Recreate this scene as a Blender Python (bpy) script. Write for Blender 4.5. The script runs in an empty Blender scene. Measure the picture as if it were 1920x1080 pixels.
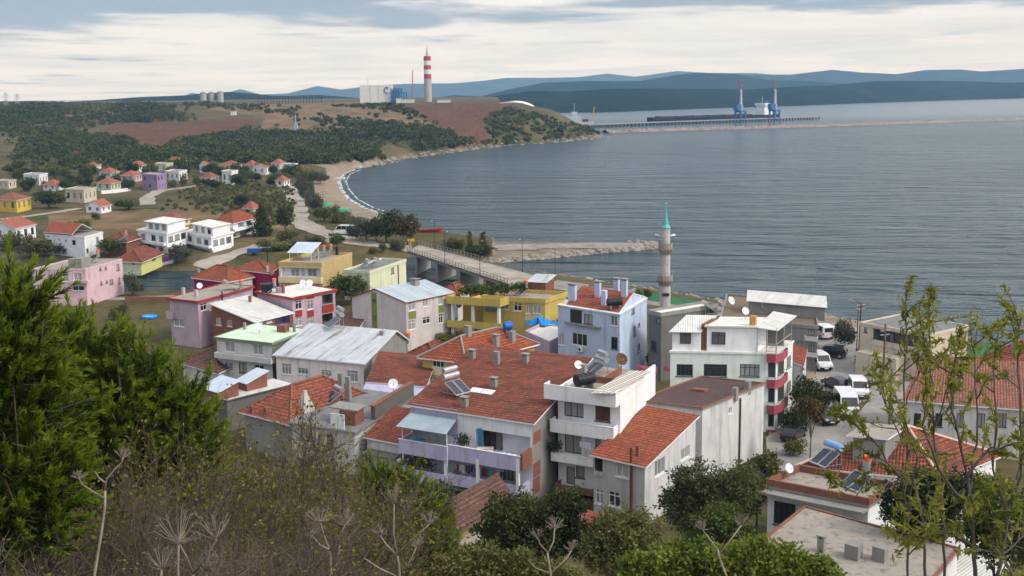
import bpy, math, random
import numpy as np
from mathutils import Matrix, Vector
R = math.radians
random.seed(7); RNG = np.random.default_rng(7)
C = bpy.context.scene.collection
S = bpy.context.scene

# ---------------------------------------------------------------- camera
FPX, HC, PITCH, ROLL = 2200.0, 38.0, math.atan(368/2200.0), 0.012
fw = np.array([0, math.cos(PITCH), -math.sin(PITCH)])
r0 = np.array([1.0, 0, 0]); u0 = np.array([0, math.sin(PITCH), math.cos(PITCH)])
rr = math.cos(ROLL)*r0 - math.sin(ROLL)*u0
uu = math.sin(ROLL)*r0 + math.cos(ROLL)*u0
CAM = np.array([0, 0, HC])
cam = bpy.data.cameras.new('camera'); co = bpy.data.objects.new('camera', cam); C.objects.link(co)
cam.sensor_width = 36; cam.lens = FPX/1920*36; cam.clip_start = 0.3; cam.clip_end = 60000
M = Matrix.Identity(4)
for i in range(3):
    M[i][0] = rr[i]; M[i][1] = uu[i]; M[i][2] = -fw[i]; M[i][3] = CAM[i]
co.matrix_world = M
S.camera = co

# ---------------------------------------------------------------- sky, sun, exposure
SUN_EL, SUN_AZ = 42, 115       # azimuth clockwise from +Y (the view direction)
w = bpy.data.worlds.new("World"); S.world = w; w.use_nodes = True
nt = w.node_tree; nt.nodes.clear()
def N(t, ty, **k):
    n = t.nodes.new(ty)
    for a, b in k.items():
        if a.startswith('i_'):
            key = a[2:]
            key = int(key) if key.isdigit() else key.replace('_', ' ')
            n.inputs[key].default_value = b
        else: setattr(n, a, b)
    return n
out = N(nt, 'ShaderNodeOutputWorld'); bg = N(nt, 'ShaderNodeBackground', i_Strength=0.08)
sky = N(nt, 'ShaderNodeTexSky', sky_type='NISHITA', sun_disc=False, sun_elevation=R(SUN_EL), sun_rotation=R(SUN_AZ))
tc = N(nt, 'ShaderNodeTexCoord')
sep = N(nt, 'ShaderNodeSeparateXYZ'); nt.links.new(tc.outputs['Generated'], sep.inputs[0])
# cloud layer: project the direction onto a plane overhead so that clouds flatten toward the horizon
def math_(t, op, a, b=None, c=None, clamp=False):
    n = t.nodes.new('ShaderNodeMath'); n.operation = op; n.use_clamp = clamp
    for i, q in enumerate((a, b, c)):
        if q is None: continue
        if isinstance(q, (int, float)): n.inputs[i].default_value = q
        else: t.links.new(q, n.inputs[i])
    return n.outputs[0]
zc = math_(nt, 'ADD', math_(nt, 'MAXIMUM', sep.outputs[2], 0.0), 0.035)
cx = math_(nt, 'DIVIDE', sep.outputs[0], zc); cy = math_(nt, 'DIVIDE', sep.outputs[1], zc)
cmb = N(nt, 'ShaderNodeCombineXYZ'); nt.links.new(cx, cmb.inputs[0]); nt.links.new(cy, cmb.inputs[1])
mp = N(nt, 'ShaderNodeMapping'); mp.inputs['Location'].default_value = (3.1, 1.7, 0); mp.inputs['Scale'].default_value = (0.55, 0.42, 1)
nt.links.new(cmb.outputs[0], mp.inputs[0])
n1 = N(nt, 'ShaderNodeTexNoise', i_Scale=1.0, i_Detail=7.0, i_Roughness=0.55, i_Distortion=0.25); nt.links.new(mp.outputs[0], n1.inputs['Vector'])
mp2 = N(nt, 'ShaderNodeMapping'); mp2.inputs['Location'].default_value = (0.4, 5.2, 0); mp2.inputs['Scale'].default_value = (0.42, 0.36, 1)
nt.links.new(cmb.outputs[0], mp2.inputs[0])
n2 = N(nt, 'ShaderNodeTexNoise', i_Scale=1.0, i_Detail=7.0, i_Roughness=0.58, i_Distortion=0.5); nt.links.new(mp2.outputs[0], n2.inputs['Vector'])
# thick dark cloud masses higher up, pale bright veil near the horizon
hi = N(nt, 'ShaderNodeMapRange', i_1=0.030, i_2=0.072); nt.links.new(sep.outputs[2], hi.inputs[0])
hi2 = math_(nt, 'MULTIPLY', math_(nt, 'SUBTRACT', math_(nt, 'ADD', hi.outputs[0], math_(nt, 'MULTIPLY', sep.outputs[0], -.75)), 0.5), 0.27)
dk = N(nt, 'ShaderNodeMapRange', interpolation_type='SMOOTHSTEP', i_1=0.50, i_2=0.66)
nt.links.new(math_(nt, 'ADD', n1.outputs[0], hi2), dk.inputs[0])
veil = N(nt, 'ShaderNodeValToRGB'); e = veil.color_ramp.elements
e[0].position = 0.32; e[0].color = (7.4, 8.0, 9.0, 1); e[1].position = 0.6; e[1].color = (10.0, 10.5, 11.5, 1)
nt.links.new(n2.outputs[0], veil.inputs[0])
mixd = N(nt, 'ShaderNodeMix', data_type='RGBA'); mixd.inputs['B'].default_value = (2.8, 3.3, 4.3, 1)
ov = N(nt, 'ShaderNodeMapRange', i_1=0.16, i_2=0.32, i_3=1.0, i_4=0.32); nt.links.new(sep.outputs[2], ov.inputs[0])
nt.links.new(math_(nt, 'MULTIPLY', dk.outputs[0], ov.outputs[0]), mixd.inputs['Factor']); nt.links.new(veil.outputs[0], mixd.inputs['A'])
cov = N(nt, 'ShaderNodeMix', data_type='RGBA'); cov.inputs['Factor'].default_value = 0.93
nt.links.new(sky.outputs[0], cov.inputs['A']); nt.links.new(mixd.outputs['Result'], cov.inputs['B'])
# glow added to the unseen sky round the sun, soft light from right behind
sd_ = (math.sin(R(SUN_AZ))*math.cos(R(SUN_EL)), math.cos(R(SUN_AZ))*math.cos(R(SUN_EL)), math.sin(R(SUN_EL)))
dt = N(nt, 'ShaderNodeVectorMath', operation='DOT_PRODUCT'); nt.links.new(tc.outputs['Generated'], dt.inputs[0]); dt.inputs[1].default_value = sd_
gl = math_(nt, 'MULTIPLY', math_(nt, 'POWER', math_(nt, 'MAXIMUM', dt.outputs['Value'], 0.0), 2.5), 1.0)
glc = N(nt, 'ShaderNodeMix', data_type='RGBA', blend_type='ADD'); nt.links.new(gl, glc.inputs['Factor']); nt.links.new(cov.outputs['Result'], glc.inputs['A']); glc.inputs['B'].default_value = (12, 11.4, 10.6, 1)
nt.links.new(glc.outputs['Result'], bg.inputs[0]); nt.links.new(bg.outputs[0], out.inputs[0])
sl = bpy.data.lights.new('sun', 'SUN'); sl.energy = 1.5; sl.angle = R(10); sl.color = (1, 0.96, 0.9)
so = bpy.data.objects.new('sun', sl); C.objects.link(so)
so.rotation_euler = (R(90-SUN_EL), 0, R(180-SUN_AZ)); so.location = (60, -40, 120)
S.view_settings.view_transform = 'Standard'; S.view_settings.look = 'None'; S.view_settings.gamma = 1
S.view_settings.use_curve_mapping = False; S.view_settings.exposure = 0.42
S.cycles.use_denoising = True
try: S.cycles.denoiser = 'OPENIMAGEDENOISE'
except Exception: pass
S.cycles.max_bounces = 6; S.cycles.diffuse_bounces = 2; S.cycles.transparent_max_bounces = 8
S.cycles.volume_bounces = 0

# ---------------------------------------------------------------- pixel helpers (1920 x 1080 photograph)
def ray(x, y): return (x-960)/FPX*rr + (540-y)/FPX*uu + fw
def P(x, y, z=2.2):
    d = ray(x, y); t = (z-HC)/d[2]; return CAM + t*d
def PD(x, y, D):
    d = ray(x, y); return CAM + d*(D/math.hypot(d[0], d[1]))
def proj(p):
    q = np.asarray(p, float) - CAM
    dz = q @ fw; dz = np.where(np.abs(dz) < 1e-6, 1e-6, dz)
    return 960 + FPX*(q @ rr)/dz, 540 - FPX*(q @ uu)/dz, dz
def lin(c):
    c = c/255.0; return c/12.92 if c <= 0.04045 else ((c+0.055)/1.055)**2.4
def col(r, g, b, k=1.0): return (min(lin(r)*k, .9), min(lin(g)*k, .9), min(lin(b)*k, .9), 1)

# ---------------------------------------------------------------- materials
MATS = {}
def newmat(name):
    m = bpy.data.materials.new(name); m.use_nodes = True; t = m.node_tree
    b = t.nodes['Principled BSDF']; b.inputs['Specular IOR Level'].default_value = 0.25
    MATS[name] = m; return m, t, b
def noise(t, vec, scale, detail=4, rough=.55, dist=0.0):
    n = N(t, 'ShaderNodeTexNoise', i_Scale=scale, i_Detail=float(detail), i_Roughness=rough, i_Distortion=dist)
    if vec is not None: t.links.new(vec, n.inputs['Vector'])
    return n.outputs[0]
def ramp(t, fac, *st):
    n = t.nodes.new('ShaderNodeValToRGB'); e = n.color_ramp.elements
    while len(e) < len(st): e.new(.5)
    for el, (p, c) in zip(e, st): el.position = p; el.color = c if len(c) == 4 else (*c, 1)
    t.links.new(fac, n.inputs[0]); return n.outputs[0]
def mix(t, fac, a, b, mode='MIX'):
    n = N(t, 'ShaderNodeMix', data_type='RGBA', blend_type=mode)
    for k, q in (('Factor', fac), ('A', a), ('B', b)):
        if isinstance(q, (int, float, tuple)): n.inputs[k].default_value = q
        else: t.links.new(q, n.inputs[k])
    return n.outputs['Result']
def mapping(t, vec, sc=(1, 1, 1), loc=(0, 0, 0), rot=(0, 0, 0)):
    n = t.nodes.new('ShaderNodeMapping'); n.inputs['Scale'].default_value = sc
    n.inputs['Location'].default_value = loc; n.inputs['Rotation'].default_value = rot
    t.links.new(vec, n.inputs[0]); return n.outputs[0]
def pos(t): return t.nodes.new('ShaderNodeNewGeometry').outputs['Position']
def uvn(t): return t.nodes.new('ShaderNodeUVMap').outputs[0]
def bump(t, b, h, s=.4, d=.05):
    n = N(t, 'ShaderNodeBump', i_Strength=s, i_Distance=d); t.links.new(h, n.inputs['Height']); t.links.new(n.outputs[0], b.inputs['Normal'])
def sc(c, k): return (c[0]*k, c[1]*k, c[2]*k, 1)

def plaster(name, c, dirt=.35, stain=(0.16, .14, .12, 1), rough=.85):
    """painted render: faint mottling, vertical rain streaks and a few grey patches"""
    if name in MATS: return MATS[name]
    m, t, b = newmat(name); p = pos(t)
    a = noise(t, p, .6, 5); v = ramp(t, a, (.3, sc(c, .86)), (.7, sc(c, 1.05)))
    st = noise(t, mapping(t, p, (1.6, 1.6, .16)), 1.0, 5, .6)
    f = N(t, 'ShaderNodeMapRange', i_1=.52, i_2=.78); t.links.new(st, f.inputs[0])
    f2 = math_(t, 'MULTIPLY', f.outputs[0], dirt)
    v = mix(t, f2, v, stain)
    pt = noise(t, p, .23, 6, .65); g = N(t, 'ShaderNodeMapRange', i_1=.6, i_2=.7); t.links.new(pt, g.inputs[0])
    v = mix(t, math_(t, 'MULTIPLY', g.outputs[0], dirt*.55), v, sc(c, .6))
    t.links.new(v, b.inputs['Base Color']); b.inputs['Roughness'].default_value = rough
    bump(t, b, noise(t, p, 9, 3), .25, .03)
    return m
def simple(name, c, rough=.6, metal=0, var=.12, scale=2.0, bmp=0, spec=.3):
    if name in MATS: return MATS[name]
    m, t, b = newmat(name); p = pos(t); a = noise(t, p, scale, 4)
    t.links.new(ramp(t, a, (.3, sc(c, 1-var)), (.7, sc(c, 1+var))), b.inputs['Base Color'])
    b.inputs['Roughness'].default_value = rough; b.inputs['Metallic'].default_value = metal
    b.inputs['Specular IOR Level'].default_value = spec
    if bmp: bump(t, b, noise(t, p, scale*4, 4), bmp, .05)
    return m
def tiles(name, c, dark, moss=.45, pale=None, rows=True):
    """clay pantiles laid out in metres along the slope (u across, v up the slope)"""
    m, t, b = newmat(name); u = uvn(t); p = pos(t)
    br = N(t, 'ShaderNodeTexBrick', offset=0.0, i_Scale=1.0, i_Mortar_Size=.035, i_Mortar_Smooth=.35, i_Bias=0.0, i_Brick_Width=.27, i_Row_Height=.36)
    br.inputs['Color1'].default_value = sc(c, .72); br.inputs['Color2'].default_value = sc(c, 1.22); br.inputs['Mortar'].default_value = sc(dark, .75)
    t.links.new(u, br.inputs['Vector'])
    v = br.outputs['Color']
    a = noise(t, mapping(t, u, (.38, .95, 1)), 1.0, 8, .75, .4); f = N(t, 'ShaderNodeMapRange', i_1=.45, i_2=.62); t.links.new(a, f.inputs[0])
    v = mix(t, math_(t, 'MULTIPLY', f.outputs[0], moss), v, dark)
    a2 = noise(t, mapping(t, p, (1, 1, 1), (9, 4, 2)), 1.7, 5, .7); f2 = N(t, 'ShaderNodeMapRange', i_1=.58, i_2=.7); t.links.new(a2, f2.inputs[0])
    v = mix(t, math_(t, 'MULTIPLY', f2.outputs[0], .4), v, pale or sc(c, 1.5))
    sx = N(t, 'ShaderNodeSeparateXYZ'); t.links.new(u, sx.inputs[0])
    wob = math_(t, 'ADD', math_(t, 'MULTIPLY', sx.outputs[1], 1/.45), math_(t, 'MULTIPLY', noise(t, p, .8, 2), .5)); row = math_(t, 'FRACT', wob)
    v = mix(t, .75, v, mix(t, 1.0, v, ramp(t, row, (0, (.45, .42, .4, 1)), (.2, (.6, .56, .54, 1)), (.34, (1.45, 1.4, 1.35, 1)), (.6, (1.05, 1.05, 1.05, 1)), (1, (.85, .85, .85, 1))), 'MULTIPLY'))  # overlap shadow and pale edge highlight of each row painted into the colour
    t.links.new(v, b.inputs['Base Color']); b.inputs['Roughness'].default_value = .85
    wv = math_(t, 'ABSOLUTE', math_(t, 'SINE', math_(t, 'MULTIPLY', sx.outputs[0], math.pi/.27)))
    rw = math_(t, 'SUBTRACT', 1.0, math_(t, 'FRACT', math_(t, 'MULTIPLY', sx.outputs[1], 1/.36)))
    bump(t, b, math_(t, 'ADD', wv, math_(t, 'MULTIPLY', rw, .8)), .8, .07)
    return m
def sheet(name, c, rust=0.0, rustc=(.13, .05, .02, 1), pitch=.25, rough=.5, panel=1.0):
    """corrugated metal sheet: ribs along the slope, laps, rust running down"""
    m, t, b = newmat(name); u = uvn(t); p = pos(t)
    sx = N(t, 'ShaderNodeSeparateXYZ'); t.links.new(u, sx.inputs[0])
    pn = N(t, 'ShaderNodeTexBrick', offset=0.0, i_Scale=1.0, i_Mortar_Size=.02, i_Brick_Width=panel, i_Row_Height=2.4, i_Mortar_Smooth=.2)
    pn.inputs['Color1'].default_value = sc(c, .86); pn.inputs['Color2'].default_value = sc(c, 1.1); pn.inputs['Mortar'].default_value = sc(c, .62)
    t.links.new(u, pn.inputs['Vector'])
    v = mix(t, .35, pn.outputs[0], ramp(t, noise(t, p, .8, 5), (.3, sc(c, .75)), (.7, sc(c, 1.12))))
    if rust:
        a = noise(t, mapping(t, u, (1.3, .12, 1)), 1.0, 6, .7); f = N(t, 'ShaderNodeMapRange', i_1=.62-.2*rust, i_2=.78-.2*rust); t.links.new(a, f.inputs[0])
        v = mix(t, f.outputs[0], v, rustc)
    t.links.new(v, b.inputs['Base Color']); b.inputs['Roughness'].default_value = rough; b.inputs['Specular IOR Level'].default_value = .4
    bump(t, b, math_(t, 'SINE', math_(t, 'MULTIPLY', sx.outputs[0], 2*math.pi/pitch)), .5, .03)
    return m
def brick(name, c1, c2, mortar, bw=.24, bh=.1):
    m, t, b = newmat(name); u = uvn(t)
    br = N(t, 'ShaderNodeTexBrick', i_Scale=1.0, i_Mortar_Size=.014, i_Brick_Width=bw, i_Row_Height=bh)
    br.inputs['Color1'].default_value = c1; br.inputs['Color2'].default_value = c2; br.inputs['Mortar'].default_value = mortar
    t.links.new(u, br.inputs['Vector']); p = pos(t)
    v = mix(t, .45, br.outputs[0], ramp(t, noise(t, p, .9, 5, .65), (.3, sc(c1, .6)), (.75, sc(c2, 1.25))))
    t.links.new(v, b.inputs['Base Color']); b.inputs['Roughness'].default_value = .9; bump(t, b, br.outputs['Fac'], -.3, .02)
    return m
def leafmat(name, a, bcol, c, trans=.25, nscale=.35):
    m, t, b = newmat(name); g = t.nodes.new('ShaderNodeNewGeometry')
    v = ramp(t, g.outputs['Random Per Island'], (0.0, a), (.55, bcol), (1.0, c))
    n = noise(t, g.outputs['Position'], nscale, 3)
    v = mix(t, .6, v, ramp(t, n, (.35, a), (.65, c)))
    t.links.new(v, b.inputs['Base Color']); b.inputs['Roughness'].default_value = .65
    b.inputs['Specular IOR Level'].default_value = .2
    if trans:
        tr = t.nodes.new('ShaderNodeBsdfTranslucent'); t.links.new(v, tr.inputs[0]); ms = t.nodes.new('ShaderNodeMixShader'); ms.inputs[0].default_value = trans
        o = t.nodes['Material Output']; t.links.new(b.outputs[0], ms.inputs[1]); t.links.new(tr.outputs[0], ms.inputs[2]); t.links.new(ms.outputs[0], o.inputs[0])
    return m
# ---------------------------------------------------------------- objects
def tag(o, label=None, cat=None, group=None, kind=None):
    if label: o['label'] = label
    if cat: o['category'] = cat
    if group: o['group'] = group
    if kind: o['kind'] = kind
    return o
def thing(name, label, cat, loc=(0, 0, 0), rz=0, group=None, scale=1):
    o = bpy.data.objects.new(name, None); C.objects.link(o); o.empty_display_size = .3
    o.location = tuple(loc); o.rotation_euler = (0, 0, rz)
    if scale != 1: o.scale = (scale,)*3 if isinstance(scale, (int, float)) else scale
    return tag(o, label, cat, group)
def dup(root, loc, rz=0, label=None, group=None, scale=1, cat=None):
    r = root.copy(); C.objects.link(r); r.location = tuple(loc); r.rotation_euler = (0, 0, rz)
    r.scale = (scale,)*3 if isinstance(scale, (int, float)) else scale
    tag(r, label, cat, group)
    for ch in KIDS(root):
        c = ch.copy(); C.objects.link(c); c.parent = r
        for g in KIDS(ch):
            d = g.copy(); C.objects.link(d); d.parent = c
    return r
_kids = {}
def setparent(o, p):
    if p is not None:
        o.parent = p; _kids.setdefault(p.name, []).append(o)
def KIDS(o): return _kids.get(o.name, [])
def wloc(o):
    v = Vector((0, 0, 0))
    while o is not None: v += o.location; o = o.parent
    return v

class MB:
    def __init__(s): s.v = []; s.f = []; s.m = []
    def poly(s, pts, m=0):
        i = len(s.v); s.v += [tuple(map(float, p)) for p in pts]; s.f.append(tuple(range(i, i+len(pts)))); s.m.append(m); return s
    def hexa(s, p, m=0):      # 8 points: bottom ring then top ring
        i = len(s.v); s.v += [tuple(map(float, q)) for q in p]
        for a in ((3, 2, 1, 0), (4, 5, 6, 7), (0, 1, 5, 4), (1, 2, 6, 5), (2, 3, 7, 6), (3, 0, 4, 7)):
            s.f.append(tuple(i+k for k in a)); s.m.append(m)
        return s
    def box(s, x0, x1, y0, y1, z0, z1, m=0, T=None):
        p = [(x0, y0, z0), (x1, y0, z0), (x1, y1, z0), (x0, y1, z0), (x0, y0, z1), (x1, y0, z1), (x1, y1, z1), (x0, y1, z1)]
        if T: p = [T(*q) for q in p]
        return s.hexa(p, m)
    def tube(s, pts, rad, n=6, m=0, cap=True):
        pts = [np.asarray(p, float) for p in pts]
        if isinstance(rad, (int, float)): rad = [rad]*len(pts)
        base = len(s.v); prev = None
        for k, p in enumerate(pts):
            d = pts[min(k+1, len(pts)-1)] - pts[max(k-1, 0)]; d = d/(np.linalg.norm(d)+1e-9)
            a = np.array([0, 0, 1.0]) if abs(d[2]) < .9 else np.array([1.0, 0, 0])
            if prev is not None: a = prev
            x = np.cross(d, a); nx = np.linalg.norm(x)
            if nx < 1e-4: x = np.cross(d, [0.3, .9, .1]); nx = np.linalg.norm(x)
            x /= nx; y = np.cross(d, x); prev = -y if False else np.cross(x, d)
            for j in range(n):
                an = 2*math.pi*j/n; s.v.append(tuple(p + rad[k]*(math.cos(an)*x + math.sin(an)*y)))
        for k in range(len(pts)-1):
            for j in range(n):
                a = base+k*n+j; b = base+k*n+(j+1) % n
                s.f.append((a, b, b+n, a+n)); s.m.append(m)
        if cap:
            s.f.append(tuple(base+j for j in range(n))[::-1]); s.m.append(m)
            s.f.append(tuple(base+(len(pts)-1)*n+j for j in range(n))); s.m.append(m)
        return s
    def lathe(s, prof, n=16, m=0, c=(0, 0, 0), mats=None):
        base = len(s.v)
        for r, z in prof:
            for j in range(n):
                an = 2*math.pi*j/n; s.v.append((c[0]+r*math.cos(an), c[1]+r*math.sin(an), c[2]+z))
        for k in range(len(prof)-1):
            for j in range(n):
                a = base+k*n+j; b = base+k*n+(j+1) % n
                s.f.append((a, b, b+n, a+n)); s.m.append(mats[k] if mats else m)
        s.f.append(tuple(base+j for j in range(n))[::-1]); s.m.append(mats[0] if mats else m)
        s.f.append(tuple(base+(len(prof)-1)*n+j for j in range(n))); s.m.append(mats[-1] if mats else m)
        return s
    def build(s, name, mats, parent=None, smooth=False, world=True, bevel=0):
        me = bpy.data.meshes.new(name)
        if not isinstance(mats, (list, tuple)): mats = [mats]
        off = wloc(parent) if (parent is not None and world) else Vector((0, 0, 0))
        me.from_pydata([(a-off.x, b-off.y, c-off.z) for a, b, c in s.v], [], s.f)
        for q in mats: me.materials.append(q)
        me.polygons.foreach_set('material_index', s.m)
        uv = me.uv_layers.new(name='UVMap').data; vs = s.v
        for pl in me.polygons:
            n = pl.normal
            if abs(n.z) > .995: h = (1, 0, 0); q = (0, 1, 0)
            else:
                l = math.hypot(n.x, n.y); h = (-n.y/l, n.x/l, 0)
                q = (n.y*h[2]-n.z*h[1], n.z*h[0]-n.x*h[2], n.x*h[1]-n.y*h[0])
            for li in pl.loop_indices:
                a = vs[me.loops[li].vertex_index]
                uv[li].uv = (a[0]*h[0]+a[1]*h[1], a[0]*q[0]+a[1]*q[1]+a[2]*q[2])
        if smooth: me.polygons.foreach_set('use_smooth', [True]*len(me.polygons))
        o = bpy.data.objects.new(name, me); C.objects.link(o)
        if parent is not None: setparent(o, parent)
        if bevel:
            bm = o.modifiers.new('bevel', 'BEVEL'); bm.width = bevel; bm.segments = 2; bm.limit_method = 'ANGLE'
        return o
def npmesh(name, v, quads, mats, midx=None, parent=None, smooth=False):
    me = bpy.data.meshes.new(name); v = np.asarray(v, np.float32); quads = np.asarray(quads, np.int32); k = quads.shape[1]
    me.vertices.add(len(v)); me.vertices.foreach_set('co', v.ravel())
    me.loops.add(quads.size); me.loops.foreach_set('vertex_index', quads.ravel())
    me.polygons.add(len(quads)); me.polygons.foreach_set('loop_start', np.arange(0, quads.size, k, dtype=np.int32))
    try: me.polygons.foreach_set('loop_total', np.full(len(quads), k, np.int32))
    except Exception: pass
    for q in (mats if isinstance(mats, (list, tuple)) else [mats]): me.materials.append(q)
    if midx is not None: me.polygons.foreach_set('material_index', np.asarray(midx, np.int32))
    if smooth: me.polygons.foreach_set('use_smooth', np.ones(len(quads), bool))
    me.update(calc_edges=True); me.validate()
    o = bpy.data.objects.new(name, me); C.objects.link(o)
    if parent is not None: setparent(o, parent)
    return o
# ================================================================ SETTING: terrain, water, hills
def inpoly(x, y, poly):
    x = np.asarray(x); y = np.asarray(y); r = np.zeros(x.shape, bool); n = len(poly)
    for i in range(n):
        x1, y1 = poly[i]; x2, y2 = poly[(i+1) % n]
        if y1 == y2: continue
        c = ((y1 > y) != (y2 > y)) & (x < (x2-x1)*(y-y1)/(y2-y1)+x1); r ^= c
    return r
def sdist(x, y, pl):
    d = np.full(np.shape(x), 1e9)
    for (x1, y1), (x2, y2) in zip(pl[:-1], pl[1:]):
        dx, dy = x2-x1, y2-y1; L = dx*dx+dy*dy+1e-9
        t = np.clip(((x-x1)*dx+(y-y1)*dy)/L, 0, 1); d = np.minimum(d, np.hypot(x-x1-t*dx, y-y1-t*dy))
    return d
coast_px = [(2300, 740), (2100, 700), (1920, 662), (1840, 643), (1700, 620), (1600, 607), (1535, 597), (1480, 591), (1330, 566), (1215, 547), (1130, 533), (1060, 522), (1012, 516),
            (960, 530), (905, 545), (860, 552), (700, 556), (520, 553), (370, 552), (232, 556), (0, 562), (-400, 570), (-400, 512), (0, 510), (232, 509), (370, 508), (500, 505), (640, 500), (740, 487), (800, 478), (870, 488), (930, 491),
            (1010, 485), (1120, 474), (1222, 466), (1231, 461), (1222, 457), (1100, 453), (1000, 454), (930, 454), (880, 447), (800, 433), (760, 420), (715, 402), (680, 390), (652, 374), (638, 356), (633, 340), (643, 326),
            (664, 318), (700, 311), (740, 301), (800, 291), (850, 285), (900, 278), (960, 272), (1010, 269), (1060, 265), (1100, 262), (1131, 257)]
coast = [tuple(P(x, y, 0.0)[:2]) for x, y in coast_px]
def az(px, D): q = PD(px, 200, D); return (q[0], q[1])
coast += [az(1122, 1010), az(1080, 1090), az(1030, 1160), az(1010, 1500), az(960, 2300)]
seapoly = coast + [(-6000, 12000), (9000, 12000), (9000, coast[0][1])]
HP = ([0, 470, 528, 600, 680, 770, 860, 960, 1080, 1250, 1500, 2500], [2.2, 2.2, 2.4, 4.7, 6.5, 9.3, 13.8, 19.7, 27.2, 28.5, 28.5, 28])
CP = ([0, 2, 6, 10, 15, 25, 40, 55, 70, 85, 97], [36.4, 36.0, 34.4, 32.6, 30, 24.8, 17.2, 10.8, 5.8, 2.9, 2.2])
JX = P(925, 470, 0)[0]; JY0, JY1 = P(1000, 495, 0)[1], P(1000, 446, 0)[1]
def lump(x, y):
    return (np.sin(x*.021+1.3)*np.cos(y*.017+.4)+.6*np.sin(x*.047+y*.039)+.4*np.sin(x*.093-y*.071+2))
def ground(x, y):
    x = np.asarray(x, float); y = np.asarray(y, float); d = np.hypot(x, y)
    z = np.interp(d, *HP); k = np.clip((d-540)/250, 0, 1)*np.clip((1250-d)/200, 0.15, 1)
    z = z + k*1.5*lump(x, y)
    left = np.clip(-x/np.maximum(d, 1)*2.2, -.3, 1)
    cz = np.interp(d, *CP) + np.clip(1-d/60, 0, 1)*np.clip(d/8, 0, 1)*.6*left + .25*np.sin(x*.9)*np.cos(y*.7)*np.clip((80-d)/60, 0, 1)
    z = np.where(d < 97, np.maximum(cz, 2.2), z)
    inside = inpoly(x, y, seapoly); sd = sdist(x, y, coast)
    slope = np.where(d > 560, .55, .30); slope = np.where((x > JX) & (y > JY0) & (y < JY1), .07, slope)
    land = np.minimum(z, .12 + sd*slope + np.clip(sd-40, 0, 1e9)*.0)
    return np.where(inside, np.maximum(-.2 - sd*.25, -5), land)
def gz(x, y): return float(ground(np.array([x]), np.array([y]))[0])
def onground(px, py):
    """first terrain hit along a photograph ray"""
    d = ray(px, py); ts = np.geomspace(3, 4000, 2600); pts = CAM + ts[:, None]*d
    g = ground(pts[:, 0], pts[:, 1]); i = np.argmax(pts[:, 2] <= np.maximum(g, 0)); 
    p = pts[i]; return np.array([p[0], p[1], g[i]])

# polar grid of the land
na, nr = 620, 640
ang = np.concatenate([np.linspace(-75, -26, 60, endpoint=False), np.linspace(-26, 26, na), np.linspace(26.4, 75, 60)])
rad = np.concatenate([np.linspace(.5, 6, 8, endpoint=False), np.geomspace(6, 2600, nr)])
A, D = np.meshgrid(np.radians(ang), rad)
X = D*np.sin(A); Y = D*np.cos(A); Z = ground(X, Y)
V = np.stack([X, Y, Z], -1).reshape(-1, 3); n0, n1_ = X.shape
ii = np.arange(n0*n1_).reshape(n0, n1_)
Q = np.stack([ii[:-1, :-1], ii[:-1, 1:], ii[1:, 1:], ii[1:, :-1]], -1).reshape(-1, 4)
# material zones of the ground, stored per vertex: r = sand / pale dirt, g = red bare soil, b = dry tan earth
ppx, ppy, pdz = proj(V)
sdv = sdist(V[:, 0], V[:, 1], coast); dv = np.hypot(V[:, 0], V[:, 1])
def zp(*pts): return inpoly(ppx, ppy, pts).astype(float)
sand = zp((560, 300), (720, 300), (700, 330), (700, 392), (760, 418), (760, 440), (640, 398), (596, 388), (582, 365), (590, 340), (620, 318))
sand = np.maximum(sand, ((sdv < 4) & (dv > 560)).astype(float)*.4)
sand = np.maximum(sand, zp((920, 440), (1240, 445), (1240, 480), (920, 496))*.5)
sand = np.maximum(sand, zp((1440, 560), (1640, 560), (1760, 700), (1640, 860), (1440, 860))*.9)
soil = np.maximum(zp((178, 255), (212, 233), (330, 228), (478, 223), (484, 243), (262, 283), (248, 262)), zp((742, 198), (800, 196), (955, 190), (975, 204), (912, 222), (918, 262), (898, 272), (850, 250), (800, 228)))
tan = zp((90, 395), (330, 392), (420, 400), (400, 430), (200, 432), (90, 425))
tan = np.maximum(tan, zp((380, 205), (480, 195), (745, 190), (830, 230), (850, 256), (760, 250), (700, 238), (600, 246), (560, 240), (480, 262), (300, 292), (200, 292), (240, 284), (480, 246), (500, 218)))
tan = np.maximum(tan, zp((500, 350), (545, 350), (545, 440), (470, 470), (390, 500), (330, 500), (420, 460), (500, 420))*.55)
tan = np.maximum(tan, zp((120, 195), (215, 195), (215, 222), (120, 222))*.8)
tan = np.maximum(tan, ((dv < 75)).astype(float)*.7)
def blur(a):
    a = a.reshape(n0, n1_)
    for _ in range(2):
        a = (a + np.roll(a, 1, 0) + np.roll(a, -1, 0) + np.roll(a, 1, 1) + np.roll(a, -1, 1))/5
    return a.ravel()
zone = np.stack([blur(sand), blur(soil), blur(tan), np.ones(len(V))], -1).astype(np.float32)
m, t, b = newmat('land')
att = N(t, 'ShaderNodeAttribute', attribute_name='zone'); p = pos(t); sp = N(t, 'ShaderNodeSeparateColor'); t.links.new(att.outputs['Color'], sp.inputs[0])
n_a = noise(t, p, .035, 7, .65); n_b = noise(t, p, .4, 6, .6); n_c = noise(t, p, .012, 5, .6)
grass = ramp(t, n_a, (.28, (.018, .025, .007, 1)), (.43, (.055, .056, .017, 1)), (.55, (.115, .09, .04, 1)), (.70, (.15, .105, .055, 1)))
grass = mix(t, .35, grass, ramp(t, n_b, (.3, (.02, .024, .01, 1)), (.7, (.15, .12, .06, 1))))
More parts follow.
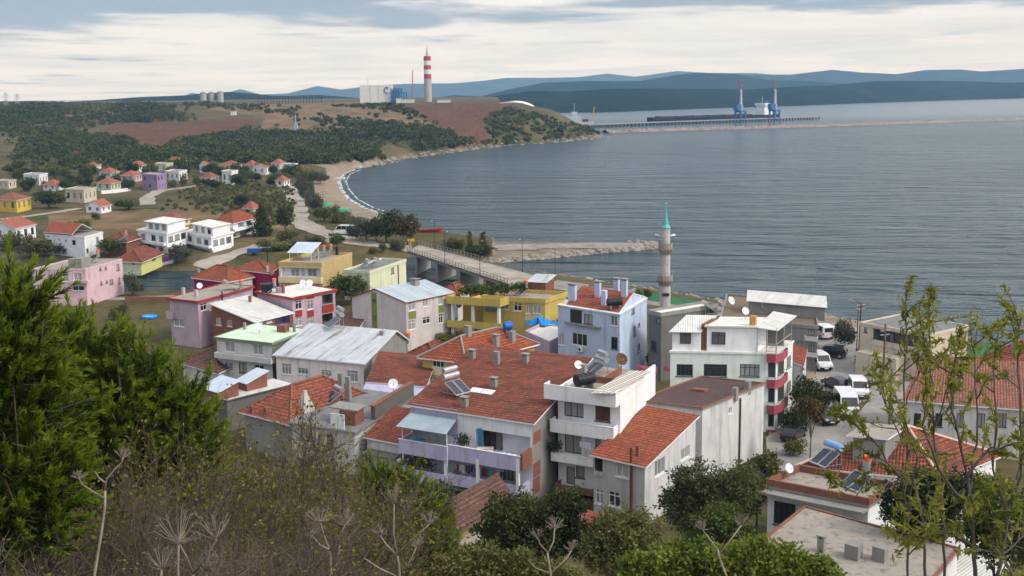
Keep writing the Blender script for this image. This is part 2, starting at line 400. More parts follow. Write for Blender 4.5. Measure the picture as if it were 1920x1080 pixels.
def zmix(a, ch, c, edge=.45):
    f = math_(t, 'ADD', sp.outputs[ch], math_(t, 'ADD', math_(t, 'MULTIPLY', math_(t, 'SUBTRACT', n_b, .5), .7), math_(t, 'MULTIPLY', math_(t, 'SUBTRACT', n_a, .5), 1.1)))
    g = N(t, 'ShaderNodeMapRange', i_1=edge-.15, i_2=edge+.2); t.links.new(f, g.inputs[0])
    return mix(t, g.outputs[0], a, c)
tanc = ramp(t, noise(t, p, .06, 7, .7), (.3, (.05, .05, .018, 1)), (.48, (.15, .105, .055, 1)), (.72, (.27, .175, .10, 1)))
soilc = ramp(t, noise(t, mapping(t, p, (.5, .05, .5), rot=(0, 0, .5)), .8, 6, .7), (.3, (.065, .032, .018, 1)), (.7, (.145, .076, .042, 1)))
sandc = ramp(t, noise(t, p, .25, 6, .6), (.3, (.19, .145, .105, 1)), (.7, (.31, .25, .19, 1)))
v = zmix(grass, 2, tanc); v = zmix(v, 1, soilc); v = zmix(v, 0, sandc)
t.links.new(v, b.inputs['Base Color']); b.inputs['Roughness'].default_value = .95; b.inputs['Specular IOR Level'].default_value = .1
bump(t, b, noise(t, p, .7, 6, .7), .6, .5)
land = npmesh('ground', V, Q, m, smooth=True); tag(land, kind='structure')
ca = land.data.color_attributes.new('zone', 'FLOAT_COLOR', 'POINT'); ca.data.foreach_set('color', zone.ravel())

# sea
m, t, b = newmat('sea'); p = pos(t)
b.inputs['Roughness'].default_value = .2; b.inputs['IOR'].default_value = 1.333; b.inputs['Specular IOR Level'].default_value = .5
shal = noise(t, mapping(t, p, (.002, .008, 1)), 1.0, 5, .6)
t.links.new(ramp(t, shal, (.35, (.014, .045, .066, 1)), (.7, (.026, .068, .086, 1))), b.inputs['Base Color'])
w1 = noise(t, mapping(t, p, (.03, .11, 1), rot=(0, 0, .10)), 1.0, 3, .5, .6)
w2 = noise(t, mapping(t, p, (.10, .42, 1), rot=(0, 0, -.06)), 1.0, 4, .6, .4)
w3 = noise(t, mapping(t, p, (.9, 1.6, 1)), 1.0, 3, .6)
hgt = math_(t, 'ADD', math_(t, 'MULTIPLY', w1, 1.0), math_(t, 'ADD', math_(t, 'MULTIPLY', w2, .3), math_(t, 'MULTIPLY', w3, .03)))
patch = noise(t, mapping(t, p, (.0016, .009, 1), rot=(0, 0, .05)), 1.0, 5, .6, .8)
mr = N(t, 'ShaderNodeMapRange', i_1=.3, i_2=.7, i_3=.55, i_4=1.0); t.links.new(patch, mr.inputs[0])
bn = N(t, 'ShaderNodeBump', i_Distance=24.0); sy = N(t, 'ShaderNodeSeparateXYZ'); t.links.new(p, sy.inputs[0]); cal = N(t, 'ShaderNodeMapRange', i_1=1000.0, i_2=1700.0, i_3=1.0, i_4=.12); t.links.new(sy.outputs[1], cal.inputs[0])
t.links.new(math_(t, 'MULTIPLY', mr.outputs[0], cal.outputs[0]), bn.inputs['Strength']); t.links.new(hgt, bn.inputs['Height']); t.links.new(bn.outputs[0], b.inputs['Normal'])
sea = MB().poly([(-9000, -600, 0), (12000, -600, 0), (12000, 14000, 0), (-9000, 14000, 0)]).build('water', m); tag(sea, kind='structure')

# mountain ranges across the bay: real ridges with a front and a back slope
def ridge(name, px, D, base_k, depth, mt, seed, z0=-2, rough=1.0, skirt=None):
    xs = [q[0] for q in px]; ys = [q[1] for q in px]
    cols = np.linspace(xs[0], xs[-1], 420); top = np.interp(cols, xs, ys)
    rg = np.random.default_rng(seed); k = np.ones(9)/9
    Ds = np.interp(cols, [q[0] for q in D], [q[1] for q in D])
    fr = np.concatenate([np.linspace(0, 1, 26), 1+np.linspace(.1, 1, 8)])
    crest = np.array([PD(c, y, d) for c, y, d in zip(cols, top, Ds)])
    dirs = crest[:, :2]/np.linalg.norm(crest[:, :2], axis=1)[:, None]
    ver = []
    for j, f in enumerate(fr):
        if f <= 1: off = -depth*(1-f); h = f**.8
        else: off = depth*(f-1); h = 1-(f-1)**1.2
        xy = crest[:, :2] + dirs*off
        s = xy[:, 0]*.0021+seed; q = xy[:, 1]*.0023
        wob = .10*np.sin(s*3.1+q*2)+.07*np.sin(s*7.7-q*5)+.05*np.sin(s*17+q*11)+.03*np.sin(s*39-q*23)
        hh = h*(1+wob*rough*4*h*(1-h) if f <= 1 else 1)
        zz = z0 + (crest[:, 2]-z0)*np.clip(hh, 0, 1.0)
        if f == 1: zz = crest[:, 2] + np.convolve(rg.normal(0, 1, len(cols)), k, 'same')*crest[:, 2]*.012
        ver.append(np.column_stack([xy, zz]))
    ver = np.array(ver); a, c = ver.shape[:2]; idx = np.arange(a*c).reshape(a, c)
    q = np.stack([idx[:-1, :-1], idx[:-1, 1:], idx[1:, 1:], idx[1:, :-1]], -1).reshape(-1, 4)
    return tag(npmesh(name, ver.reshape(-1, 3), q, mt, smooth=True), kind='structure')
def forest(name, a, c):
    m, t, b = newmat(name); p = pos(t)
    v = ramp(t, noise(t, p, .006, 8, .7), (.35, a), (.6, c), (.82, (.07, .06, .04, 1)))
    t.links.new(v, b.inputs['Base Color']); b.inputs['Roughness'].default_value = 1; b.inputs['Specular IOR Level'].default_value = 0
    bump(t, b, noise(t, p, .02, 8, .7), 1, 30); return m
fo = forest('forest', (.008, .017, .010, 1), (.02, .032, .016, 1))
ridge('hills', [(780, 196), (860, 192), (940, 178), (1000, 170), (1060, 172), (1150, 166), (1280, 166), (1400, 168), (1480, 163), (1560, 160), (1640, 152), (1720, 152), (1800, 152), (1900, 155), (2000, 150), (2300, 140)],
      [(780, 2500), (1130, 2500), (1500, 3100), (1920, 4300), (2300, 5600)], 1, 420, fo, 3)
ridge('hills', [(780, 190), (850, 178), (900, 181), (960, 166), (1020, 155), (1100, 152), (1200, 152), (1260, 142), (1310, 136), (1380, 139), (1440, 150), (1520, 152), (1600, 158), (1750, 160)],
      [(780, 4000), (1130, 4200), (1750, 5400)], 1, 500, fo, 5)
ridge('hills', [(1280, 160), (1380, 140), (1480, 140), (1560, 131), (1620, 136), (1680, 139), (1740, 131), (1800, 130), (1840, 134), (1920, 129), (2000, 132), (2250, 130)],
      [(1280, 6600), (2250, 8200)], 1, 500, fo, 8)
ridge('hills', [(60, 195), (180, 188), (260, 182), (340, 179), (430, 172), (520, 180), (600, 178), (700, 186), (800, 190), (900, 192)], [(60, 2700), (900, 2900)], 1, 500, fo, 11)
ridge('hills', [(320, 190), (360, 174), (400, 181), (450, 167), (490, 177), (540, 175), (595, 161), (640, 168), (700, 160), (760, 157), (850, 156), (900, 152), (950, 146), (1020, 146), (1080, 145), (1140, 138), (1190, 144), (1270, 133), (1330, 137), (1420, 137), (1480, 145), (1540, 150)],
      [(320, 9000), (1540, 9600)], 1, 700, fo, 14)
# ================================================================ HOUSE KIT
white = plaster('white_plaster', (.82, .83, .845, 1), .34)
white2 = plaster('old_white_plaster', (.6, .59, .57, 1), .5)
trim_w = simple('white_paint', (.74, .75, .76, 1), .6, var=.06)
frame_w = simple('white_frame', (.72, .73, .74, 1), .4, var=.03)
frame_b = simple('brown_frame', (.10, .045, .028, 1), .5, var=.1)
frame_d = simple('dark_frame', (.045, .05, .055, 1), .5, var=.1)
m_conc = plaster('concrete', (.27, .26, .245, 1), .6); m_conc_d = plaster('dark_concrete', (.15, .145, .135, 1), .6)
m_deck = plaster('roof_deck', (.33, .29, .245, 1), .95, (.07, .065, .06, 1)); m_deck_g = plaster('grey_roof_deck', (.2, .2, .2, 1), .9, (.06, .06, .062, 1))
m_brick = brick('red_brick', (.19, .062, .038, 1), (.27, .10, .06, 1), (.22, .16, .13, 1))
m_metal = simple('galvanised_metal', (.42, .43, .45, 1), .38, .6, .1); m_dark = simple('dark_metal', (.03, .032, .035, 1), .5, .2)
m_black = simple('black_plastic', (.012, .013, .015, 1), .45); m_or = simple('orange_plastic', (.8, .13, .015, 1), .45)
m_rust = simple('rusty_metal', (.12, .05, .028, 1), .8, 0, .3, 6); m_wood = simple('wood', (.15, .09, .05, 1), .8, 0, .3, 5)
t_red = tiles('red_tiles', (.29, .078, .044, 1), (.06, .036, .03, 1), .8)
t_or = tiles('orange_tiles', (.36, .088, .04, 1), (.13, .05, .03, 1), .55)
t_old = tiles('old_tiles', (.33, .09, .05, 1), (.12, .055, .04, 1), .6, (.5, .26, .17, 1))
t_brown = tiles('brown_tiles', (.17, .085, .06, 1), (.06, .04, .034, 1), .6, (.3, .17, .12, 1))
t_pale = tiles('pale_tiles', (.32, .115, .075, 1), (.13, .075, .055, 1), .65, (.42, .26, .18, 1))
s_blue = sheet('blue_grey_sheet', (.40, .46, .52, 1), .25, (.2, .15, .12, 1)); s_white = sheet('white_sheet', (.62, .61, .58, 1), .35, (.3, .26, .22, 1))
s_rust = sheet('rusting_sheet', (.50, .53, .56, 1), .42); s_awn = sheet('awning_sheet', (.30, .38, .42, 1), .2, (.2, .2, .2, 1)); s_clean = sheet('pale_blue_sheet', (.52, .60, .70, 1), 0)
m, t, b = newmat('window_glass')
oi = t.nodes.new('ShaderNodeObjectInfo'); cu = noise(t, mapping(t, pos(t), (6, 6, .5)), 1, 3)
curt = mix(t, .35, (.42, .42, .41, 1), ramp(t, cu, (.35, (.12, .12, .12, 1)), (.65, (.4, .4, .39, 1))))
fq = N(t, 'ShaderNodeMapRange', i_1=.2, i_2=.4); t.links.new(oi.outputs['Random'], fq.inputs[0])
t.links.new(mix(t, math_(t, 'MULTIPLY', fq.outputs[0], .85), (.02, .024, .028, 1), curt), b.inputs['Base Color'])
b.inputs['Roughness'].default_value = .09; b.inputs['Specular IOR Level'].default_value = .6
m_glass = m
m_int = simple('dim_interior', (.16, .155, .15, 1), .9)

class House:
    def __init__(s, name, label, cat, L, F, R=None, zt=8, A=None, B=None, zb=2.0, D=None, W=None, group=None, back=None, perp=False):
        s.zt, s.zb = zt, zb; s.F = P(*F, zt); s.L = P(*L, zt); s.R = P(*R, zt) if R else None
        d = (s.F-s.L)[:2]; s.W = np.linalg.norm(d); s.U = d/s.W
        if s.R is not None and not perp:
            d = (s.R-s.F)[:2]; s.D = np.linalg.norm(d); s.V = d/s.D
        else:
            s.V = np.array([-s.U[1], s.U[0]]); s.D = D
            if s.R is not None: s.D = float((s.R-s.F)[:2] @ s.V)
        if D: s.D = D
        if W: s.W = W
        s.O = s.F[:2] - s.U*s.W
        s.A = A; s.B = B or A; s.back = back or s.B
        s.holes = {'A': [], 'B': [], 'C': [], 'E': []}; s.extra = MB()
        s.rz = lambda a, b: s.zt
        c = s.O + s.U*s.W/2 + s.V*s.D/2
        s.root = thing(name, label, cat, (c[0], c[1], zb+.2), group=group)
        s.minv = np.linalg.inv(np.array([s.U, s.V]).T)
        ang_ = math.degrees(math.acos(np.clip(s.U@s.V, -1, 1)))
        if DEBUG: print(f'{label[:44]:44s} W {s.W:.1f} D {s.D:.1f} ang {ang_:.0f} h {zt-zb:.1f} dist {np.hypot(*s.F[:2]):.0f}')
    def pt(s, a, b, z): q = s.O + s.U*a + s.V*b; return (q[0], q[1], z)
    def st(s, p): return s.minv @ (np.asarray(p)[:2]-s.O)
    def wp(s, wall, a, o, z):
        return {'A': lambda: s.pt(a, -o, z), 'B': lambda: s.pt(s.W+o, a, z), 'C': lambda: s.pt(-o, a, z), 'E': lambda: s.pt(a, s.D+o, z)}[wall]()
    def hit(s, wall, x, y, off=0):
        if wall in 'AE': d = s.U; p0 = s.pt(0, -off if wall == 'A' else s.D+off, 0)
        else: d = s.V; p0 = s.pt(s.W+off if wall == 'B' else -off, 0, 0)
        n = np.array([-d[1], d[0]]); r = ray(x, y)
        k = ((np.array(p0)[:2]-CAM[:2]) @ n)/(r[:2] @ n); q = CAM + r*k; a, b = s.st(q)
        return (a if wall in 'AE' else b), q[2]
    def rect(s, wall, x0, y0, x1, y1, off=0):
        xc, yc = (x0+x1)/2, (y0+y1)/2
        a0, a1 = sorted((s.hit(wall, x0, yc, off)[0], s.hit(wall, x1, yc, off)[0]))
        z1, z0 = s.hit(wall, xc, y0, off)[1], s.hit(wall, xc, y1, off)[1]; return a0, a1, z0, z1
    def win(s, wall, x0, y0, x1, y1, fr=None, n=2, tr=False, off=0, depth=.14, sill=True, name='window', pane=True, mat_pane=None, rect=None):
        fr = fr or frame_w; a0, a1, z0, z1 = rect or s.rect(wall, x0, y0, x1, y1, off)
        if off == 0:
            L = s.W if wall in 'AE' else s.D; a0 = max(a0, .08); a1 = min(a1, L-.08); z1 = min(z1, s.zt-.12)
            if a1-a0 < .15 or z1-z0 < .15: return
            s.holes[wall].append((a0, a1, z0, z1, depth, 0)); base = -depth
        else: base = off+.02
        k = .075; T = lambda a, o, z: s.wp(wall, a, o, z); g = MB()
        f0, f1 = base, base+.07
        g.box(a0, a1, f0, f1, z0, z0+k, T=T); g.box(a0, a1, f0, f1, z1-k, z1, T=T)
        g.box(a0, a0+k, f0, f1, z0+k, z1-k, T=T); g.box(a1-k, a1, f0, f1, z0+k, z1-k, T=T)
        for i in range(1, n):
            c = a0+(a1-a0)*i/n; g.box(c-k*.45, c+k*.45, f0+.005, f1-.005, z0+k, z1-k, T=T)
        if tr: c = z0+(z1-z0)*.72; g.box(a0+k, a1-k, f0+.01, f1-.01, c-k*.4, c+k*.4, T=T)
        if sill: g.box(a0-.08, a1+.08, base+.005, max(base+.16, .07 if off == 0 else base+.1), z0-.09, z0-.003, T=T)
        w_ = g.build(name, fr, s.root)
        if pane: MB().box(a0+k*.5, a1-k*.5, base+.012, base+.025, z0+k*.5, z1-k*.5, T=T).build('pane', mat_pane or m_glass, w_)
        return w_
    def loggia(s, wall, x0, y0, x1, y1, depth=1.3, mi=2, rect=None):
        a0, a1, z0, z1 = rect or s.rect(wall, x0, y0, x1, y1)
        L = s.W if wall in 'AE' else s.D; a0 = max(a0, .1); a1 = min(a1, L-.1); z1 = min(z1, s.zt-.15)
        s.holes[wall].append((a0, a1, z0, z1, depth, mi)); return a0, a1, z0, z1
    def balcony(s, wall, x0, y0, x1, y1, off=1.1, mt=None, th=.12, name='balcony', sides=(1, 1), floor=True, rect=None, cap=None):
        """parapet band: the pixel box is the outer face of the band at its middle"""
        a0, a1, z0, z1 = rect or s.rect(wall, x0, y0, x1, y1, off); T = lambda a, o, z: s.wp(wall, a, o, z); g = MB()
        if floor: g.box(a0+.002, a1-.002, .004, off-.002, z0+.002, z0+.16, T=T)
        g.box(a0, a1, off-th, off, z0-.002, z1, T=T)
        if sides[0]: g.box(a0, a0+th, .003, off-th-.002, z0-.002, z1, T=T)
        if sides[1]: g.box(a1-th, a1, .003, off-th-.002, z0-.002, z1, T=T)
        o = g.build(name, mt or s.A, s.root)
        if cap: MB().box(a0-.03, a1+.03, off-th-.03, off+.03, z1+.002, z1+.06, T=T).build('coping', cap, o)
        return o
    def boxp(s, name, mt, a0, a1, b0, b1, z0, z1, parent=None): return MB().box(a0, a1, b0, b1, z0, z1, T=s.pt).build(name, mt, parent or s.root)
    def panel(s, wall, x0, y0, x1, y1, mt, o=.03, name='wall_panel', rect=None):
        a0, a1, z0, z1 = rect or s.rect(wall, x0, y0, x1, y1); T = lambda a, q, z: s.wp(wall, a, q, z)
        return MB().box(a0, a1, -.004, o, z0, z1, T=T).build(name, mt, s.root)
    # ------------------------------------------------ roofs
    def slab(s, name, mt, planes, th=.16, under=None, parent=None):
        g = MB()
        for pl in planes:
            top = [s.pt(*q) for q in pl]; bot = [(x, y, z-th) for x, y, z in top]
            g.poly(top, 0); g.poly(bot[::-1], 1)
            for i in range(len(top)):
                j = (i+1) % len(top); g.poly([top[i], bot[i], bot[j], top[j]], 1)
        return g.build(name, [mt, under or trim_w], parent or s.root)
    def flat(s, mt, over=.25, th=.2, parapet=0, pm=None, pth=.18, sidem=None, name='roof', open_=()):
        o = over; W, D, z = s.W, s.D, s.zt
        r = s.slab(name, mt, [[(-o, -o, z+th), (W+o, -o, z+th), (W+o, D+o, z+th), (-o, D+o, z+th)]], th, sidem or pm or s.A)
        s.rz = lambda a, b: z+th
        if parapet:
            g = MB(); z0, z1 = z+th-.001, z+th+parapet; k = pth
            if 'A' not in open_: g.box(-o, W+o, -o, -o+k, z0, z1, T=s.pt)
            if 'E' not in open_: g.box(-o, W+o, D+o-k, D+o, z0, z1, T=s.pt)
            if 'C' not in open_: g.box(-o, -o+k, -o+k+.002, D+o-k-.002, z0, z1, T=s.pt)
            if 'B' not in open_: g.box(W+o-k, W+o, -o+k+.002, D+o-k-.002, z0, z1, T=s.pt)
            g.build('parapet', pm or s.A, s.root)
        return r
    def gable(s, mt, rise, axis='t', r=.5, o=.35, th=.14, under=None):
        W, D, z = s.W, s.D, s.zt+.02
        if axis == 't':
            m_ = W*r; e1 = rise*o/m_; e2 = rise*o/(W-m_)
            pl = [[(-o, -o, z-e1), (m_, -o, z+rise), (m_, D+o, z+rise), (-o, D+o, z-e1)], [(m_, -o, z+rise), (W+o, -o, z-e2), (W+o, D+o, z-e2), (m_, D+o, z+rise)]]
            for b in (0, D): s.extra.poly([s.pt(0, b, s.zt), s.pt(W, b, s.zt), s.pt(m_, b, s.zt+rise-.1)], 0)
            s.rz = lambda a, b: z + (rise*a/m_ if a < m_ else rise*(W-a)/(W-m_))
        else:
            m_ = D*r; e1 = rise*o/m_; e2 = rise*o/max(D-m_, .1)
            pl = [[(-o, -o, z-e1), (W+o, -o, z-e1), (W+o, m_, z+rise), (-o, m_, z+rise)], [(-o, m_, z+rise), (W+o, m_, z+rise), (W+o, D+o, z-e2), (-o, D+o, z-e2)]]
            for a in (0, W): s.extra.poly([s.pt(a, 0, s.zt), s.pt(a, D, s.zt), s.pt(a, m_, s.zt+rise-.1)], 1)
            s.rz = lambda a, b: z + (rise*b/m_ if b < m_ else rise*(D-b)/(D-m_))
        return s.slab('roof', mt, pl, th, under)
    def hip(s, mt, rise, o=.4, th=.14, k=.5, under=None, ridge=True, capm=None):
        W, D, z = s.W, s.D, s.zt+.02; sh = min(W, D); i = sh*k; e = rise*o/(sh/2)
        c = [(-o, -o, z-e), (W+o, -o, z-e), (W+o, D+o, z-e), (-o, D+o, z-e)]
        if W >= D: p, q = (i, D/2, z+rise), (W-i, D/2, z+rise); pl = [[c[0], c[1], q, p], [c[1], c[2], q], [c[2], c[3], p, q], [c[3], c[0], p]]
        else: p, q = (W/2, i, z+rise), (W/2, D-i, z+rise); pl = [[c[0], c[1], p], [c[1], c[2], q, p], [c[2], c[3], q], [c[3], c[0], p, q]]
        s.rz = lambda a, b: z + rise*min(1, min(a, W-a)/((W/2) if D > W else i), min(b, D-b)/((D/2) if W >= D else i))
        r_ = s.slab('roof', mt, pl, th, under)
        if ridge:
            g = MB(); L = [(p, q), (c[0], p), (c[1], q if W >= D else p), (c[2], q), (c[3], p if W >= D else q)]
            for a, b in L:
                if np.linalg.norm(np.subtract(a, b)) > .3: g.tube([np.array(s.pt(*a))+[0, 0, .03], np.array(s.pt(*b))+[0, 0, .03]], .13, 6)
            g.build('ridge_tiles', capm or mt, r_)
        return r_
    def shed(s, mt, rise, side='E', o=.3, th=.14, under=None):
        """single slope, highest at wall `side`"""
        W, D, z = s.W, s.D, s.zt+.02
        f = {'E': lambda a, b: rise*b/D, 'A': lambda a, b: rise*(1-b/D), 'B': lambda a, b: rise*a/W, 'C': lambda a, b: rise*(1-a/W)}[side]
        s.rz = lambda a, b: z+f(a, b); c = [(-o, -o), (W+o, -o), (W+o, D+o), (-o, D+o)]
        q = [(0, 0), (W, 0), (W, D), (0, D)]
        for i in range(4):
            a, b = q[i], q[(i+1) % 4]; h1, h2 = f(*a)-.1, f(*b)-.1
            pts = [s.pt(*a, s.zt), s.pt(*b, s.zt)]
            if h2 > .05: pts.append(s.pt(*b, s.zt+h2))
            if h1 > .05: pts.append(s.pt(*a, s.zt+h1))
            if len(pts) > 2: s.extra.poly(pts, 0 if i in (0, 2) else 1)
        return s.slab('roof', mt, [[(a, b, z+f(a, b)) for a, b in c]], th, under)
    def onroof(s, x, y):
        r = ray(x, y); best = None
        for k in np.linspace(30, 700, 6000):
            q = CAM + r*k; a, b = s.st(q)
            if -.3 <= a <= s.W+.3 and -.3 <= b <= s.D+.3 and q[2] <= s.rz(a, b): return np.array(q)
        return P(x, y, s.zt+.2)
    def chimney(s, x, y, w=.55, h=1.1, mt=None, cap=True, d=None):
        q = s.onroof(x, y); a, b = s.st(q); d = d or w; z = q[2]
        o = MB().box(a-w/2, a+w/2, b-d/2, b+d/2, z-.5, z+h, T=s.pt).build('chimney', mt or m_conc, s.root)
        if cap:
            g = MB()
            for i in (-1, 1):
                for j in (-1, 1): g.box(a+i*w*.38-.06, a+i*w*.38+.06, b+j*d*.38-.06, b+j*d*.38+.06, z+h, z+h+.16, T=s.pt)
            g.box(a-w*.62, a+w*.62, b-d*.62, b+d*.62, z+h+.16, z+h+.24, T=s.pt); g.build('chimney_cap', m_conc, o)
        return o
    def done(s, inner=None):
        g = MB(); L = {'A': (s.W, 0), 'E': (s.W, 0), 'B': (s.D, 1), 'C': (s.D, 1)}
        for wall, (ln, mi) in L.items():
            T = lambda a, o, z: s.wp(wall, a, o, z); H = s.holes[wall]
            cu = sorted({0.0, ln, *[min(max(q, 0), ln) for h in H for q in h[:2]]}); cz = sorted({s.zb-1.5, s.zt, *[min(max(q, s.zb), s.zt) for h in H for q in h[2:4]]})
            # merge cells into vertical strips
            for i in range(len(cu)-1):
                if cu[i+1]-cu[i] < 1e-4: continue
                st_ = None
                for j in range(len(cz)-1):
                    ca_, cz_ = (cu[i]+cu[i+1])/2, (cz[j]+cz[j+1])/2
                    inh = any(h[0] < ca_ < h[1] and h[2] < cz_ < h[3] for h in H)
                    if not inh:
                        if st_ is None: st_ = cz[j]
                    if (inh or j == len(cz)-2) and st_ is not None:
                        en = cz[j] if inh else cz[j+1]
                        if en > st_: g.poly([T(cu[i], 0, st_), T(cu[i+1], 0, st_), T(cu[i+1], 0, en), T(cu[i], 0, en)], mi if wall != 'E' else 1)
                        st_ = None
            for a0, a1, z0, z1, dp, m2 in H:
                k = m2 or mi
                g.poly([T(a0, 0, z0), T(a0, -dp, z0), T(a0, -dp, z1), T(a0, 0, z1)], k); g.poly([T(a1, 0, z0), T(a1, -dp, z0), T(a1, -dp, z1), T(a1, 0, z1)], k)
                g.poly([T(a0, 0, z0), T(a1, 0, z0), T(a1, -dp, z0), T(a0, -dp, z0)], k); g.poly([T(a0, 0, z1), T(a1, 0, z1), T(a1, -dp, z1), T(a0, -dp, z1)], k)
                if m2: g.poly([T(a0, -dp, z0), T(a1, -dp, z0), T(a1, -dp, z1), T(a0, -dp, z1)], k)
        b = len(g.v); g.v += s.extra.v; g.f += [tuple(i+b for i in f) for f in s.extra.f]; g.m += s.extra.m
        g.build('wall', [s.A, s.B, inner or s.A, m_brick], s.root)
        return s
DEBUG = False
# ================================================================ THE TOWN: near houses
pl = lambda n, r, g, b, k=1.0, d=.5: plaster(n, col(r, g, b, k), d)
lilac = pl('lilac_plaster', 188, 182, 212, 1.0); pinkm = pl('dusty_pink_plaster', 188, 165, 178, 1.0); creamy = pl('cream_plaster', 222, 206, 160, 1.0)
yel = pl('ochre_yellow_plaster', 192, 170, 92, 1.0); bluem = pl('pale_blue_plaster', 178, 192, 216, 1.1); mint = pl('mint_plaster', 216, 224, 216, 1.05, .3)
palepink = pl('pale_pink_plaster', 232, 218, 214, 1.12); greyw = pl('grey_render', 176, 174, 170, 1.0, .7); paleg = pl('weathered_pale_render', 202, 202, 202, 1.0, .75)
tanm = pl('tan_plaster', 190, 165, 112, 1.0); beige = pl('beige_plaster', 205, 192, 172, 1.0); magenta = pl('magenta_paint', 150, 28, 82, 1.0, .2)
maroon = simple('maroon_paint', col(158, 76, 88), .65); redtrim = simple('red_paint', col(150, 55, 48), .7, var=.2); olive = simple('olive_paint', col(120, 132, 62), .7)
greendeck = plaster('pale_green_deck', col(196, 213, 188), .9, (.62, .64, .6, 1)); whitedeck = plaster('white_deck', col(222, 218, 210), .6, (.3, .28, .26, 1))
felt = plaster('maroon_felt', (.085, .052, .05, 1), .5, (.14, .09, .085, 1)); purplein = pl('purple_wall', 150, 130, 170, 1.0)
paleyel = pl('pale_lime_plaster', 208, 212, 182, 1.0); rosy = pl('rose_pink_plaster', 210, 180, 188, 1.0)

# --- lilac and white house under the big red roof
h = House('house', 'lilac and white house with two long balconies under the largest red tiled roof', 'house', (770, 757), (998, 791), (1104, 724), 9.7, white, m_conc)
h.shed(t_red, 2.7, 'E', o=.35)
h.loggia('A', 893, 812, 994, 856, 1.6); h.loggia('A', 842, 900, 968, 925, 1.0)
for q in ((905, 802, 942, 846),): pass
h.panel('A', 772, 762, 858, 812, lilac, .03)
h.win('A', 908, 800, 928, 850, frame_d, 2, off=-1.55, sill=False); h.win('A', 929, 802, 942, 860, frame_b, 1, off=-1.54, sill=False, name='door')
MB().box(*[v for v in (h.rect('A', 897, 803, 905, 850)[0], h.rect('A', 897, 803, 905, 850)[1])], .03, .09, h.rect('A', 897, 803, 905, 850)[2], h.rect('A', 897, 803, 905, 850)[3], T=lambda a, o, z: h.wp('A', a, o, z)).build('shutter', simple('blue_door', col(52, 130, 175), .5), h.root)
ba = h.balcony('A', 748, 831, 838, 857, 2.3, lilac, cap=trim_w); bb = h.balcony('A', 840, 846, 976, 873, 2.0, lilac, cap=trim_w)
h.balcony('A', 752, 884, 838, 908, 2.3, lilac); h.balcony('A', 840, 900, 976, 921, 2.0, lilac)
h.loggia('A', 772, 800, 836, 846, 1.2, 2); h.loggia('A', 772, 862, 968, 900, 1.4, 2)
for wx in ((800, 880, 818, 905), (905, 880, 930, 910), (946, 880, 962, 910)): h.win('A', *wx, frame_d, 2, off=-1.35, sill=False)
T = lambda a, o, z: h.wp('A', a, o, z)
for x in (749, 836, 896, 971):
    a, z = h.hit('A', x, 868, 1.9); MB().box(a-.14, a+.14, 1.78, 2.06, 2, z+.35, T=T).build('column', trim_w, h.root)
aw = MB(); a0, z0 = h.hit('A', 742, 800, 2.9); a1, z1 = h.hit('A', 836, 813, 2.9); zt_ = h.hit('A', 800, 775, .05)[1]; zl = (z0+z1)/2
b0, b1 = h.hit('A', 772, 772, .05)[0], h.hit('A', 858, 786, .05)[0]
top = [T(a0, 2.9, zl), T(a1, 2.9, zl), T(b1, .04, zt_), T(b0, .04, zt_)]
aw.poly(top); aw.poly([(x, y, z-.06) for x, y, z in top][::-1])
for i in range(4): j = (i+1) % 4; aw.poly([top[i], (*top[i][:2], top[i][2]-.06), (*top[j][:2], top[j][2]-.06), top[j]])
ao = aw.build('awning', s_awn, h.root)
for a_ in (a1-.3, a0+.3): MB().tube([T(a_, 2.25, zl-3.2), T(a_, 2.25, zl+.1)], .05).build('awning_post', trim_w, ao)
z0 = h.rect('A', 840, 846, 976, 873, 2.0)
g = MB(); g.box(0, 2.0, .01, .25, z0[2]+.1, z0[3]+.3, T=lambda a, o, z: h.pt(h.W-.3+o, -a, z)); g.build('brick_parapet', m_brick, h.root)
h.panel('B', 1000, 808, 1013, 830, m_brick, .02, 'brick_infill'); h.panel('B', 1000, 866, 1013, 892, m_brick, .02, 'brick_infill'); h.panel('B', 999, 895, 1012, 925, m_brick, .02, 'brick_infill')
for x, y in ((885, 672), (931, 683), (985, 680), (926, 725), (871, 762)): h.chimney(x, y, .6, .7 if x != 931 else 1.3, m_conc, x != 931)
for x, y in ((893, 733), (915, 736)):
    q = h.onroof(x, y); a, b = h.st(q); k = h.slab('roof_patch', trim_w, [[(a-.6, b-.45, h.rz(a, b-.45)+.08), (a+.6, b-.45, h.rz(a, b-.45)+.08), (a+.6, b+.45, h.rz(a, b+.45)+.08), (a-.6, b+.45, h.rz(a, b+.45)+.08)]], .05)
h.done(white); lilac_h = h

# --- tall white house with the roof terrace
h = House('house', 'tall white terrace house with striped awning and black tank on its flat roof', 'house', (1046, 737), (1163, 752), (1229, 703), 11.3, white, white)
h.flat(m_deck, .0, .2, .0); zt_ = 11.5
h.balcony('A', 1031, 726, 1160, 745, 1.2, white, rect=(-.9, h.W, 11.0, 12.35), name='parapet', floor=True)
MB().box(h.W-.2, h.W, .0, h.D, 11.45, 12.3, T=h.pt).box(-.0, .2, 0, h.D, 11.45, 11.9, T=h.pt).build('parapet', white, h.root)
h.balcony('A', 1031, 795, 1150, 818, 1.2, white, cap=trim_w); h.balcony('A', 1033, 855, 1112, 870, 1.2, white, cap=trim_w); h.balcony('A', 1040, 913, 1112, 925, 1.3, m_brick)
h.win('A', 1058, 755, 1094, 782, frame_d, 3, sill=False); h.win('A', 1116, 762, 1144, 790, frame_b, 2, mat_pane=frame_b)
h.win('A', 1059, 808, 1090, 850, frame_b, 2, sill=False, name='door'); h.win('A', 1116, 818, 1126, 840, frame_d, 1)
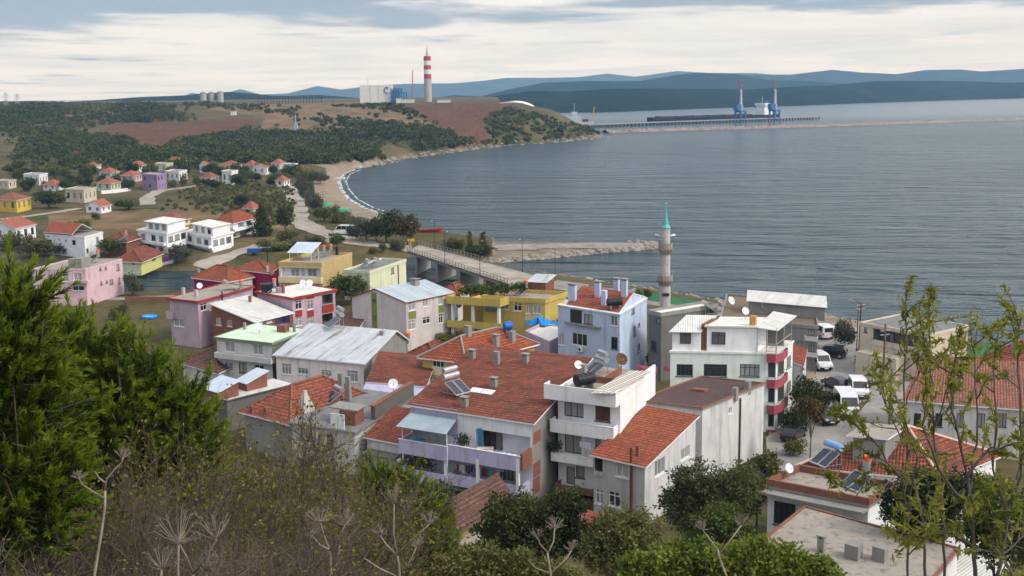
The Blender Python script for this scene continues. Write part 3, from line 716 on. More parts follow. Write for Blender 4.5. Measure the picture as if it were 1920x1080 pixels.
h.win('A', 1062, 875, 1078, 908, frame_d, 1, sill=False, name='door'); h.win('A', 1080, 875, 1096, 896, frame_d, 1)
h.win('A', 1062, 935, 1080, 960, frame_d, 1, sill=False, name='door')
g = MB(); g.box(.2, h.W*.62, h.D*.42, h.D*.44, 11.5, 12.1, T=h.pt).box(h.W*.5, h.W*.52, h.D*.44, h.D*.85, 11.5, 12.2, T=h.pt); g.build('low_wall', m_brick, h.root)
# striped canvas laid over the terrace railing
m, t, b = newmat('striped_canvas'); u = uvn(t); sx = N(t, 'ShaderNodeSeparateXYZ'); t.links.new(pos(t), sx.inputs[0])
fr_ = math_(t, 'FRACT', math_(t, 'MULTIPLY', math_(t, 'ADD', sx.outputs[0], math_(t, 'MULTIPLY', sx.outputs[1], -.72)), .85))
cr = ramp(t, fr_, (0, (.6, .56, .48, 1)), (.32, (.13, .13, .2, 1)), (.42, (.6, .56, .48, 1)), (.62, (.34, .15, .10, 1)), (.74, (.6, .56, .48, 1)), (.9, (.1, .1, .13, 1)))
t.nodes[cr.node.name].color_ramp.interpolation = 'CONSTANT'; t.links.new(cr, b.inputs['Base Color']); b.inputs['Roughness'].default_value = .9
q0, q1, q2, q3 = [h.st(P(x, y, 12.2)) for x, y in ((1106, 738), (1155, 740), (1222, 700), (1180, 700))]
h.slab('striped_awning', m, [[(*q0, 12.25), (*q1, 12.3), (*q2, 12.45), (*q3, 12.45)]], .03, m)
h.chimney(1093, 712, .6, 1.5, m_conc, False)
h.done(); white_h = h

# --- grey rendered house with the bright orange roof
h = House('house', 'grey rendered house with bright orange sloping tiled roof in front of the white terrace house', 'house', (1113, 851), (1209, 872), (1304, 816), 7.6, greyw, paleg, zb=1)
h.shed(t_or, 1.75, 'E', o=.3)
h.win('A', 1155, 865, 1179, 895, frame_w, 2); h.win('A', 1116, 917, 1132, 945, frame_w, 2, True); h.win('A', 1141, 922, 1163, 950, frame_w, 2, True)
h.loggia('A', 1115, 858, 1130, 888, 1.2); h.balcony('A', 1114, 884, 1130, 892, .12, greyw, .1, floor=False)
h.win('B', 1228, 860, 1247, 890, frame_w, 3); h.win('B', 1277, 838, 1293, 860, frame_w, 2); h.win('B', 1279, 900, 1296, 925, frame_w, 2)
a, z = h.hit('A', 1184, 900, .05); g = MB(); g.tube([h.wp('A', a, .14, 1.0), h.wp('A', a, .14, 8.9)], .12); g.build('stovepipe', m_rust, h.root)
h.chimney(1196, 855, .3, .9, m_brick, False); h.done(m_int); grey_h = h

# --- blank-walled block with the dark maroon flat roof
h = House('building', 'pale blank walled building with dark maroon flat roof edged in red brick', 'building', (1193, 754), (1317, 769), (1433, 722), 9.2, paleg, paleg, zb=1)
h.flat(felt, .1, .16, .10, m_brick, .22, sidem=m_conc)
h.win('A', 1209, 763, 1218, 778, frame_w, 1); h.win('A', 1220, 765, 1229, 780, frame_d, 1); h.win('A', 1283, 774, 1291, 785, frame_d, 1); h.win('B', 1366, 764, 1372, 776, frame_w, 1)
a, z = h.hit('B', 1386, 830, .05); MB().tube([h.wp('B', a, .1, 1.5), h.wp('B', a, .1, 8.9)], .09).build('drainpipe', m_rust, h.root)
for x, y in ((1402, 730), (1378, 742)): h.chimney(x, y, .45, .8, m_conc, False)
q = h.onroof(1312, 733); a, b_ = h.st(q); h.boxp('roof_hatch', m_brick, a-.7, a+.7, b_-.4, b_+.4, q[2]-.1, q[2]+.22)
h.done(); maroon_h = h

# --- light green apartment block with maroon corner balconies
h = House('apartment_building', 'light green apartment block with maroon corner balconies and white penthouse', 'apartment block', (1257, 661), (1456, 665), (1487, 642), 10.6, mint, mint)
h.flat(whitedeck, .1, .2, 0, sidem=mint)
for x0, y0, x1, y1 in ((1319, 683, 1363, 706), (1387, 683, 1424, 706), (1268, 683, 1299, 705)): h.win('A', x0, y0, x1, y1, frame_d, 4, True)
for x0, y0, x1, y1 in ((1386, 738, 1422, 758),): h.win('A', x0, y0, x1, y1, frame_d, 4, True)
for y in (678, 725, 770):
    h.loggia('A', 1440, y-4, 1454, y+30, 1.4); h.loggia('B', 1458, y-8, 1470, y+26, 1.4)
for y in (670, 718, 766):
    a0 = h.hit('A', 1440, y, .06)[0]; b1 = h.hit('B', 1471, y, .06)[0]; z1 = h.hit('A', 1448, y-8, 0)[1]; z0 = h.hit('A', 1448, y+8, 0)[1]
    g = MB(); g.poly([h.pt(a0, -.5, z0), h.pt(h.W+.1, -.7, z0), h.pt(h.W+.55, .3, z0), h.pt(h.W+.4, b1, z0)][::-1]); lo = [h.pt(a0, .0, z0), h.pt(a0, -.5, z0), h.pt(h.W+.1, -.7, z0), h.pt(h.W+.55, .3, z0), h.pt(h.W+.4, b1, z0), h.pt(h.W, b1, z0)]
    for i in range(5): g.poly([lo[i], lo[i+1], (*lo[i+1][:2], z1), (*lo[i][:2], z1)])
    g.poly([(*p_[:2], z0+.15) for p_ in lo]); g.poly([(*p_[:2], z0) for p_ in lo][::-1])
    for i in range(5): p_, q_ = lo[i], lo[i+1]; g.tube([(*p_[:2], z1+.28), (*q_[:2], z1+.28)], .03, 5, 1)
    g.tube([(*lo[2][:2], z1), (*lo[2][:2], z1+2.0)], .04, 5, 1)
    g.build('balcony', [maroon, m_metal], h.root)
for y in (678, 725): h.win('B', 1475, y-8+(-2), 1483, y+12, frame_d, 2)
h.win('B', 1475, 775, 1482, 795, frame_d, 2); h.panel('A', 1436, 806, 1455, 830, maroon, .02, 'plinth'); h.panel('B', 1458, 800, 1486, 824, maroon, .02, 'plinth')
# penthouse and its glazed terrace under a white canopy
pz = 10.8; q0, q1 = h.st(P(1259, 655, pz)), h.st(P(1424, 656, pz)); a0, a1 = .1, q1[0]; dp = 5.2; ph = 13.4
def pbox(nm, mt, a0, a1, b0, b1, z0, z1): return h.boxp(nm, mt, a0, a1, b0, b1, z0, z1)
w_ = pbox('penthouse_wall', white, a0+3.6, a1, .25, dp, pz, ph); pbox('penthouse_wall', white, a0, a0+2.9, .25, dp, pz, ph-.55)
pbox('penthouse_roof', whitedeck, a0+3.4, a1+.25, 0, dp+.3, ph+.002, ph+.17)
h.slab('penthouse_roof', s_white, [[(a0-.2, -.2, ph-.5), (a0+3.1, -.2, ph-.5), (a0+3.1, dp, ph+.35), (a0-.2, dp, ph+.35)]], .08)
pbox('penthouse_wall', m_brick, a0+2.9, a0+3.6, .6, dp-1, pz, ph+.2)
T = lambda a, o, z: h.pt(a, .25-o, z)
for x0, x1, y0, y1, f_ in ((1266, 1287, 632, 654, frame_b), (1328, 1354, 632, 654, frame_d)):
    c0 = h.st(P(x0, 645, pz+1))[0]; c1 = h.st(P(x1, 645, pz+1))[0]; h.win('A', 0, 0, 0, 0, f_, 2, True, off=-.25, sill=False, rect=(c0, c1, pz+.75, pz+2.05))
cz = pz+2.6; cc = [h.st(P(x, y, cz))[:2] for x, y in ((1425, 636), (1464, 640), (1489, 618), (1400, 610))]
h.slab('terrace_canopy', s_white, [[(a1, -.1, cz+.1), (h.W+.1, -.1, cz-.2), (h.W+.4, h.D*.95, cz+.25), (a1, h.D*.95, cz+.7)]], .07, trim_w)
g = MB()
for a, b_ in ((a1+.1, 0.05), (h.W*.5+a1*.5, .05), (h.W-.05, .05), (h.W-.05, h.D*.45), (h.W-.05, h.D*.9)): g.tube([h.pt(a, b_, pz), h.pt(a, b_, cz)], .05)
for a in (pz+.9,): g.tube([h.pt(a1, .05, a), h.pt(h.W-.05, .05, a), h.pt(h.W-.05, h.D*.9, a)], .04)
g.build('terrace_railing', m_metal, h.root)
pbox('terrace_back_wall', m_conc_d, a1+.2, h.W-.3, h.D*.55, h.D*.6, pz, pz+2.3)
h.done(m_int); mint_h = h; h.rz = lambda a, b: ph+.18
h.chimney(1412, 610, .6, 1.0, simple('clay_pot', col(190, 140, 80), .8), False)
# maroon canopies between the white house and the apartment block
for i, (q, lab) in enumerate((((1194, 688, 1232, 700), 'small maroon canopy behind the white terrace house'), ((1245, 690, 1302, 706), 'larger maroon canopy against the light green apartment block'))):
    a = P(q[0], q[1]+4, 7.0); b_ = P(q[2], q[3], 7.0); c = P(q[2], q[1], 7.4); d_ = P(q[0], q[1]-4, 7.4)
    r_ = thing('canopy', lab, 'canopy', (*((a+b_+c+d_)/4)[:2], 2.2)); g = MB(); g.poly([a, b_, c, d_]); g.poly([p_-[0, 0, .05] for p_ in (d_, c, b_, a)])
    for k in range(4): p_, q_ = (a, b_, c, d_)[k], (a, b_, c, d_)[(k+1) % 4]; g.poly([p_, p_-[0, 0, .05], q_-[0, 0, .05], q_])
    g.build('canopy_sheet', maroon, r_)
    for p_ in (a, b_, c, d_): MB().tube([(p_[0], p_[1], 2.2), p_-[0, 0, .06]], .05).build('canopy_post', m_metal, r_)

# --- pale blue house
h = House('house', 'pale blue three storey house with red tiled roof and grey chimneys', 'house', (1046, 574), (1162, 592), (1213, 561), 11.0, bluem, bluem)
h.flat(whitedeck, .12, .2, 0, sidem=bluem)
W0, D0, z0 = h.W, h.D, h.zt; h.zt += .22
h.slab('tiled_roof', t_or, [[(1.2, .5, z0+.25), (W0-.3, .5, z0+.25), (W0-.3, D0*.55, z0+1.7), (1.2, D0*.55, z0+1.7)], [(1.2, D0*.55, z0+1.7), (W0-.3, D0*.55, z0+1.7), (W0-.3, D0+.2, z0+.3), (1.2, D0+.2, z0+.3)]], .1)
h.zt = z0; h.extra.poly([h.pt(W0-.35, .5, z0+.2), h.pt(W0-.35, D0, z0+.2), h.pt(W0-.35, D0*.55, z0+1.6)], 1)
h.rz = lambda a, b: z0+.25+1.45*min(1, max(0, (b-.5)/(D0*.55-.5))) if a > 1 else z0+.2
h.win('A', 1069, 581, 1091, 607, frame_b, 3); h.win('A', 1095, 589, 1111, 608, frame_b, 2)
bz = h.rect('A', 1058, 606, 1124, 611, .5); MB().box(bz[0], bz[1], .02, .55, bz[2], bz[2]+.14, T=lambda a, o, z: h.wp('A', a, o, z)).build('ledge', m_conc, h.root)
h.win('A', 1145, 590, 1158, 611, frame_w, 2); h.win('A', 1073, 625, 1101, 648, frame_w, 3); h.win('A', 1146, 632, 1158, 655, frame_d, 2); h.win('A', 1047, 625, 1058, 647, frame_w, 2); h.win('A', 1075, 668, 1100, 690, frame_w, 3)
h.win('B', 1184, 575, 1190, 588, frame_d, 1); h.win('B', 1187, 612, 1192, 630, frame_d, 1); h.win('B', 1196, 606, 1200, 612, frame_d, 1); h.win('B', 1195, 645, 1200, 660, frame_d, 1); h.win('B', 1196, 568, 1199, 573, frame_d, 1)
for x, y, w_, hh in ((1073, 562, 1.2, 1.9), (1121, 556, .8, 1.8), (1133, 571, .7, 1.8), (1171, 555, .8, 2.0), (1156, 543, .8, 1.3)): h.chimney(x, y, w_, hh, bluem, x != 1133, d=.8)
h.done(); blue_h = h

# --- yellow house with hipped roof behind the lilac house
h = House('house', 'ochre yellow house with hipped red tiled roof and cream panel under its window', 'house', (792, 665), (872, 674), (1002, 641), 9.0, yel, yel)
h.hip(t_or, 1.9, .45, capm=m_conc); h.win('A', 810, 668, 832, 689, frame_w, 3); h.panel('A', 810, 691, 832, 704, creamy, .04); h.win('A', 810, 706, 832, 722, frame_w, 2)
h.win('B', 972, 645, 984, 655, frame_d, 2)
for x, y in ((877, 628), (960, 638), (930, 648)): h.chimney(x, y, .6, 1.1, m_conc, x == 930)
h.done()

# --- pale pink house under the rust streaked metal roof
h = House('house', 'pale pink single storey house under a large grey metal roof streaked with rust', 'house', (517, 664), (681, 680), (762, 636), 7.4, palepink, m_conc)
h.gable(s_rust, 1.9, 's', .72, .35)
for x0, y0, x1, y1 in ((528, 682, 546, 702), (558, 690, 578, 702), (602, 694, 622, 706), (650, 695, 671, 716)): h.win('A', x0, y0, x1, y1, frame_w, 3, True)
h.win('B', 724, 660, 729, 667, frame_d, 1); h.chimney(716, 628, .5, .5, m_conc, False); h.done()

# --- white house with the pale green deck roof
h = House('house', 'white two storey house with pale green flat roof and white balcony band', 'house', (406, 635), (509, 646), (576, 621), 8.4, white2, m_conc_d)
h.flat(greendeck, .3, .22, .06, simple('green_edge', col(110, 130, 105), .8), .12)
h.win('A', 422, 640, 440, 660, frame_w, 2); h.win('A', 474, 645, 493, 665, frame_w, 2); h.win('A', 420, 679, 437, 695, frame_w, 2, mat_pane=purplein); h.win('A', 448, 680, 463, 699, frame_b, 2); h.win('A', 477, 684, 495, 704, frame_w, 2)
h.balcony('A', 402, 667, 508, 677, 1.0, white2); h.chimney(531, 622, 1.3, .9, m_brick, False, 1.0); h.chimney(459, 618, .3, .9, m_conc, False); h.chimney(552, 622, .3, 1.1, m_conc, False); h.done()

# --- unplastered brick house with the whitish sheet roof
h = House('house', 'bare red brick house under a low white sheet roof beside the pink houses', 'house', (397, 590), (478, 603), (548, 586), 7.0, m_brick, m_brick)
h.shed(s_white, 1.6, 'C', .25); h.win('A', 405, 596, 415, 610, frame_w, 2); h.win('A', 426, 600, 435, 612, frame_w, 1); h.loggia('B', 515, 592, 544, 610, 1.6, 2); h.win('B', 484, 598, 492, 606, frame_w, 1); h.win('B', 500, 597, 510, 605, frame_w, 1)
h.chimney(469, 566, .35, .9, m_brick, False); h.done(purplein)

# --- dusty pink house on the left of it
h = House('house', 'dusty pink corner house with red roof edge, left of the bare brick house', 'house', (318, 562), (371, 568), (472, 540), 8.8, pinkm, pinkm)
h.flat(m_deck, .35, .22, .1, redtrim, .2); h.win('A', 326, 597, 345, 612, frame_w, 2); h.win('B', 376, 568, 388, 582, frame_w, 2, True); h.win('B', 393, 568, 397, 582, frame_w, 1)
for x, y in ((344, 552), (368, 556)): h.chimney(x, y, .45, 1.0, pinkm, False)
h.balcony('A', 311, 585, 322, 598, .6, pinkm); h.done()

# --- pink house with red spandrels
h = House('house', 'pink house with red panels between its windows and a red roof edge', 'house', (482, 550), (548, 562), (628, 546), 8.7, pinkm, pinkm)
h.flat(whitedeck, .3, .22, .12, redtrim, .2)
for x in (560, 582): h.win('B', x-6, 563, x+6, 580, frame_w, 2, True); h.panel('B', x-6.5, 582, x+6.5, 594, redtrim, .03, 'red_panel'); h.win('B', x-6, 595, x+6, 611, frame_w, 2, True)
h.loggia('B', 604, 552, 624, 570, 1.6, 2); h.balcony('B', 605, 571, 626, 585, .15, redtrim, .1, floor=False); h.loggia('B', 604, 588, 624, 606, 1.6, 2); h.balcony('B', 605, 604, 626, 612, .15, redtrim, .1, floor=False)
h.panel('B', 553, 555, 567, 562, redtrim, .03, 'red_panel'); h.panel('B', 575, 553, 589, 560, redtrim, .03, 'red_panel')
h.chimney(531, 550, .4, 1.4, m_brick, False); h.chimney(522, 549, .6, .8, pinkm, False); h.done(m_int)

# --- grey-white block with the blue metal roof and green stripes
h = House('apartment_building', 'greyish white block with pale blue metal roof and olive green stripes', 'apartment block', (660, 556), (761, 566), (851, 548), 9.3, pl('off_white_plaster', 205, 196, 194, 1.0), None)
h.gable(s_blue, 1.5, 't', .45, .2, under=redtrim)
a0, a1, z0, z1 = h.rect('A', 697, 546, 707, 620); h.panel('A', 0, 0, 0, 0, olive, .03, 'green_stripe', rect=(a0, a1, 2, h.zt+.9)); h.win('A', 700, 560, 704, 566, frame_d, 1, off=.03, sill=False); h.win('A', 700, 593, 704, 600, frame_d, 1, off=.03, sill=False)
for x0, y0, x1, y1 in ((766, 562, 779, 582), (793, 560, 803, 575), (822, 553, 830, 571), (766, 600, 779, 618), (793, 594, 807, 607), (823, 588, 831, 606)): h.win('B', x0, y0, x1, y1, frame_w, 2, True)
h.panel('B', 766, 584, 780, 598, olive, .03, 'green_panel'); h.panel('B', 822, 572, 831, 586, olive, .03, 'green_panel'); h.chimney(778, 534, .9, .7, m_conc, True); h.done()

# --- tan house with roof tanks
h = House('house', 'tan and white house with tall side wall and white canopy on its roof', 'house', (523, 498), (603, 500), (660, 480), 8.0, creamy, tanm)
h.flat(m_deck, .05, .2, .5, tanm, .2)
h.loggia('A', 527, 502, 601, 519, 1.2); h.balcony('A', 522, 520, 602, 531, .9, creamy)
for x0, x1 in ((546, 562), (566, 572), (577, 594)): h.win('A', x0, 504, x1, 518, frame_w, 2, off=-1.15, sill=False)
q = h.onroof(568, 488); a, b_ = h.st(q); h.slab('roof_canopy', s_clean, [[(a-2.6, b_-1, 9.7), (a+2.2, b_-1, 9.7), (a+2.6, b_+2.6, 11.2), (a-2.2, b_+2.6, 11.2)]], .06); g = MB()
for i in (-2.2, 2.0):
    for j, zz in ((-.8, 9.7), (2.4, 11.1)): g.tube([h.pt(a+i, b_+j, 8.1), h.pt(a+i, b_+j, zz)], .05)
g.build('canopy_frame', trim_w, h.root); h.chimney(632, 478, .4, 1.6, m_dark, False); h.done(white)

# --- magenta houses with orange roofs by the river
h = House('house', 'deep magenta house with orange hipped roof on the river bank', 'house', (363, 518), (426, 526), (473, 517), 5.8, magenta, white2)
h.hip(t_or, 1.9, .4, capm=t_pale); h.chimney(372, 513, .5, .9, m_conc, False); h.done()
h = House('house', 'smaller magenta house with one white window, behind the first magenta house', 'house', (446, 504), (505, 511), (521, 499), 6.6, magenta, magenta)
h.hip(t_or, 1.4, .35, capm=t_pale); h.panel('A', 500, 488+10, 504, 510, white, .03); h.win('B', 507, 504, 514, 514, frame_w, 2); h.done()

# --- pale lime flat-roofed building beside the bridge
h = House('building', 'pale lime building with rust stained side wall at the end of the bridge', 'building', (645, 511), (693, 514), (761, 491), 7.0, paleyel, paleyel)
h.flat(m_deck_g, .1, .2, .35, paleyel, .18); h.win('B', 733, 502, 739, 513, frame_d, 1)
a, z = h.hit('B', 747, 520, .03); MB().box(a-.25, a+.25, -.01, .03, 1.5, 7, T=lambda q, o, z: h.wp('B', q, o, z)).build('rust_streak', m_rust, h.root); h.done()

# --- mustard building with planted balconies
h = House('apartment_building', 'mustard yellow building with wrap around balconies and vines on its roof edge', 'apartment block', (905, 562), (1022, 569), (1062, 556), 8.4, yel, yel)
h.flat(m_deck, .15, .2, .5, yel, .18)
h.win('A', 963, 568, 978, 583, frame_w, 2, True); h.win('A', 986, 572, 995, 588, frame_w, 2); h.win('A', 999, 572, 1014, 588, frame_w, 2); h.panel('A', 985, 590, 1018, 601, creamy, .03)
h.win('A', 940, 566, 953, 580, frame_w, 2); h.loggia('A', 907, 566, 936, 584, 1.4)
h.balcony('A', 857, 550, 947, 564, 2.6, yel, rect=(-4.2, 4.2, 8.0, 9.15), name='roof_parapet'); h.balcony('A', 857, 585, 947, 598, 2.6, yel, rect=(-4.2, 4.4, 4.6, 5.6))
for a in (-3.6, -.4, 3.6): MB().box(a-.18, a+.18, -2.1, -1.75, 1.5, 8.0, T=h.pt).build('column', white, h.root)
h.boxp('side_wing', yel, -3.9, -.02, 1.2, h.D-.3, 1.5, 8.0)
q = h.onroof(1008, 546); a, b_ = h.st(q); h.boxp('roof_shed', m_brick, a-1.2, a+1.6, b_-.6, b_+2, q[2]-.3, q[2]+1.5); h.slab('shed_roof', s_rust, [[(a-1.4, b_-.8, q[2]+1.5), (a+1.9, b_-.8, q[2]+1.5), (a+1.9, b_+2.2, q[2]+2.3), (a-1.4, b_+2.2, q[2]+2.3)]], .06)
h.done(white); mustard_h = h

# --- grey-brown tower block and deck behind the apartment block
h = House('building', 'grey brown unpainted building between the pale blue house and the apartment block', 'building', (1216, 588), (1240, 594), (1345, 577), 10.4, m_conc_d, m_conc_d)
h.flat(whitedeck, .1, .2, .3, m_conc, .18); h.win('A', 1230, 598, 1236, 606, frame_d, 1); h.win('A', 1221, 640, 1231, 658, frame_d, 1); h.done(); tower_h = h
h = House('building', 'long low concrete building with brown flat roof along the promenade', 'building', (1352, 600), (1533, 617), (1526, 570), 7.6, m_conc, m_conc, back=m_conc)
h.flat(plaster('brown_roof', (.17, .125, .085, 1), .6), .15, .2, .25, m_conc, .2)
for y in (632, 662):
    h.balcony('A', 1508, y, 1534, y+8, .9, paleg); h.win('A', 1516, y-15, 1527, y-2, frame_d, 2, sill=False)
h.win('A', 1494, 640, 1504, 655, frame_d, 1)
q = h.onroof(1470, 592); a, b_ = h.st(q); h.boxp('roof_room', m_conc, a-5, a+5.5, b_-.2, b_+3.5, q[2]-.2, q[2]+1.7); h.slab('roof_room_cover', s_white, [[(a-5.3, b_-.6, q[2]+1.72), (a+5.8, b_-.6, q[2]+1.72), (a+5.8, b_+3.8, q[2]+2.5), (a-5.3, b_+3.8, q[2]+2.5)]], .07)
h.done(); low_h = h

# --- beige flat-roofed house by the shore on the right
h = House('building', 'beige flat roofed building with recessed balcony facing the car park', 'building', (1613, 609), (1741, 632), (1815, 615), 8.0, beige, beige)
h.flat(m_deck_g, .1, .22, .15, beige, .2); h.loggia('A', 1637, 613, 1738, 648, 1.5); h.balcony('A', 1637, 646, 1738, 656, .15, beige, .12, floor=False)
h.win('A', 1620, 614, 1626, 623, frame_d, 1)
for x in (1646, 1672, 1700): h.win('A', x-4, 624, x+5, 644, frame_d, 1, off=-1.45, sill=False)
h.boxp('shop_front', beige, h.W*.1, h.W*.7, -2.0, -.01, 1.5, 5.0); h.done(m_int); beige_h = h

# --- right hand tiled roofs
h = House('house', 'long cream house with weathered pink tiled roof behind the right hand saplings', 'house', (1700, 748), (1930, 766), (1950, 712), 7.4, white2, white2)
h.gable(t_pale, 2.1, 's', .9, .4)
for x in (1720, 1760, 1800, 1840, 1880): h.win('A', x-7, 775, x+7, 800, frame_d, 2)
h.done()
h = House('house', 'red tiled house at the right edge beside the green lawn', 'house', (1835, 672), (1945, 694), (2010, 668), 6.0, beige, beige); h.hip(t_or, 2.2, .5); h.chimney(1903, 660, .6, 1.2, m_conc, True); h.done()

# --- lower right flat roofed house with brick parapet
h = House('house', 'white low house with red brick parapet round its flat roof in the lower right', 'house', (1440, 915), (1628, 952), (1682, 922), 7.2, white, white, zb=3)
h.flat(m_deck, .1, .2, .55, m_brick, .22, sidem=m_conc); T = lambda a, o, z: h.wp('A', a, o, z)
MB().box(-.2, h.W+.1, .12, 1.2, 7.0, 7.18, T=T).build('eaves', m_conc, h.root)
h.win('A', 1451, 922, 1492, 958, frame_d, 4, rect=(h.rect('A', 1451, 922, 1492, 958)[0], h.rect('A', 1451, 922, 1492, 958)[1], 4.4, 6.3)); h.win('A', 1503, 940, 1519, 965, frame_b, 1, name='door', sill=False, rect=(*h.rect('A', 1503, 940, 1519, 965)[:2], 3.6, 6.3)); h.win('A', 1572, 950, 1605, 980, frame_w, 3, rect=(*h.rect('A', 1572, 950, 1605, 980)[:2], 4.0, 6.2)); h.done(); parap_h = h
h = House('house', 'white house with broad red tiled hipped roof behind the brick parapet house', 'house', (1506, 868), (1762, 893), (1868, 850), 6.4, white, white); h.hip(t_red, 2.9, .4, k=.55, capm=pl('pale_ridge', 215, 180, 170)); h.win('B', 1800, 870, 1815, 885, frame_d, 2)
q = h.onroof(1640, 850); a, b_ = h.st(q); h.boxp('roof_turret', m_conc, a-1.3, a+1.3, b_-.9, b_+1.3, q[2]-.8, q[2]+1.7); h.slab('turret_roof', m_deck, [[(a-1.7, b_-1.3, q[2]+1.7), (a+1.7, b_-1.3, q[2]+1.7), (a+1.7, b_+1.7, q[2]+2.2), (a-1.7, b_+1.7, q[2]+2.2)]], .14); h.done(); hip_h = h
h = House('house', 'nearest house at the bottom right, its pale deck roof edged with red tiles', 'house', (1376, 1062), (1690, 1165), (1796, 1034), 6.6, white2, white2, zb=3)
h.flat(m_deck, .1, .2, .1, m_brick, .2, sidem=m_conc)
for x, y, w_ in ((1540, 1035, .5), (1600, 1045, 1.0), (1650, 1050, .9)): h.chimney(x, y, w_, 1.0, m_conc, x == 1540)
h.done(); near_h = h

# --- left near cluster
h = House('house', 'low house with hipped old orange tile roof beside the concrete deck house', 'house', (458, 767), (545, 789), (692, 741), 6.4, m_conc, m_conc); h.hip(t_old, 2.3, .45, capm=t_pale)
for x, y in ((473, 772), (499, 775)): h.chimney(x, y, .35, .6, m_brick, False)
h.done(); hipo_h = h
h = House('house', 'shabby house with grey concrete deck roof full of odds and ends', 'house', (546, 794), (664, 812), (769, 746), 6.4, white2, white2); h.flat(m_deck_g, .35, .2, 0, sidem=m_conc)
h.win('A', 560, 808, 585, 830, frame_w, 2); h.win('A', 596, 812, 608, 835, frame_d, 1); h.win('A', 613, 814, 625, 836, frame_d, 1)
h.boxp('parapet', m_conc_d, h.W-.1, h.W+.35, h.D*.3, h.D+.3, 6.55, 8.0); h.boxp('coping', m_brick, h.W-.15, h.W+.4, h.D*.28, h.D+.33, 8.003, 8.1)
q = h.onroof(655, 795); a, b_ = h.st(q); h.boxp('stair_box', m_brick, a-.9, a+.9, b_-.4, b_+1.6, 6.5, 8.0); h.boxp('stair_roof', m_conc, a-2.2, a+1.1, b_-.3, b_+1.9, 8.003, 8.13)
q = h.onroof(634, 803); a, b_ = h.st(q); h.boxp('white_board', trim_w, a-.8, a+.8, b_-.1, b_, 6.6, 8.0)
q = h.onroof(573, 770); 
g = MB().lathe([(1.0, 0), (.9, .5), (.25, 2.0), (.2, 2.2)], 4, c=(q[0], q[1], q[2]-.1)); g.build('chimney', plaster('pale_cone', (.5, .47, .42, 1), .4), h.root)
for x, y in ((640, 745), (654, 752)): h.chimney(x, y, .5, 2.6, m_conc, False)
h.done(); deck_h = h
h = House('house', 'narrow white house with red tile roof squeezed beside the lilac house', 'house', (688, 818), (750, 830), (800, 792), 5.8, white2, white2); h.shed(t_old, 1.0, 'E', .3)
T = lambda a, o, z: h.wp('A', a, o, z); MB().box(.2, h.W, .02, 1.6, 4.55, 4.68, T=T).build('porch_roof', m_conc_d, h.root); h.done()
h = House('house', 'low house with red tiled roof and long lilac awning behind the shabby deck house', 'house', (690, 714), (796, 722), (820, 690), 6.6, white2, white2); h.gable(t_red, 1.7, 's', .9, .3)
T = lambda a, o, z: h.wp('A', a, o, z); c = [T(-.3, .03, 6.5), T(h.W, .03, 6.5), T(h.W, 1.5, 5.75), T(-.3, 1.5, 5.75)]
g = MB().poly(c[::-1]); g.poly([(x, y, z-.05) for x, y, z in c]); g.poly([c[2], c[3], (*c[3][:2], 5.7), (*c[2][:2], 5.7)]); g.build('awning', lilac, h.root); h.win('A', 725, 735, 740, 742, frame_d, 2); h.win('A', 757, 735, 772, 742, frame_d, 2); h.done()
h = House('outbuilding', 'brick outbuilding with pale blue sheet roofs beside the pine', 'outbuilding', (392, 742), (425, 752), (545, 722), 5.6, m_conc_d, m_conc_d); h.flat(s_white, .2, .15, 0)
for (x, y), (w_, d_), rs in (((413, 742), (3.4, 2.6), .8), ((473, 727), (2.0, 2.8), .9)):
    q = h.onroof(x, y); a, b_ = h.st(q); h.boxp('skylight_box', m_brick, a-w_/2, a+w_/2, b_-d_/2, b_+d_/2, q[2]-.05, q[2]+.9); h.slab('skylight_roof', s_clean, [[(a-w_/2-.2, b_-d_/2-.2, q[2]+.95), (a+w_/2+.2, b_-d_/2-.2, q[2]+.95), (a+w_/2+.2, b_+d_/2+.2, q[2]+.95+rs), (a-w_/2-.2, b_+d_/2+.2, q[2]+.95+rs)]], .06)
    h.extra.poly([h.pt(a+w_/2, b_-d_/2, q[2]+.9), h.pt(a+w_/2, b_+d_/2, q[2]+.9), h.pt(a+w_/2, b_+d_/2, q[2]+.85+rs)], 3)
h.done()
h = House('house', 'small house with dark brown tiled roof left of the green roofed house', 'house', (343, 678), (408, 696), (470, 668), 5.0, white2, white2); h.hip(t_brown, 1.6, .4, capm=t_brown); h.win('A', 381, 690, 396, 700, frame_d, 2); h.done()
h = House('shed', 'tumbledown shed with mossy brown tile roof below the lilac balconies', 'shed', (820, 962), (862, 992), (962, 934), 5.2, pl('mud_wall', 150, 130, 95), None, zb=2.5); h.gable(t_brown, 1.2, 't', .25, .3, under=m_wood); h.done()
h = House('shed', 'small shed with pale flat concrete roof at the foot of the hill', 'shed', (826, 1000), (875, 1032), (935, 1002), 4.2, m_conc, m_conc, zb=2.5); h.flat(m_deck, .15, .15, .1, m_conc, .15); h.done()
h = House('house', 'small orange roofed house half hidden behind the blue metal roof', 'house', (826, 546), (858, 552), (880, 541), 6.6, white2, white2); h.hip(t_or, 1.1, .3); h.done()
h = House('house', 'low brown tiled roof tucked between the pink house and the blue roofed block', 'house', (618, 612), (668, 618), (690, 600), 5.5, white2, white2); h.shed(t_brown, 1.1, 'E', .3); h.done()
h = House('house', 'low house with dull red roof behind the rusty metal roof', 'house', (770, 660), (812, 668), (850, 650), 5.4, white2, white2); h.hip(t_red, 1.0, .3); h.done()
h = House('building', 'low brown roofed building along the promenade behind the pale blue house', 'building', (1062, 552), (1150, 560), (1190, 546), 6.6, m_conc, m_conc); h.flat(m_deck_g, .1, .2, .3, m_conc, .18); h.done()
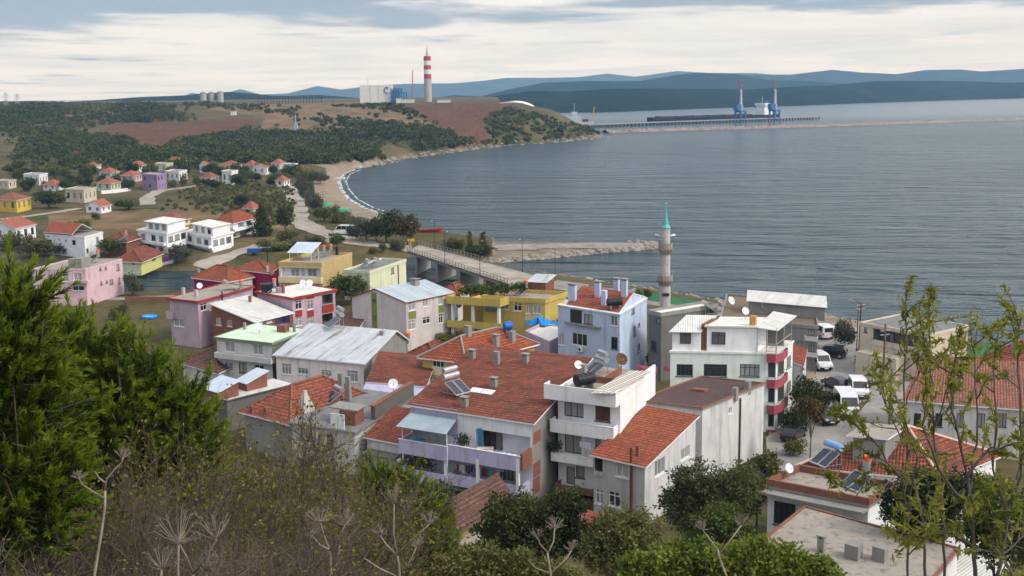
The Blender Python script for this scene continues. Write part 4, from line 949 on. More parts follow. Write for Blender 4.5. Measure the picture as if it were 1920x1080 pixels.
h = House('house', 'small house with courtyard terrace between the yellow and the pale blue houses', 'house', (985, 628), (1030, 648), (1075, 625), 5.2, pinkm, pinkm); h.flat(whitedeck, .1, .2, .4, pinkm, .15); h.done(); court_h = h
h = House('outbuilding', 'narrow outbuilding with red tile roof beside the apartment block', 'outbuilding', (1482, 676), (1506, 684), (1512, 668), 5.5, paleg, paleg); h.shed(t_or, .9, 'E', .2); h.done()
h = House('outbuilding', 'white corrugated lean-to at the bottom right corner behind the saplings', 'outbuilding', (1745, 1075), (1850, 1110), (1895, 1030), 5.0, trim_w, trim_w, zb=3); h.shed(s_white, 1.0, 'E', .2); h.done()
h = House('outbuilding', 'collapsed outbuilding with old red tiles among the bushes by the grey house', 'outbuilding', (1056, 1000), (1110, 1018), (1150, 992), 3.6, m_conc, m_conc, zb=1.5); h.shed(t_old, .8, 'E', .2); h.done()

# --- across the river, left
h = House('house', 'long rose pink building with flat roof on the near river bank', 'house', (60, 507), (160, 507), (229, 488), 8.4, rosy, rosy); h.flat(m_deck, .05, .15, .15, rosy, .18)
for x0, y0, x1, y1 in ((88, 514, 100, 526), (117, 512, 128, 528), (138, 512, 153, 525), (92, 545, 100, 560), (136, 536, 158, 545)): h.win('A', x0, y0, x1, y1, frame_w, 2)
for x0, y0, x1, y1 in ((186, 502, 190, 507), (196, 500, 200, 505), (218, 495, 224, 507), (188, 528, 192, 534), (198, 526, 202, 531), (205, 524, 212, 533), (221, 520, 226, 532)): h.win('B', x0, y0, x1, y1, frame_d, 1)
h.balcony('A', 130, 526, 165, 531, .8, rosy); h.boxp('roof_room', m_conc, h.W*.6, h.W*.85, 1.5, 4.5, 8.5, 10.2); h.done()
h = House('house', 'white two storey house with red roof half and flat roof half across the river', 'house', (84, 441), (158, 447), (193, 437), 6.6, white, white); h.flat(m_deck, .1, .15, .2, white, .18)
h.slab('tiled_roof', t_or, [[(-.3, -.3, 7.4), (h.W*.72, -.3, 7.4), (h.W*.72, h.D*.5, 9.2), (-.3, h.D*.5, 9.2)], [(-.3, h.D*.5, 9.2), (h.W*.72, h.D*.5, 9.2), (h.W*.72, h.D, 7.5), (-.3, h.D, 7.5)]], .12)
for x0, y0, x1, y1 in ((90, 449, 97, 459), (109, 447, 112, 452), (121, 449, 125, 454), (135, 450, 142, 460), (91, 466, 97, 474)): h.win('A', x0, y0, x1, y1, frame_w, 1)
h.win('B', 180, 444, 185, 454, frame_d, 1); h.win('B', 162, 466, 166, 474, frame_d, 1); h.done()
h = House('house', 'brick house with dull red hipped roof between the two white river houses', 'house', (194, 450), (236, 452), (262, 444), 5.5, m_brick, m_brick); h.hip(t_red, 1.6, .5); h.done()
h = House('house', 'small yellow house with red hipped roof and purple garden wall on the far bank', 'house', (218, 487), (264, 489), (303, 473), 4.3, paleyel, pl('lime_yellow', 200, 200, 128), zb=2.7); h.hip(t_red, 1.8, .5, capm=t_pale); h.win('A', 246, 491, 254, 498, frame_w, 1); h.win('B', 285, 480, 292, 488, frame_d, 1); h.done()
for L_, F_, R_, zt_, lab in (((258, 433), (312, 440), (352, 429), 6.5, 'white modern house with balconies, left block of the long white row'), ((345, 436), (396, 447), (437, 437), 5.3, 'white modern house with open verandas, middle block of the long white row')):
    h = House('house', lab, 'house', L_, F_, R_, zt_, white, white); h.flat(whitedeck, .3, .2, .2, white, .15)
    xa, xb, xc = L_[0], F_[0], R_[0]; ya, yb, yc = L_[1], F_[1], R_[1]
    for f in (.2, .55, .82):
        for dy in (9, 30): x = xa+(xb-xa)*f; y = ya+(yb-ya)*f; h.win('A', x-4, y+dy-5, x+4, y+dy+5, frame_d, 2)
    for f in (.2, .5, .8):
        for dy in (10, 30): x = xb+(xc-xb)*f; y = yb+(yc-yb)*f; h.win('B', x-4.5, y+dy-5, x+4.5, y+dy+6, frame_d, 2)
    h.balcony('A', xa, ya+20, xa+(xb-xa)*.9, ya+25, 1.5, white); h.balcony('B', xb+4, yb+18, xc-3, yb+23, 1.5, white); h.boxp('upper_floor', white, h.W*.25, h.W-.4, 1.2, h.D-1, zt_+.15, zt_+2.3); h.slab('upper_roof', whitedeck, [[(h.W*.2, .6, zt_+2.43), (h.W, .6, zt_+2.43), (h.W, h.D-.6, zt_+2.43), (h.W*.2, h.D-.6, zt_+2.43)]], .12)
    for f in (.4, .62, .85): h.win('A', 0, 0, 0, 0, frame_d, 2, off=-1.2, sill=False, rect=(h.W*f-.8, h.W*f+.8, zt_+.7, zt_+2.0))
    h.done()
h = House('house', 'white house with red hipped roof and long white terrace, right end of the white row', 'house', (404, 412), (436, 416), (480, 406), 6.4, white, white); h.hip(t_or, 1.9, .7); h.balcony('A', 404, 425, 437, 430, 1.8, white); h.balcony('B', 440, 425, 480, 430, 2.2, white)
h.win('B', 446, 414, 456, 424, frame_d, 2); h.win('B', 462, 411, 470, 421, frame_d, 2); h.win('A', 412, 418, 424, 426, frame_d, 2); h.win('B', 450, 434, 462, 443, frame_d, 2); h.done()
# ================================================================ ROADS, BRIDGE, HARBOUR, POWER STATION
def strip(name, pts, wd, z, mt, kind='structure'):
    """ribbon on the ground along world points"""
    pts = [np.array(p[:2]) for p in pts]; dense = []
    for a, b in zip(pts[:-1], pts[1:]):
        for k in np.linspace(0, 1, 9)[:-1]: dense.append(a+(b-a)*k)
    dense.append(pts[-1]); L = []; R_ = []
    for i, p in enumerate(dense):
        d = dense[min(i+2, len(dense)-1)]-dense[max(i-2, 0)]; d /= np.linalg.norm(d); n = np.array([-d[1], d[0]])
        ww = wd*(.5+.06*math.sin(i*1.3)+.05*math.sin(i*.47)); L.append(p+n*ww); R_.append(p-n*ww)
    v = []; q = []
    for i in range(len(dense)):
        for p in (L[i], (L[i]+R_[i])/2, R_[i]): v.append((p[0], p[1], max(gz(*p), .2)+z))
        if i:
            for k in (0, 1): q.append((3*i-3+k, 3*i-2+k, 3*i+1+k, 3*i+k))
    return tag(npmesh(name, np.array(v), np.array(q), mt, smooth=True), kind=kind)
def patch(name, px, z, mt, kind='structure'):
    return tag(MB().poly([P(x, y, z) for x, y in px]).build(name, mt), kind=kind)
m, t, b = newmat('dirt_road'); p = pos(t)
t.links.new(ramp(t, noise(t, p, .3, 7, .65), (.3, (.2, .165, .13, 1)), (.5, (.32, .28, .235, 1)), (.7, (.40, .36, .31, 1))), b.inputs['Base Color']); b.inputs['Roughness'].default_value = .95; m_dirt = m
m, t, b = newmat('cobbles'); p = pos(t)
br = N(t, 'ShaderNodeTexBrick', i_Scale=1.0, i_Mortar_Size=.015, i_Brick_Width=.3, i_Row_Height=.2); br.inputs['Color1'].default_value = (.22, .205, .195, 1); br.inputs['Color2'].default_value = (.32, .30, .285, 1); br.inputs['Mortar'].default_value = (.15, .14, .13, 1); t.links.new(p, br.inputs['Vector'])
t.links.new(mix(t, .6, br.outputs[0], ramp(t, noise(t, p, .25, 6, .65), (.3, (.16, .15, .14, 1)), (.7, (.38, .36, .33, 1)))), b.inputs['Base Color']); b.inputs['Roughness'].default_value = .9; m_cob = m
m, t, b = newmat('asphalt'); p = pos(t); t.links.new(ramp(t, noise(t, p, .5, 6), (.3, (.18, .165, .15, 1)), (.7, (.30, .28, .255, 1))), b.inputs['Base Color']); b.inputs['Roughness'].default_value = .9; m_asp = m
m, t, b = newmat('lawn'); p = pos(t); t.links.new(ramp(t, noise(t, p, .8, 6), (.3, (.02, .085, .035, 1)), (.7, (.04, .15, .06, 1))), b.inputs['Base Color']); b.inputs['Roughness'].default_value = .95; m_lawn = m
m, t, b = newmat('rock'); p = pos(t); g_ = t.nodes.new('ShaderNodeNewGeometry'); t.links.new(mix(t, .5, ramp(t, g_.outputs['Random Per Island'], (0, (.12, .10, .085, 1)), (1, (.34, .30, .255, 1))), ramp(t, noise(t, p, 1.2, 5), (.3, (.12, .1, .085, 1)), (.7, (.4, .34, .28, 1)))), b.inputs['Base Color']); b.inputs['Roughness'].default_value = .95; m_rock = m
m, t, b = newmat('far_rock'); p = pos(t); t.links.new(ramp(t, noise(t, p, .22, 7, .7), (.3, (.11, .085, .068, 1)), (.55, (.26, .20, .165, 1)), (.72, (.40, .33, .29, 1))), b.inputs['Base Color']); bump(t, b, noise(t, p, .35, 5), 1, 1.5); m_frock = m
strip('dirt_road', [onground(*q) for q in ((548, 345), (552, 370), (556, 392), (560, 414), (588, 431), (640, 448), (700, 461), (772, 466))], 6.5, .12, m_dirt)
strip('dirt_road', [onground(*q) for q in ((640, 449), (560, 460), (500, 458), (430, 480), (375, 505))], 5, .1, m_dirt)
strip('dirt_road', [onground(*q) for q in ((275, 385), (277, 370), (300, 358), (350, 352), (380, 348))], 5, .12, m_dirt)
strip('footpath', [onground(*q) for q in ((0, 412), (60, 405), (110, 398), (150, 391))], 4, .1, m_dirt)
g = MB()
for pg in ([(1534, 604), (1600, 609), (1625, 625), (1625, 690), (1534, 690)], [(1534, 690), (1625, 690), (1780, 722), (1720, 800), (1488, 790)], [(1488, 790), (1720, 800), (1620, 900), (1440, 880), (1436, 820)]): g.poly([P(x, y, 2.22) for x, y in pg])
tag(g.build('pavement', m_cob), kind='structure')
patch('promenade', [(1012, 520), (1060, 527), (1130, 537), (1215, 552), (1335, 572), (1480, 597), (1535, 602), (1535, 612), (1330, 590), (1190, 566), (1060, 545), (1000, 535)], 2.22, m_asp)
patch('lawn', [(1196, 548), (1220, 549), (1290, 560), (1345, 570), (1340, 580), (1290, 575), (1196, 560)], 2.24, m_lawn)
patch('lawn', [(1815, 642), (1875, 648), (1890, 672), (1820, 668)], 2.24, m_lawn)
strip('riverside_path', [P(x, y, 2.2) for x, y in ((0, 565), (120, 564), (232, 560), (300, 557), (372, 557))], 3, .06, m_asp)

# bridge
a0, a1, b0, b1 = [P(x, y, 4.4) for x, y in ((764, 471), (952, 533), (786, 459), (1018, 519))]
br = thing('bridge', 'concrete road bridge with wall piers and railings over the river mouth', 'bridge', (*((a0+a1+b0+b1)/4)[:2], 0))
g = MB(); e = (0, 0, .55); g.hexa([a0-e, a1-e, b1-e, b0-e, a0, a1, b1, b0]); g.build('deck', m_conc, br)
up = np.array([0, 0, .012]); g = MB(); g.poly([a0*.95+b0*.05+up, a1*.95+b1*.05+up, b1*.95+a1*.05+up, b0*.95+a0*.05+up]); g.build('road_surface', m_dirt, br)
for k, f in enumerate((.1, .33, .56, .8)):
    pa, pb = a0+(a1-a0)*f, b0+(b1-b0)*f; d = (a1-a0)/np.linalg.norm(a1-a0)*.6; z_ = np.array([0, 0, -4.9]); t_ = np.array([0, 0, -.553])
    MB().hexa([pa-d+z_, pa+d+z_, pb+d+z_, pb-d+z_, pa-d+t_, pa+d+t_, pb+d+t_, pb-d+t_]).build('pier', m_conc, br)
for s_, (p0, p1) in enumerate(((a0, a1), (b0, b1))):
    g = MB(); n = 34
    for i in range(n+1): q = p0+(p1-p0)*i/n; g.box(q[0]-.07, q[0]+.07, q[1]-.07, q[1]+.07, q[2]-.02, q[2]+1.0)
    for zz in (.45, .95): g.tube([p0+[0, 0, zz], p1+[0, 0, zz]], .05, 5)
    g.hexa([p0-[0, 0, .3], p1-[0, 0, .3], p1+[.0, .25, -.3], p0+[0, .25, -.3], p0+[0, 0, .16], p1+[0, 0, .16], p1+[0, .25, .16], p0+[0, .25, .16]]); g.build('railing', plaster('railing_concrete', (.3, .27, .22, 1), .6), br)
# lamp posts
def lamp_proto(h=6.0):
    r = thing('street_lamp', 'x', 'street lamp', (0, 0, 0), group='street lamps along the bridge and promenade')
    MB().lathe([(.12, 0), (.1, .5), (.06, .6), (.045, h)], 8).build('post', m_dark, r, world=False)
    g = MB(); g.tube([(0, 0, h), (.35, 0, h+.3), (.8, 0, h+.32)], .035, 5); g.build('arm', m_dark, r, world=False)
    MB().box(.6, 1.1, -.12, .12, h+.22, h+.32).build('lamp_head', m_metal, r, world=False); return r
lp = lamp_proto(); first = True
for p0, p1, f, lab in ((a0, a1, .03, 'street lamp at the far end of the bridge by the trees'), (a0, a1, .42, 'street lamp midway along the near bridge railing'), (a0, a1, .76, 'street lamp on the near railing close to the mustard building'), (b0, b1, .15, 'street lamp on the far railing at the tree end of the bridge'), (b0, b1, .86, 'street lamp at the sea end of the far bridge railing')):
    q = p0+(p1-p0)*f+[0, .3 if p0 is a0 else -.3, 0]
    if first: lp.location = tuple(q); lp['label'] = lab; lp.rotation_euler = (0, 0, 1.0); first = False
    else: dup(lp, q, 1.0 if p0 is a0 else 4.1, lab)
for x, y, s_, lab in ((1041, 527, 1.0, 'street lamp on the promenade beyond the mustard building roof'), (632, 500, 1.0, 'lamp post rising behind the tan house'), (1606, 660, 1.15, 'lamp post with white lamp head beside the beige building')):
    q = P(x, y, 2.2); dup(lp, q, 2.6, lab, scale=s_)

# jetty and shore rocks
def rocks(name, pts, spread, n, size, seed, label):
    rg = np.random.default_rng(seed); pts = np.array(pts); L = np.linalg.norm(np.diff(pts, axis=0), axis=1); cum = np.concatenate([[0], np.cumsum(L)])
    ico = np.array([(0, 0, 1), (.9, 0, .4), (.28, .85, .45), (-.72, .53, .4), (-.72, -.53, .45), (.28, -.85, .4), (.72, .53, -.45), (-.28, .85, -.4), (-.9, 0, -.45), (-.28, -.85, -.4), (.72, -.53, -.45), (0, 0, -1)])
    fc = np.array([(0, 1, 2), (0, 2, 3), (0, 3, 4), (0, 4, 5), (0, 5, 1), (1, 6, 2), (2, 7, 3), (3, 8, 4), (4, 9, 5), (5, 10, 1), (6, 7, 2), (7, 8, 3), (8, 9, 4), (9, 10, 5), (10, 6, 1), (6, 11, 7), (7, 11, 8), (8, 11, 9), (9, 11, 10), (10, 11, 6)])
    V_ = []; F_ = []
    for i in range(n):
        s_ = rg.uniform(0, cum[-1]); k = min(np.searchsorted(cum, s_, 'right')-1, len(L)-1); f = (s_-cum[k])/L[k]; q = pts[k]+(pts[k+1]-pts[k])*f
        o = rg.normal(0, spread, 2); sz = rg.uniform(.5, 1.3, 3)*size*rg.uniform(.6, 1.3); z = max(gz(q[0]+o[0], q[1]+o[1]), -.4)+.1*size
        w_ = ico*(1+rg.uniform(-.25, .25, (12, 1)))*sz; a = rg.uniform(0, 6.28); w_ = np.column_stack([w_[:, 0]*math.cos(a)-w_[:, 1]*math.sin(a), w_[:, 0]*math.sin(a)+w_[:, 1]*math.cos(a), w_[:, 2]*.7])
        V_.append(w_+[q[0]+o[0], q[1]+o[1], z]); F_.append(fc+12*i)
    return tag(npmesh(name, np.concatenate(V_), np.concatenate(F_), m_rock), kind='stuff', label=label)
rocks('rock_armour', [P(x, y, 0)[:2] for x, y in ((905, 492), (930, 491), (1010, 485), (1120, 474), (1222, 466), (1231, 461), (1222, 457), (1180, 456))], .7, 620, .9, 4, 'pale boulders armouring the jetty')
rocks('shore_rocks', [P(x, y, 0)[:2] for x, y in ((700, 311), (740, 301), (800, 291), (850, 285), (900, 278), (960, 272), (1010, 269), (1060, 265), (1100, 262), (1131, 257))], 2.0, 330, 1.3, 5, 'rocks along the foot of the headland')
rocks('shore_rocks', [P(x, y, 0)[:2] for x, y in ((1012, 516), (1060, 522), (1130, 533), (1215, 547), (1330, 566), (1480, 591), (1600, 607))], .5, 300, .8, 6, 'rocks below the promenade')
strip('jetty_track', [P(x, y, 0) for x, y in ((925, 473), (1010, 469), (1120, 464.5), (1212, 461.5))], 8.5, .12, m_asp)
# surf along the beach
m, t, b = newmat('foam'); b.inputs['Base Color'].default_value = (.8, .82, .83, 1); b.inputs['Roughness'].default_value = .7
al = noise(t, pos(t), .45, 6, .7); f_ = N(t, 'ShaderNodeMapRange', i_1=.47, i_2=.56); t.links.new(al, f_.inputs[0]); t.links.new(f_.outputs[0], b.inputs['Alpha'])
beach = [P(x, y, 0)[:2] for x, y in ((730, 408), (715, 402), (680, 390), (652, 374), (638, 356), (633, 340), (643, 326), (664, 318))]
g = MB(); nrm = []
for o0, o1, z in ((-.3, 1.3, .03), (3.2, 3.9, .035)):
    for i in range(len(beach)-1):
        d = beach[i+1]-beach[i]; pn = []
        for j in (i, i+1):
            dd = beach[min(j+1, len(beach)-1)]-beach[max(j-1, 0)]; dd = dd/np.linalg.norm(dd); pn.append(np.array([dd[1], -dd[0]]))
        q = [beach[i]+pn[0]*o0, beach[i+1]+pn[1]*o0, beach[i+1]+pn[1]*o1, beach[i]+pn[0]*o1]; g.poly([(*a, z) for a in q])
tag(g.build('surf', m), kind='structure')

# far breakwater, pier, ships and cranes
q = [P(x, y, 0)[:2] for x, y in ((1135, 249), (1300, 244), (1500, 238.5), (1700, 232), (1920, 225), (2200, 216))]
pts = []
for a, b in zip(q[:-1], q[1:]): pts += [a+(b-a)*k for k in np.linspace(0, 1, 60)[:-1]]
pts = np.array(pts); d = np.gradient(pts, axis=0); d /= np.linalg.norm(d, axis=1)[:, None]; nn = np.column_stack([-d[:, 1], d[:, 0]]); rg = np.random.default_rng(2)
prof = [(-9, -1), (-6, .8), (-3, 2.0), (0, 2.4), (3, 2.1), (6, .9), (9, -1)]; V_ = []
for o, z in prof: V_.append(np.column_stack([pts+nn*(o+rg.normal(0, .8, len(pts)))[:, None], z+rg.normal(0, .45, len(pts))*(z > 0)]))
V_ = np.array(V_); a, c = V_.shape[:2]; idx = np.arange(a*c).reshape(a, c)
tag(npmesh('breakwater', V_.reshape(-1, 3), np.stack([idx[:-1, :-1], idx[:-1, 1:], idx[1:, 1:], idx[1:, :-1]], -1).reshape(-1, 4), m_frock), 'long low rubble breakwater reaching across the bay', 'breakwater')
p0, p1 = P(1085, 240, 0), P(1532, 223.5, 0); p0[2] = p1[2] = 3.6
pr = thing('pier', 'long dark loading pier on piles beneath the harbour cranes', 'pier', (*((p0+p1)/2)[:2], 0)); d = (p1-p0)/np.linalg.norm(p1-p0); nn = np.array([-d[1], d[0], 0])*6
MB().hexa([p0-nn-[0, 0, 1], p1-nn-[0, 0, 1], p1+nn-[0, 0, 1], p0+nn-[0, 0, 1], p0-nn, p1-nn, p1+nn, p0+nn]).build('pier_deck', m_conc, pr)
g = MB()
for i in range(70):
    q = p0+(p1-p0)*(i+.5)/70
    for s_ in (-.8, .8): w_ = q+nn*s_; g.box(w_[0]-.7, w_[0]+.7, w_[1]-.5, w_[1]+.5, -4, 2.6)
tag(g.build('pile', m_dark, pr), kind='stuff')
navy = simple('navy_hull', (.018, .025, .05, 1), .5); redoxide = simple('red_oxide', (.07, .035, .04, 1), .6); craneblue = simple('crane_blue', (.03, .14, .36, 1), .5); craneg = simple('crane_grey', (.42, .45, .5, 1), .5); cranered = simple('crane_red', (.5, .05, .05, 1), .5)
def frame(o, d):
    d = np.array(d[:2])/np.linalg.norm(d[:2]); n = np.array([-d[1], d[0]])
    return lambda x, y, z: (o[0]+d[0]*x+n[0]*y, o[1]+d[1]*x+n[1]*y, o[2]+z)
s0, s1 = P(1248, 231, 0), P(1492, 223, 0); s0 += nn*5.2*np.array([1, 1, 0]); Ls = np.linalg.norm(s1+nn*5.2-s0); T = frame(s0, s1+nn*5.2-s0)
sh = thing('cargo_ship', 'long dark bulk carrier with white bridge moored at the loading pier', 'ship', T(Ls/2, 0, 0))
g = MB(); st = [(0, .2, 6.5), (5, 5, 6.3), (14, 9, 5.8), (Ls-10, 9, 5.6), (Ls, 7, 6)]
for (x0, w0, h0), (x1, w1, h1) in zip(st[:-1], st[1:]):
    k0 = .6 if x0 == 0 else 1
    g.hexa([T(x0+3*(x0 == 0), -w0*.8, -1), T(x1, -w1*.9, -1), T(x1, w1*.9, -1), T(x0+3*(x0 == 0), w0*.8, -1), T(x0, -w0, h0), T(x1, -w1, h1), T(x1, w1, h1), T(x0, w0, h0)])
g.build('hull', navy, sh)
for i in range(6): MB().box(18+i*(Ls-62)/6, 18+(i+.8)*(Ls-62)/6, -6, 6, 5.6, 7.2, T=T).build('hatch', redoxide, sh)
g = MB(); x = Ls-30; g.box(x, x+14, -8, 8, 5.7, 12, T=T).box(x+1, x+12, -7, 7, 12.002, 17, T=T).box(x, x+9, -9, 9, 17.002, 20, T=T); g.build('superstructure', trim_w, sh)
MB().box(x+9.5, x+13, -2, 2, 17, 23, T=T).build('funnel', craneblue, sh); MB().tube([T(x+4, 0, 20), T(x+4, 0, 28)], .25).build('mast', trim_w, sh)
def harbour_crane(px, lab, tilt):
    q = P(px, 229.5-(px-1380)*.035, 0); q[2] = 3.6; T = frame(q, d); r = thing('harbour_crane', lab, 'crane', q, group='cranes on the loading pier')
    g = MB()
    for x in (-4, 4):
        for y in (-4, 4): g.box(x-.8, x+.8, y-.8, y+.8, 0, 8, T=T)
    g.box(-5, 5, -5, 5, 8, 10, T=T); g.build('portal', craneblue, r); MB().box(-9, -1.5, -3, 3, 10.002, 17, T=T).build('machine_house', craneblue, r)
    g = MB(); g.hexa([T(-1.2, -1.2, 10), T(2, -1.2, 10), T(2, 1.2, 10), T(-1.2, 1.2, 10), T(-.2, -.8, 34), T(1.2, -.8, 34), T(1.2, .8, 34), T(-.2, .8, 34)]); g.build('tower', craneg, r)
    jb = []; b0_, b1_ = np.array([2.0, 0, 22]), np.array([-5.0*tilt, 0, 46.0]); g = MB()
    for y in (-.7, .7): g.tube([T(*(b0_+[0, y, 0])), T(*(b0_*.5+b1_*.5+[0, y, 0]))], .35, 4)
    g.build('jib', craneg, r); g = MB()
    for y in (-.7, .7): g.tube([T(*(b0_*.5+b1_*.5+[0, y, 0])), T(*(b1_+[0, y*.4, 0]))], .35, 4)
    g.build('jib_tip', cranered, r); MB().tube([T(.5, 0, 34), T(*b1_)], .12, 4).build('cable', m_dark, r); MB().box(2, 4, -1.2, 1.2, 12, 16, T=T).build('cab', cranered, r)
harbour_crane(1388, 'left harbour crane with blue base and red tipped jib, beside the ship middle', .9); harbour_crane(1452, 'right harbour crane with blue base and red tipped jib, beside the ship bridge', .9)
q = P(1075, 238, 0); T = frame(q, (1, .12)); r = thing('coaster', 'small grey vessel with masts behind the headland tip', 'ship', q)
g = MB(); g.hexa([T(-17, -3, -1), T(20, -4, -1), T(20, 4, -1), T(-17, 3, -1), T(-22, -3, 6), T(22, -4, 5), T(22, 4, 5), T(-22, 3, 6)]); g.build('hull', craneg, r); MB().box(-6, 8, -3, 3, 5, 11, T=T).box(-2, 4, -2, 2, 11.002, 16, T=T).build('superstructure', craneg, r); MB().tube([T(1, 0, 16), T(1, 0, 25)], .3).build('mast', craneg, r); MB().box(10, 16, -2, 2, 5, 8, T=T).build('winch', redoxide, r)
MB().tube([T(20, 0, 5), T(23, 0, 21)], .5).build('derrick', simple('yellow_paint', (.6, .3, .04, 1), .5), r)
q = PD(1782, 222, 1290); q[2] = 0; g = MB().lathe([(.5, -2), (.4, 12)], 6, c=q)

# power station plateau
def at_top(px, D): q = PD(px, 195, D); q[2] = gz(q[0], q[1]); return q
wht_clad = simple('white_cladding', (.62, .62, .6, 1), .6, var=.06, scale=.3)
q = at_top(705, 1230); T = frame(q-[0, 0, 3], (1, .04, 0)); k = 1230/2200
r = thing('boiler_house', 'big white boxy power station building with blue emblem', 'power station', q)
MB().box(-29*k, 29*k, 0, 30, 0, 21, T=T).build('wall', wht_clad, r); MB().box(29*k+.01, 43*k, 3, 24, 0, 10, T=T).build('annex', wht_clad, r)
g = MB(); 
for x in (-10*k, 5*k): g.box(x-.3, x+.3, -.2, .0, 1, 20, T=T)
g.build('joint', craneg, r); g = MB(); c0 = (20*k, 15.5); pr_ = [(c0[0]+2.2*math.cos(a), -.25, c0[1]+3*math.sin(a)) for a in np.linspace(.6, 5.2, 12)]; g.tube([T(*p_) for p_ in pr_], .6, 5); g.build('emblem', craneblue, r)
MB().tube([T(-8, 5, 21), T(-8, 5, 28)], .3).build('roof_mast', craneg, r)
q = at_top(748, 1225); T = frame(q-[0, 0, 2], (1, .04, 0)); r = thing('steel_frame', 'blue steel framework of the power station under construction', 'steel frame', q)
g = MB()
for i in range(7):
    for j in range(3): g.box(-14*k+i*4.6*k-.35, -14*k+i*4.6*k+.35, j*6, j*6+.7, 0, 17-(i > 4)*5, T=T)
for z in (4, 8, 12, 16): g.box(-14*k, 14*k-(z > 12)*5, -.1, .4, z-.3, z+.3, T=T); g.box(-14*k, 12*k, 6, 12.5, z-.1, z+.1, T=T)
g.build('girders', craneblue, r); MB().box(-12*k, 2*k, 1, 11, 0, 15, T=T).build('duct', simple('steel_blue', (.10, .22, .38, 1), .5), r)
q = at_top(803, 1240); k2 = 1240/2200; r = thing('chimney_stack', 'tall concrete chimney with red and white bands at the power station', 'chimney', q)
pc = plaster('stack_concrete', (.40, .385, .37, 1), .3); cr_ = simple('stack_red', (.42, .045, .04, 1), .7); cw_ = simple('stack_white', (.66, .66, .68, 1), .7)
ht = 84*k2; R0, R1 = 7.2*k2, 6.6*k2
def rad_at(z): return R0+(R1-R0)*z/ht
MB().lathe([(R0, -3), (rad_at(ht*.5), ht*.5)], 24, c=q).build('shaft', pc, r, smooth=False)
zs = [ht*.5, ht*.6, ht*.70, ht*.79, ht*.89, ht*.985]
for i in range(5): MB().lathe([(rad_at(zs[i]), zs[i]+.005), (rad_at(zs[i+1]), zs[i+1])], 24, c=q).build('red_band' if i % 2 == 0 else 'white_band', cr_ if i % 2 == 0 else cw_, r)
g = MB().lathe([(2.6*k2, ht*.985), (2.6*k2, ht*1.06), (1.5*k2, ht*1.07), (1.5*k2, ht*1.14)], 10, c=q); g.tube([q+[.5, 0, ht*1.1], q+[0, 0, ht*1.2]], .35); g.build('top_scaffold', craneg, r)
for px, w_, h_, D_, lab in ((772, 3, 58, 1235, 'tall red and white lattice boom crane beside the striped chimney'), (741, 2, 33, 1228, 'short yellow boom crane above the blue steel framework')):
    q = at_top(px, D_); r = thing('crawler_crane', lab, 'crane', q); g = MB(); dx = .06*h_*.56
    for y in (-.5, .5): g.tube([q+[y, 0, 0], q+[dx+y*.3, 0, h_*.56]], .22, 4)
    for i in range(10): z = i/10*h_*.56; g.tube([q+[-.5+dx*i/10, 0, z], q+[.5+dx*(i+1)/10, 0, z+h_*.056]], .12, 4)
    g.build('boom', cranered if px == 772 else simple('crane_yellow', (.5, .3, .08, 1), .5), r); MB().box(q[0]-3, q[0]+2, q[1]-2, q[1]+2, q[2]-1, q[2]+3).build('crane_body', craneblue, r)
for px, D_, hh, ww, lab in ((382, 1240, 20, 11, 'leftmost of three concrete silos on the plateau'), (397, 1245, 20, 9, 'middle concrete silo of three on the plateau'), (414, 1240, 21, 11, 'rightmost and widest of three concrete silos on the plateau')):
    q = at_top(px, D_); k = D_/2200; r = thing('silo', lab, 'silo', q, group='concrete silos'); MB().lathe([(ww*k/2, -2), (ww*k/2, hh*k)], 18, c=q).build('drum', pc, r); MB().lathe([(ww*k/2+.3, hh*k+.005), (ww*k/2+.3, hh*k+.6), (.8, hh*k+2.0)], 18, c=q).build('silo_top', m_conc, r)
q = at_top(958, 1130); k = 1130/2200; r = thing('storage_dome', 'large white arched storage shed rising behind the headland', 'storage shed', q); V_ = MB(); n = 18; T = frame(q, (1, -.1, 0)); rd = 42*k; hh = 26*k
for i in range(n):
    a, b_ = math.pi*i/n, math.pi*(i+1)/n; p_ = [(rd*math.cos(a), -20, hh*math.sin(a)-9), (rd*math.cos(b_), -20, hh*math.sin(b_)-9), (rd*math.cos(b_), 60, hh*math.sin(b_)-9), (rd*math.cos(a), 60, hh*math.sin(a)-9)]
    V_.poly([T(*x) for x in p_])
V_.build('arch_shell', simple('white_membrane', (.76, .76, .77, 1), .5), r); MB().poly([T(rd*.99*math.cos(math.pi*i/n), -19.9, hh*.99*math.sin(math.pi*i/n)-9) for i in range(n+1)]).build('end_wall', wht_clad, r)
for px, hp, lab in ((12, 27, 'left electricity pylon on the skyline'), (33, 25, 'right electricity pylon on the skyline')):
    q = at_top(px, 1180); k = 1180/2200; H_ = hp*k; r = thing('pylon', lab, 'pylon', q, group='electricity pylons'); g = MB()
    for i in (-1, 1):
        for j in (-1, 1): g.tube([q+[i*1.9, j*1.9, -1], q+[i*.4, j*.4, H_]], .14, 4)
    for f in np.linspace(0, .9, 7):
        w0 = 1.9-1.5*f; w1 = 1.9-1.5*(f+.14); g.tube([q+[-w0, -w0, f*H_], q+[w1, -w1, (f+.14)*H_]], .09, 4).tube([q+[w0, -w0, f*H_], q+[-w1, -w1, (f+.14)*H_]], .09, 4)
    g.build('lattice', m_metal, r); g = MB()
    for f, w_ in ((.72, 3.2), (.86, 2.7), (.98, 2.0)): g.box(q[0]-w_, q[0]+w_, q[1]-.15, q[1]+.15, q[2]+H_*f-.15, q[2]+H_*f+.15)
    g.build('crossarm', m_metal, r)
q = at_top(545, 1255); r = thing('substation', 'row of dark switchyard gantries on the plateau', 'substation', q); g = MB()
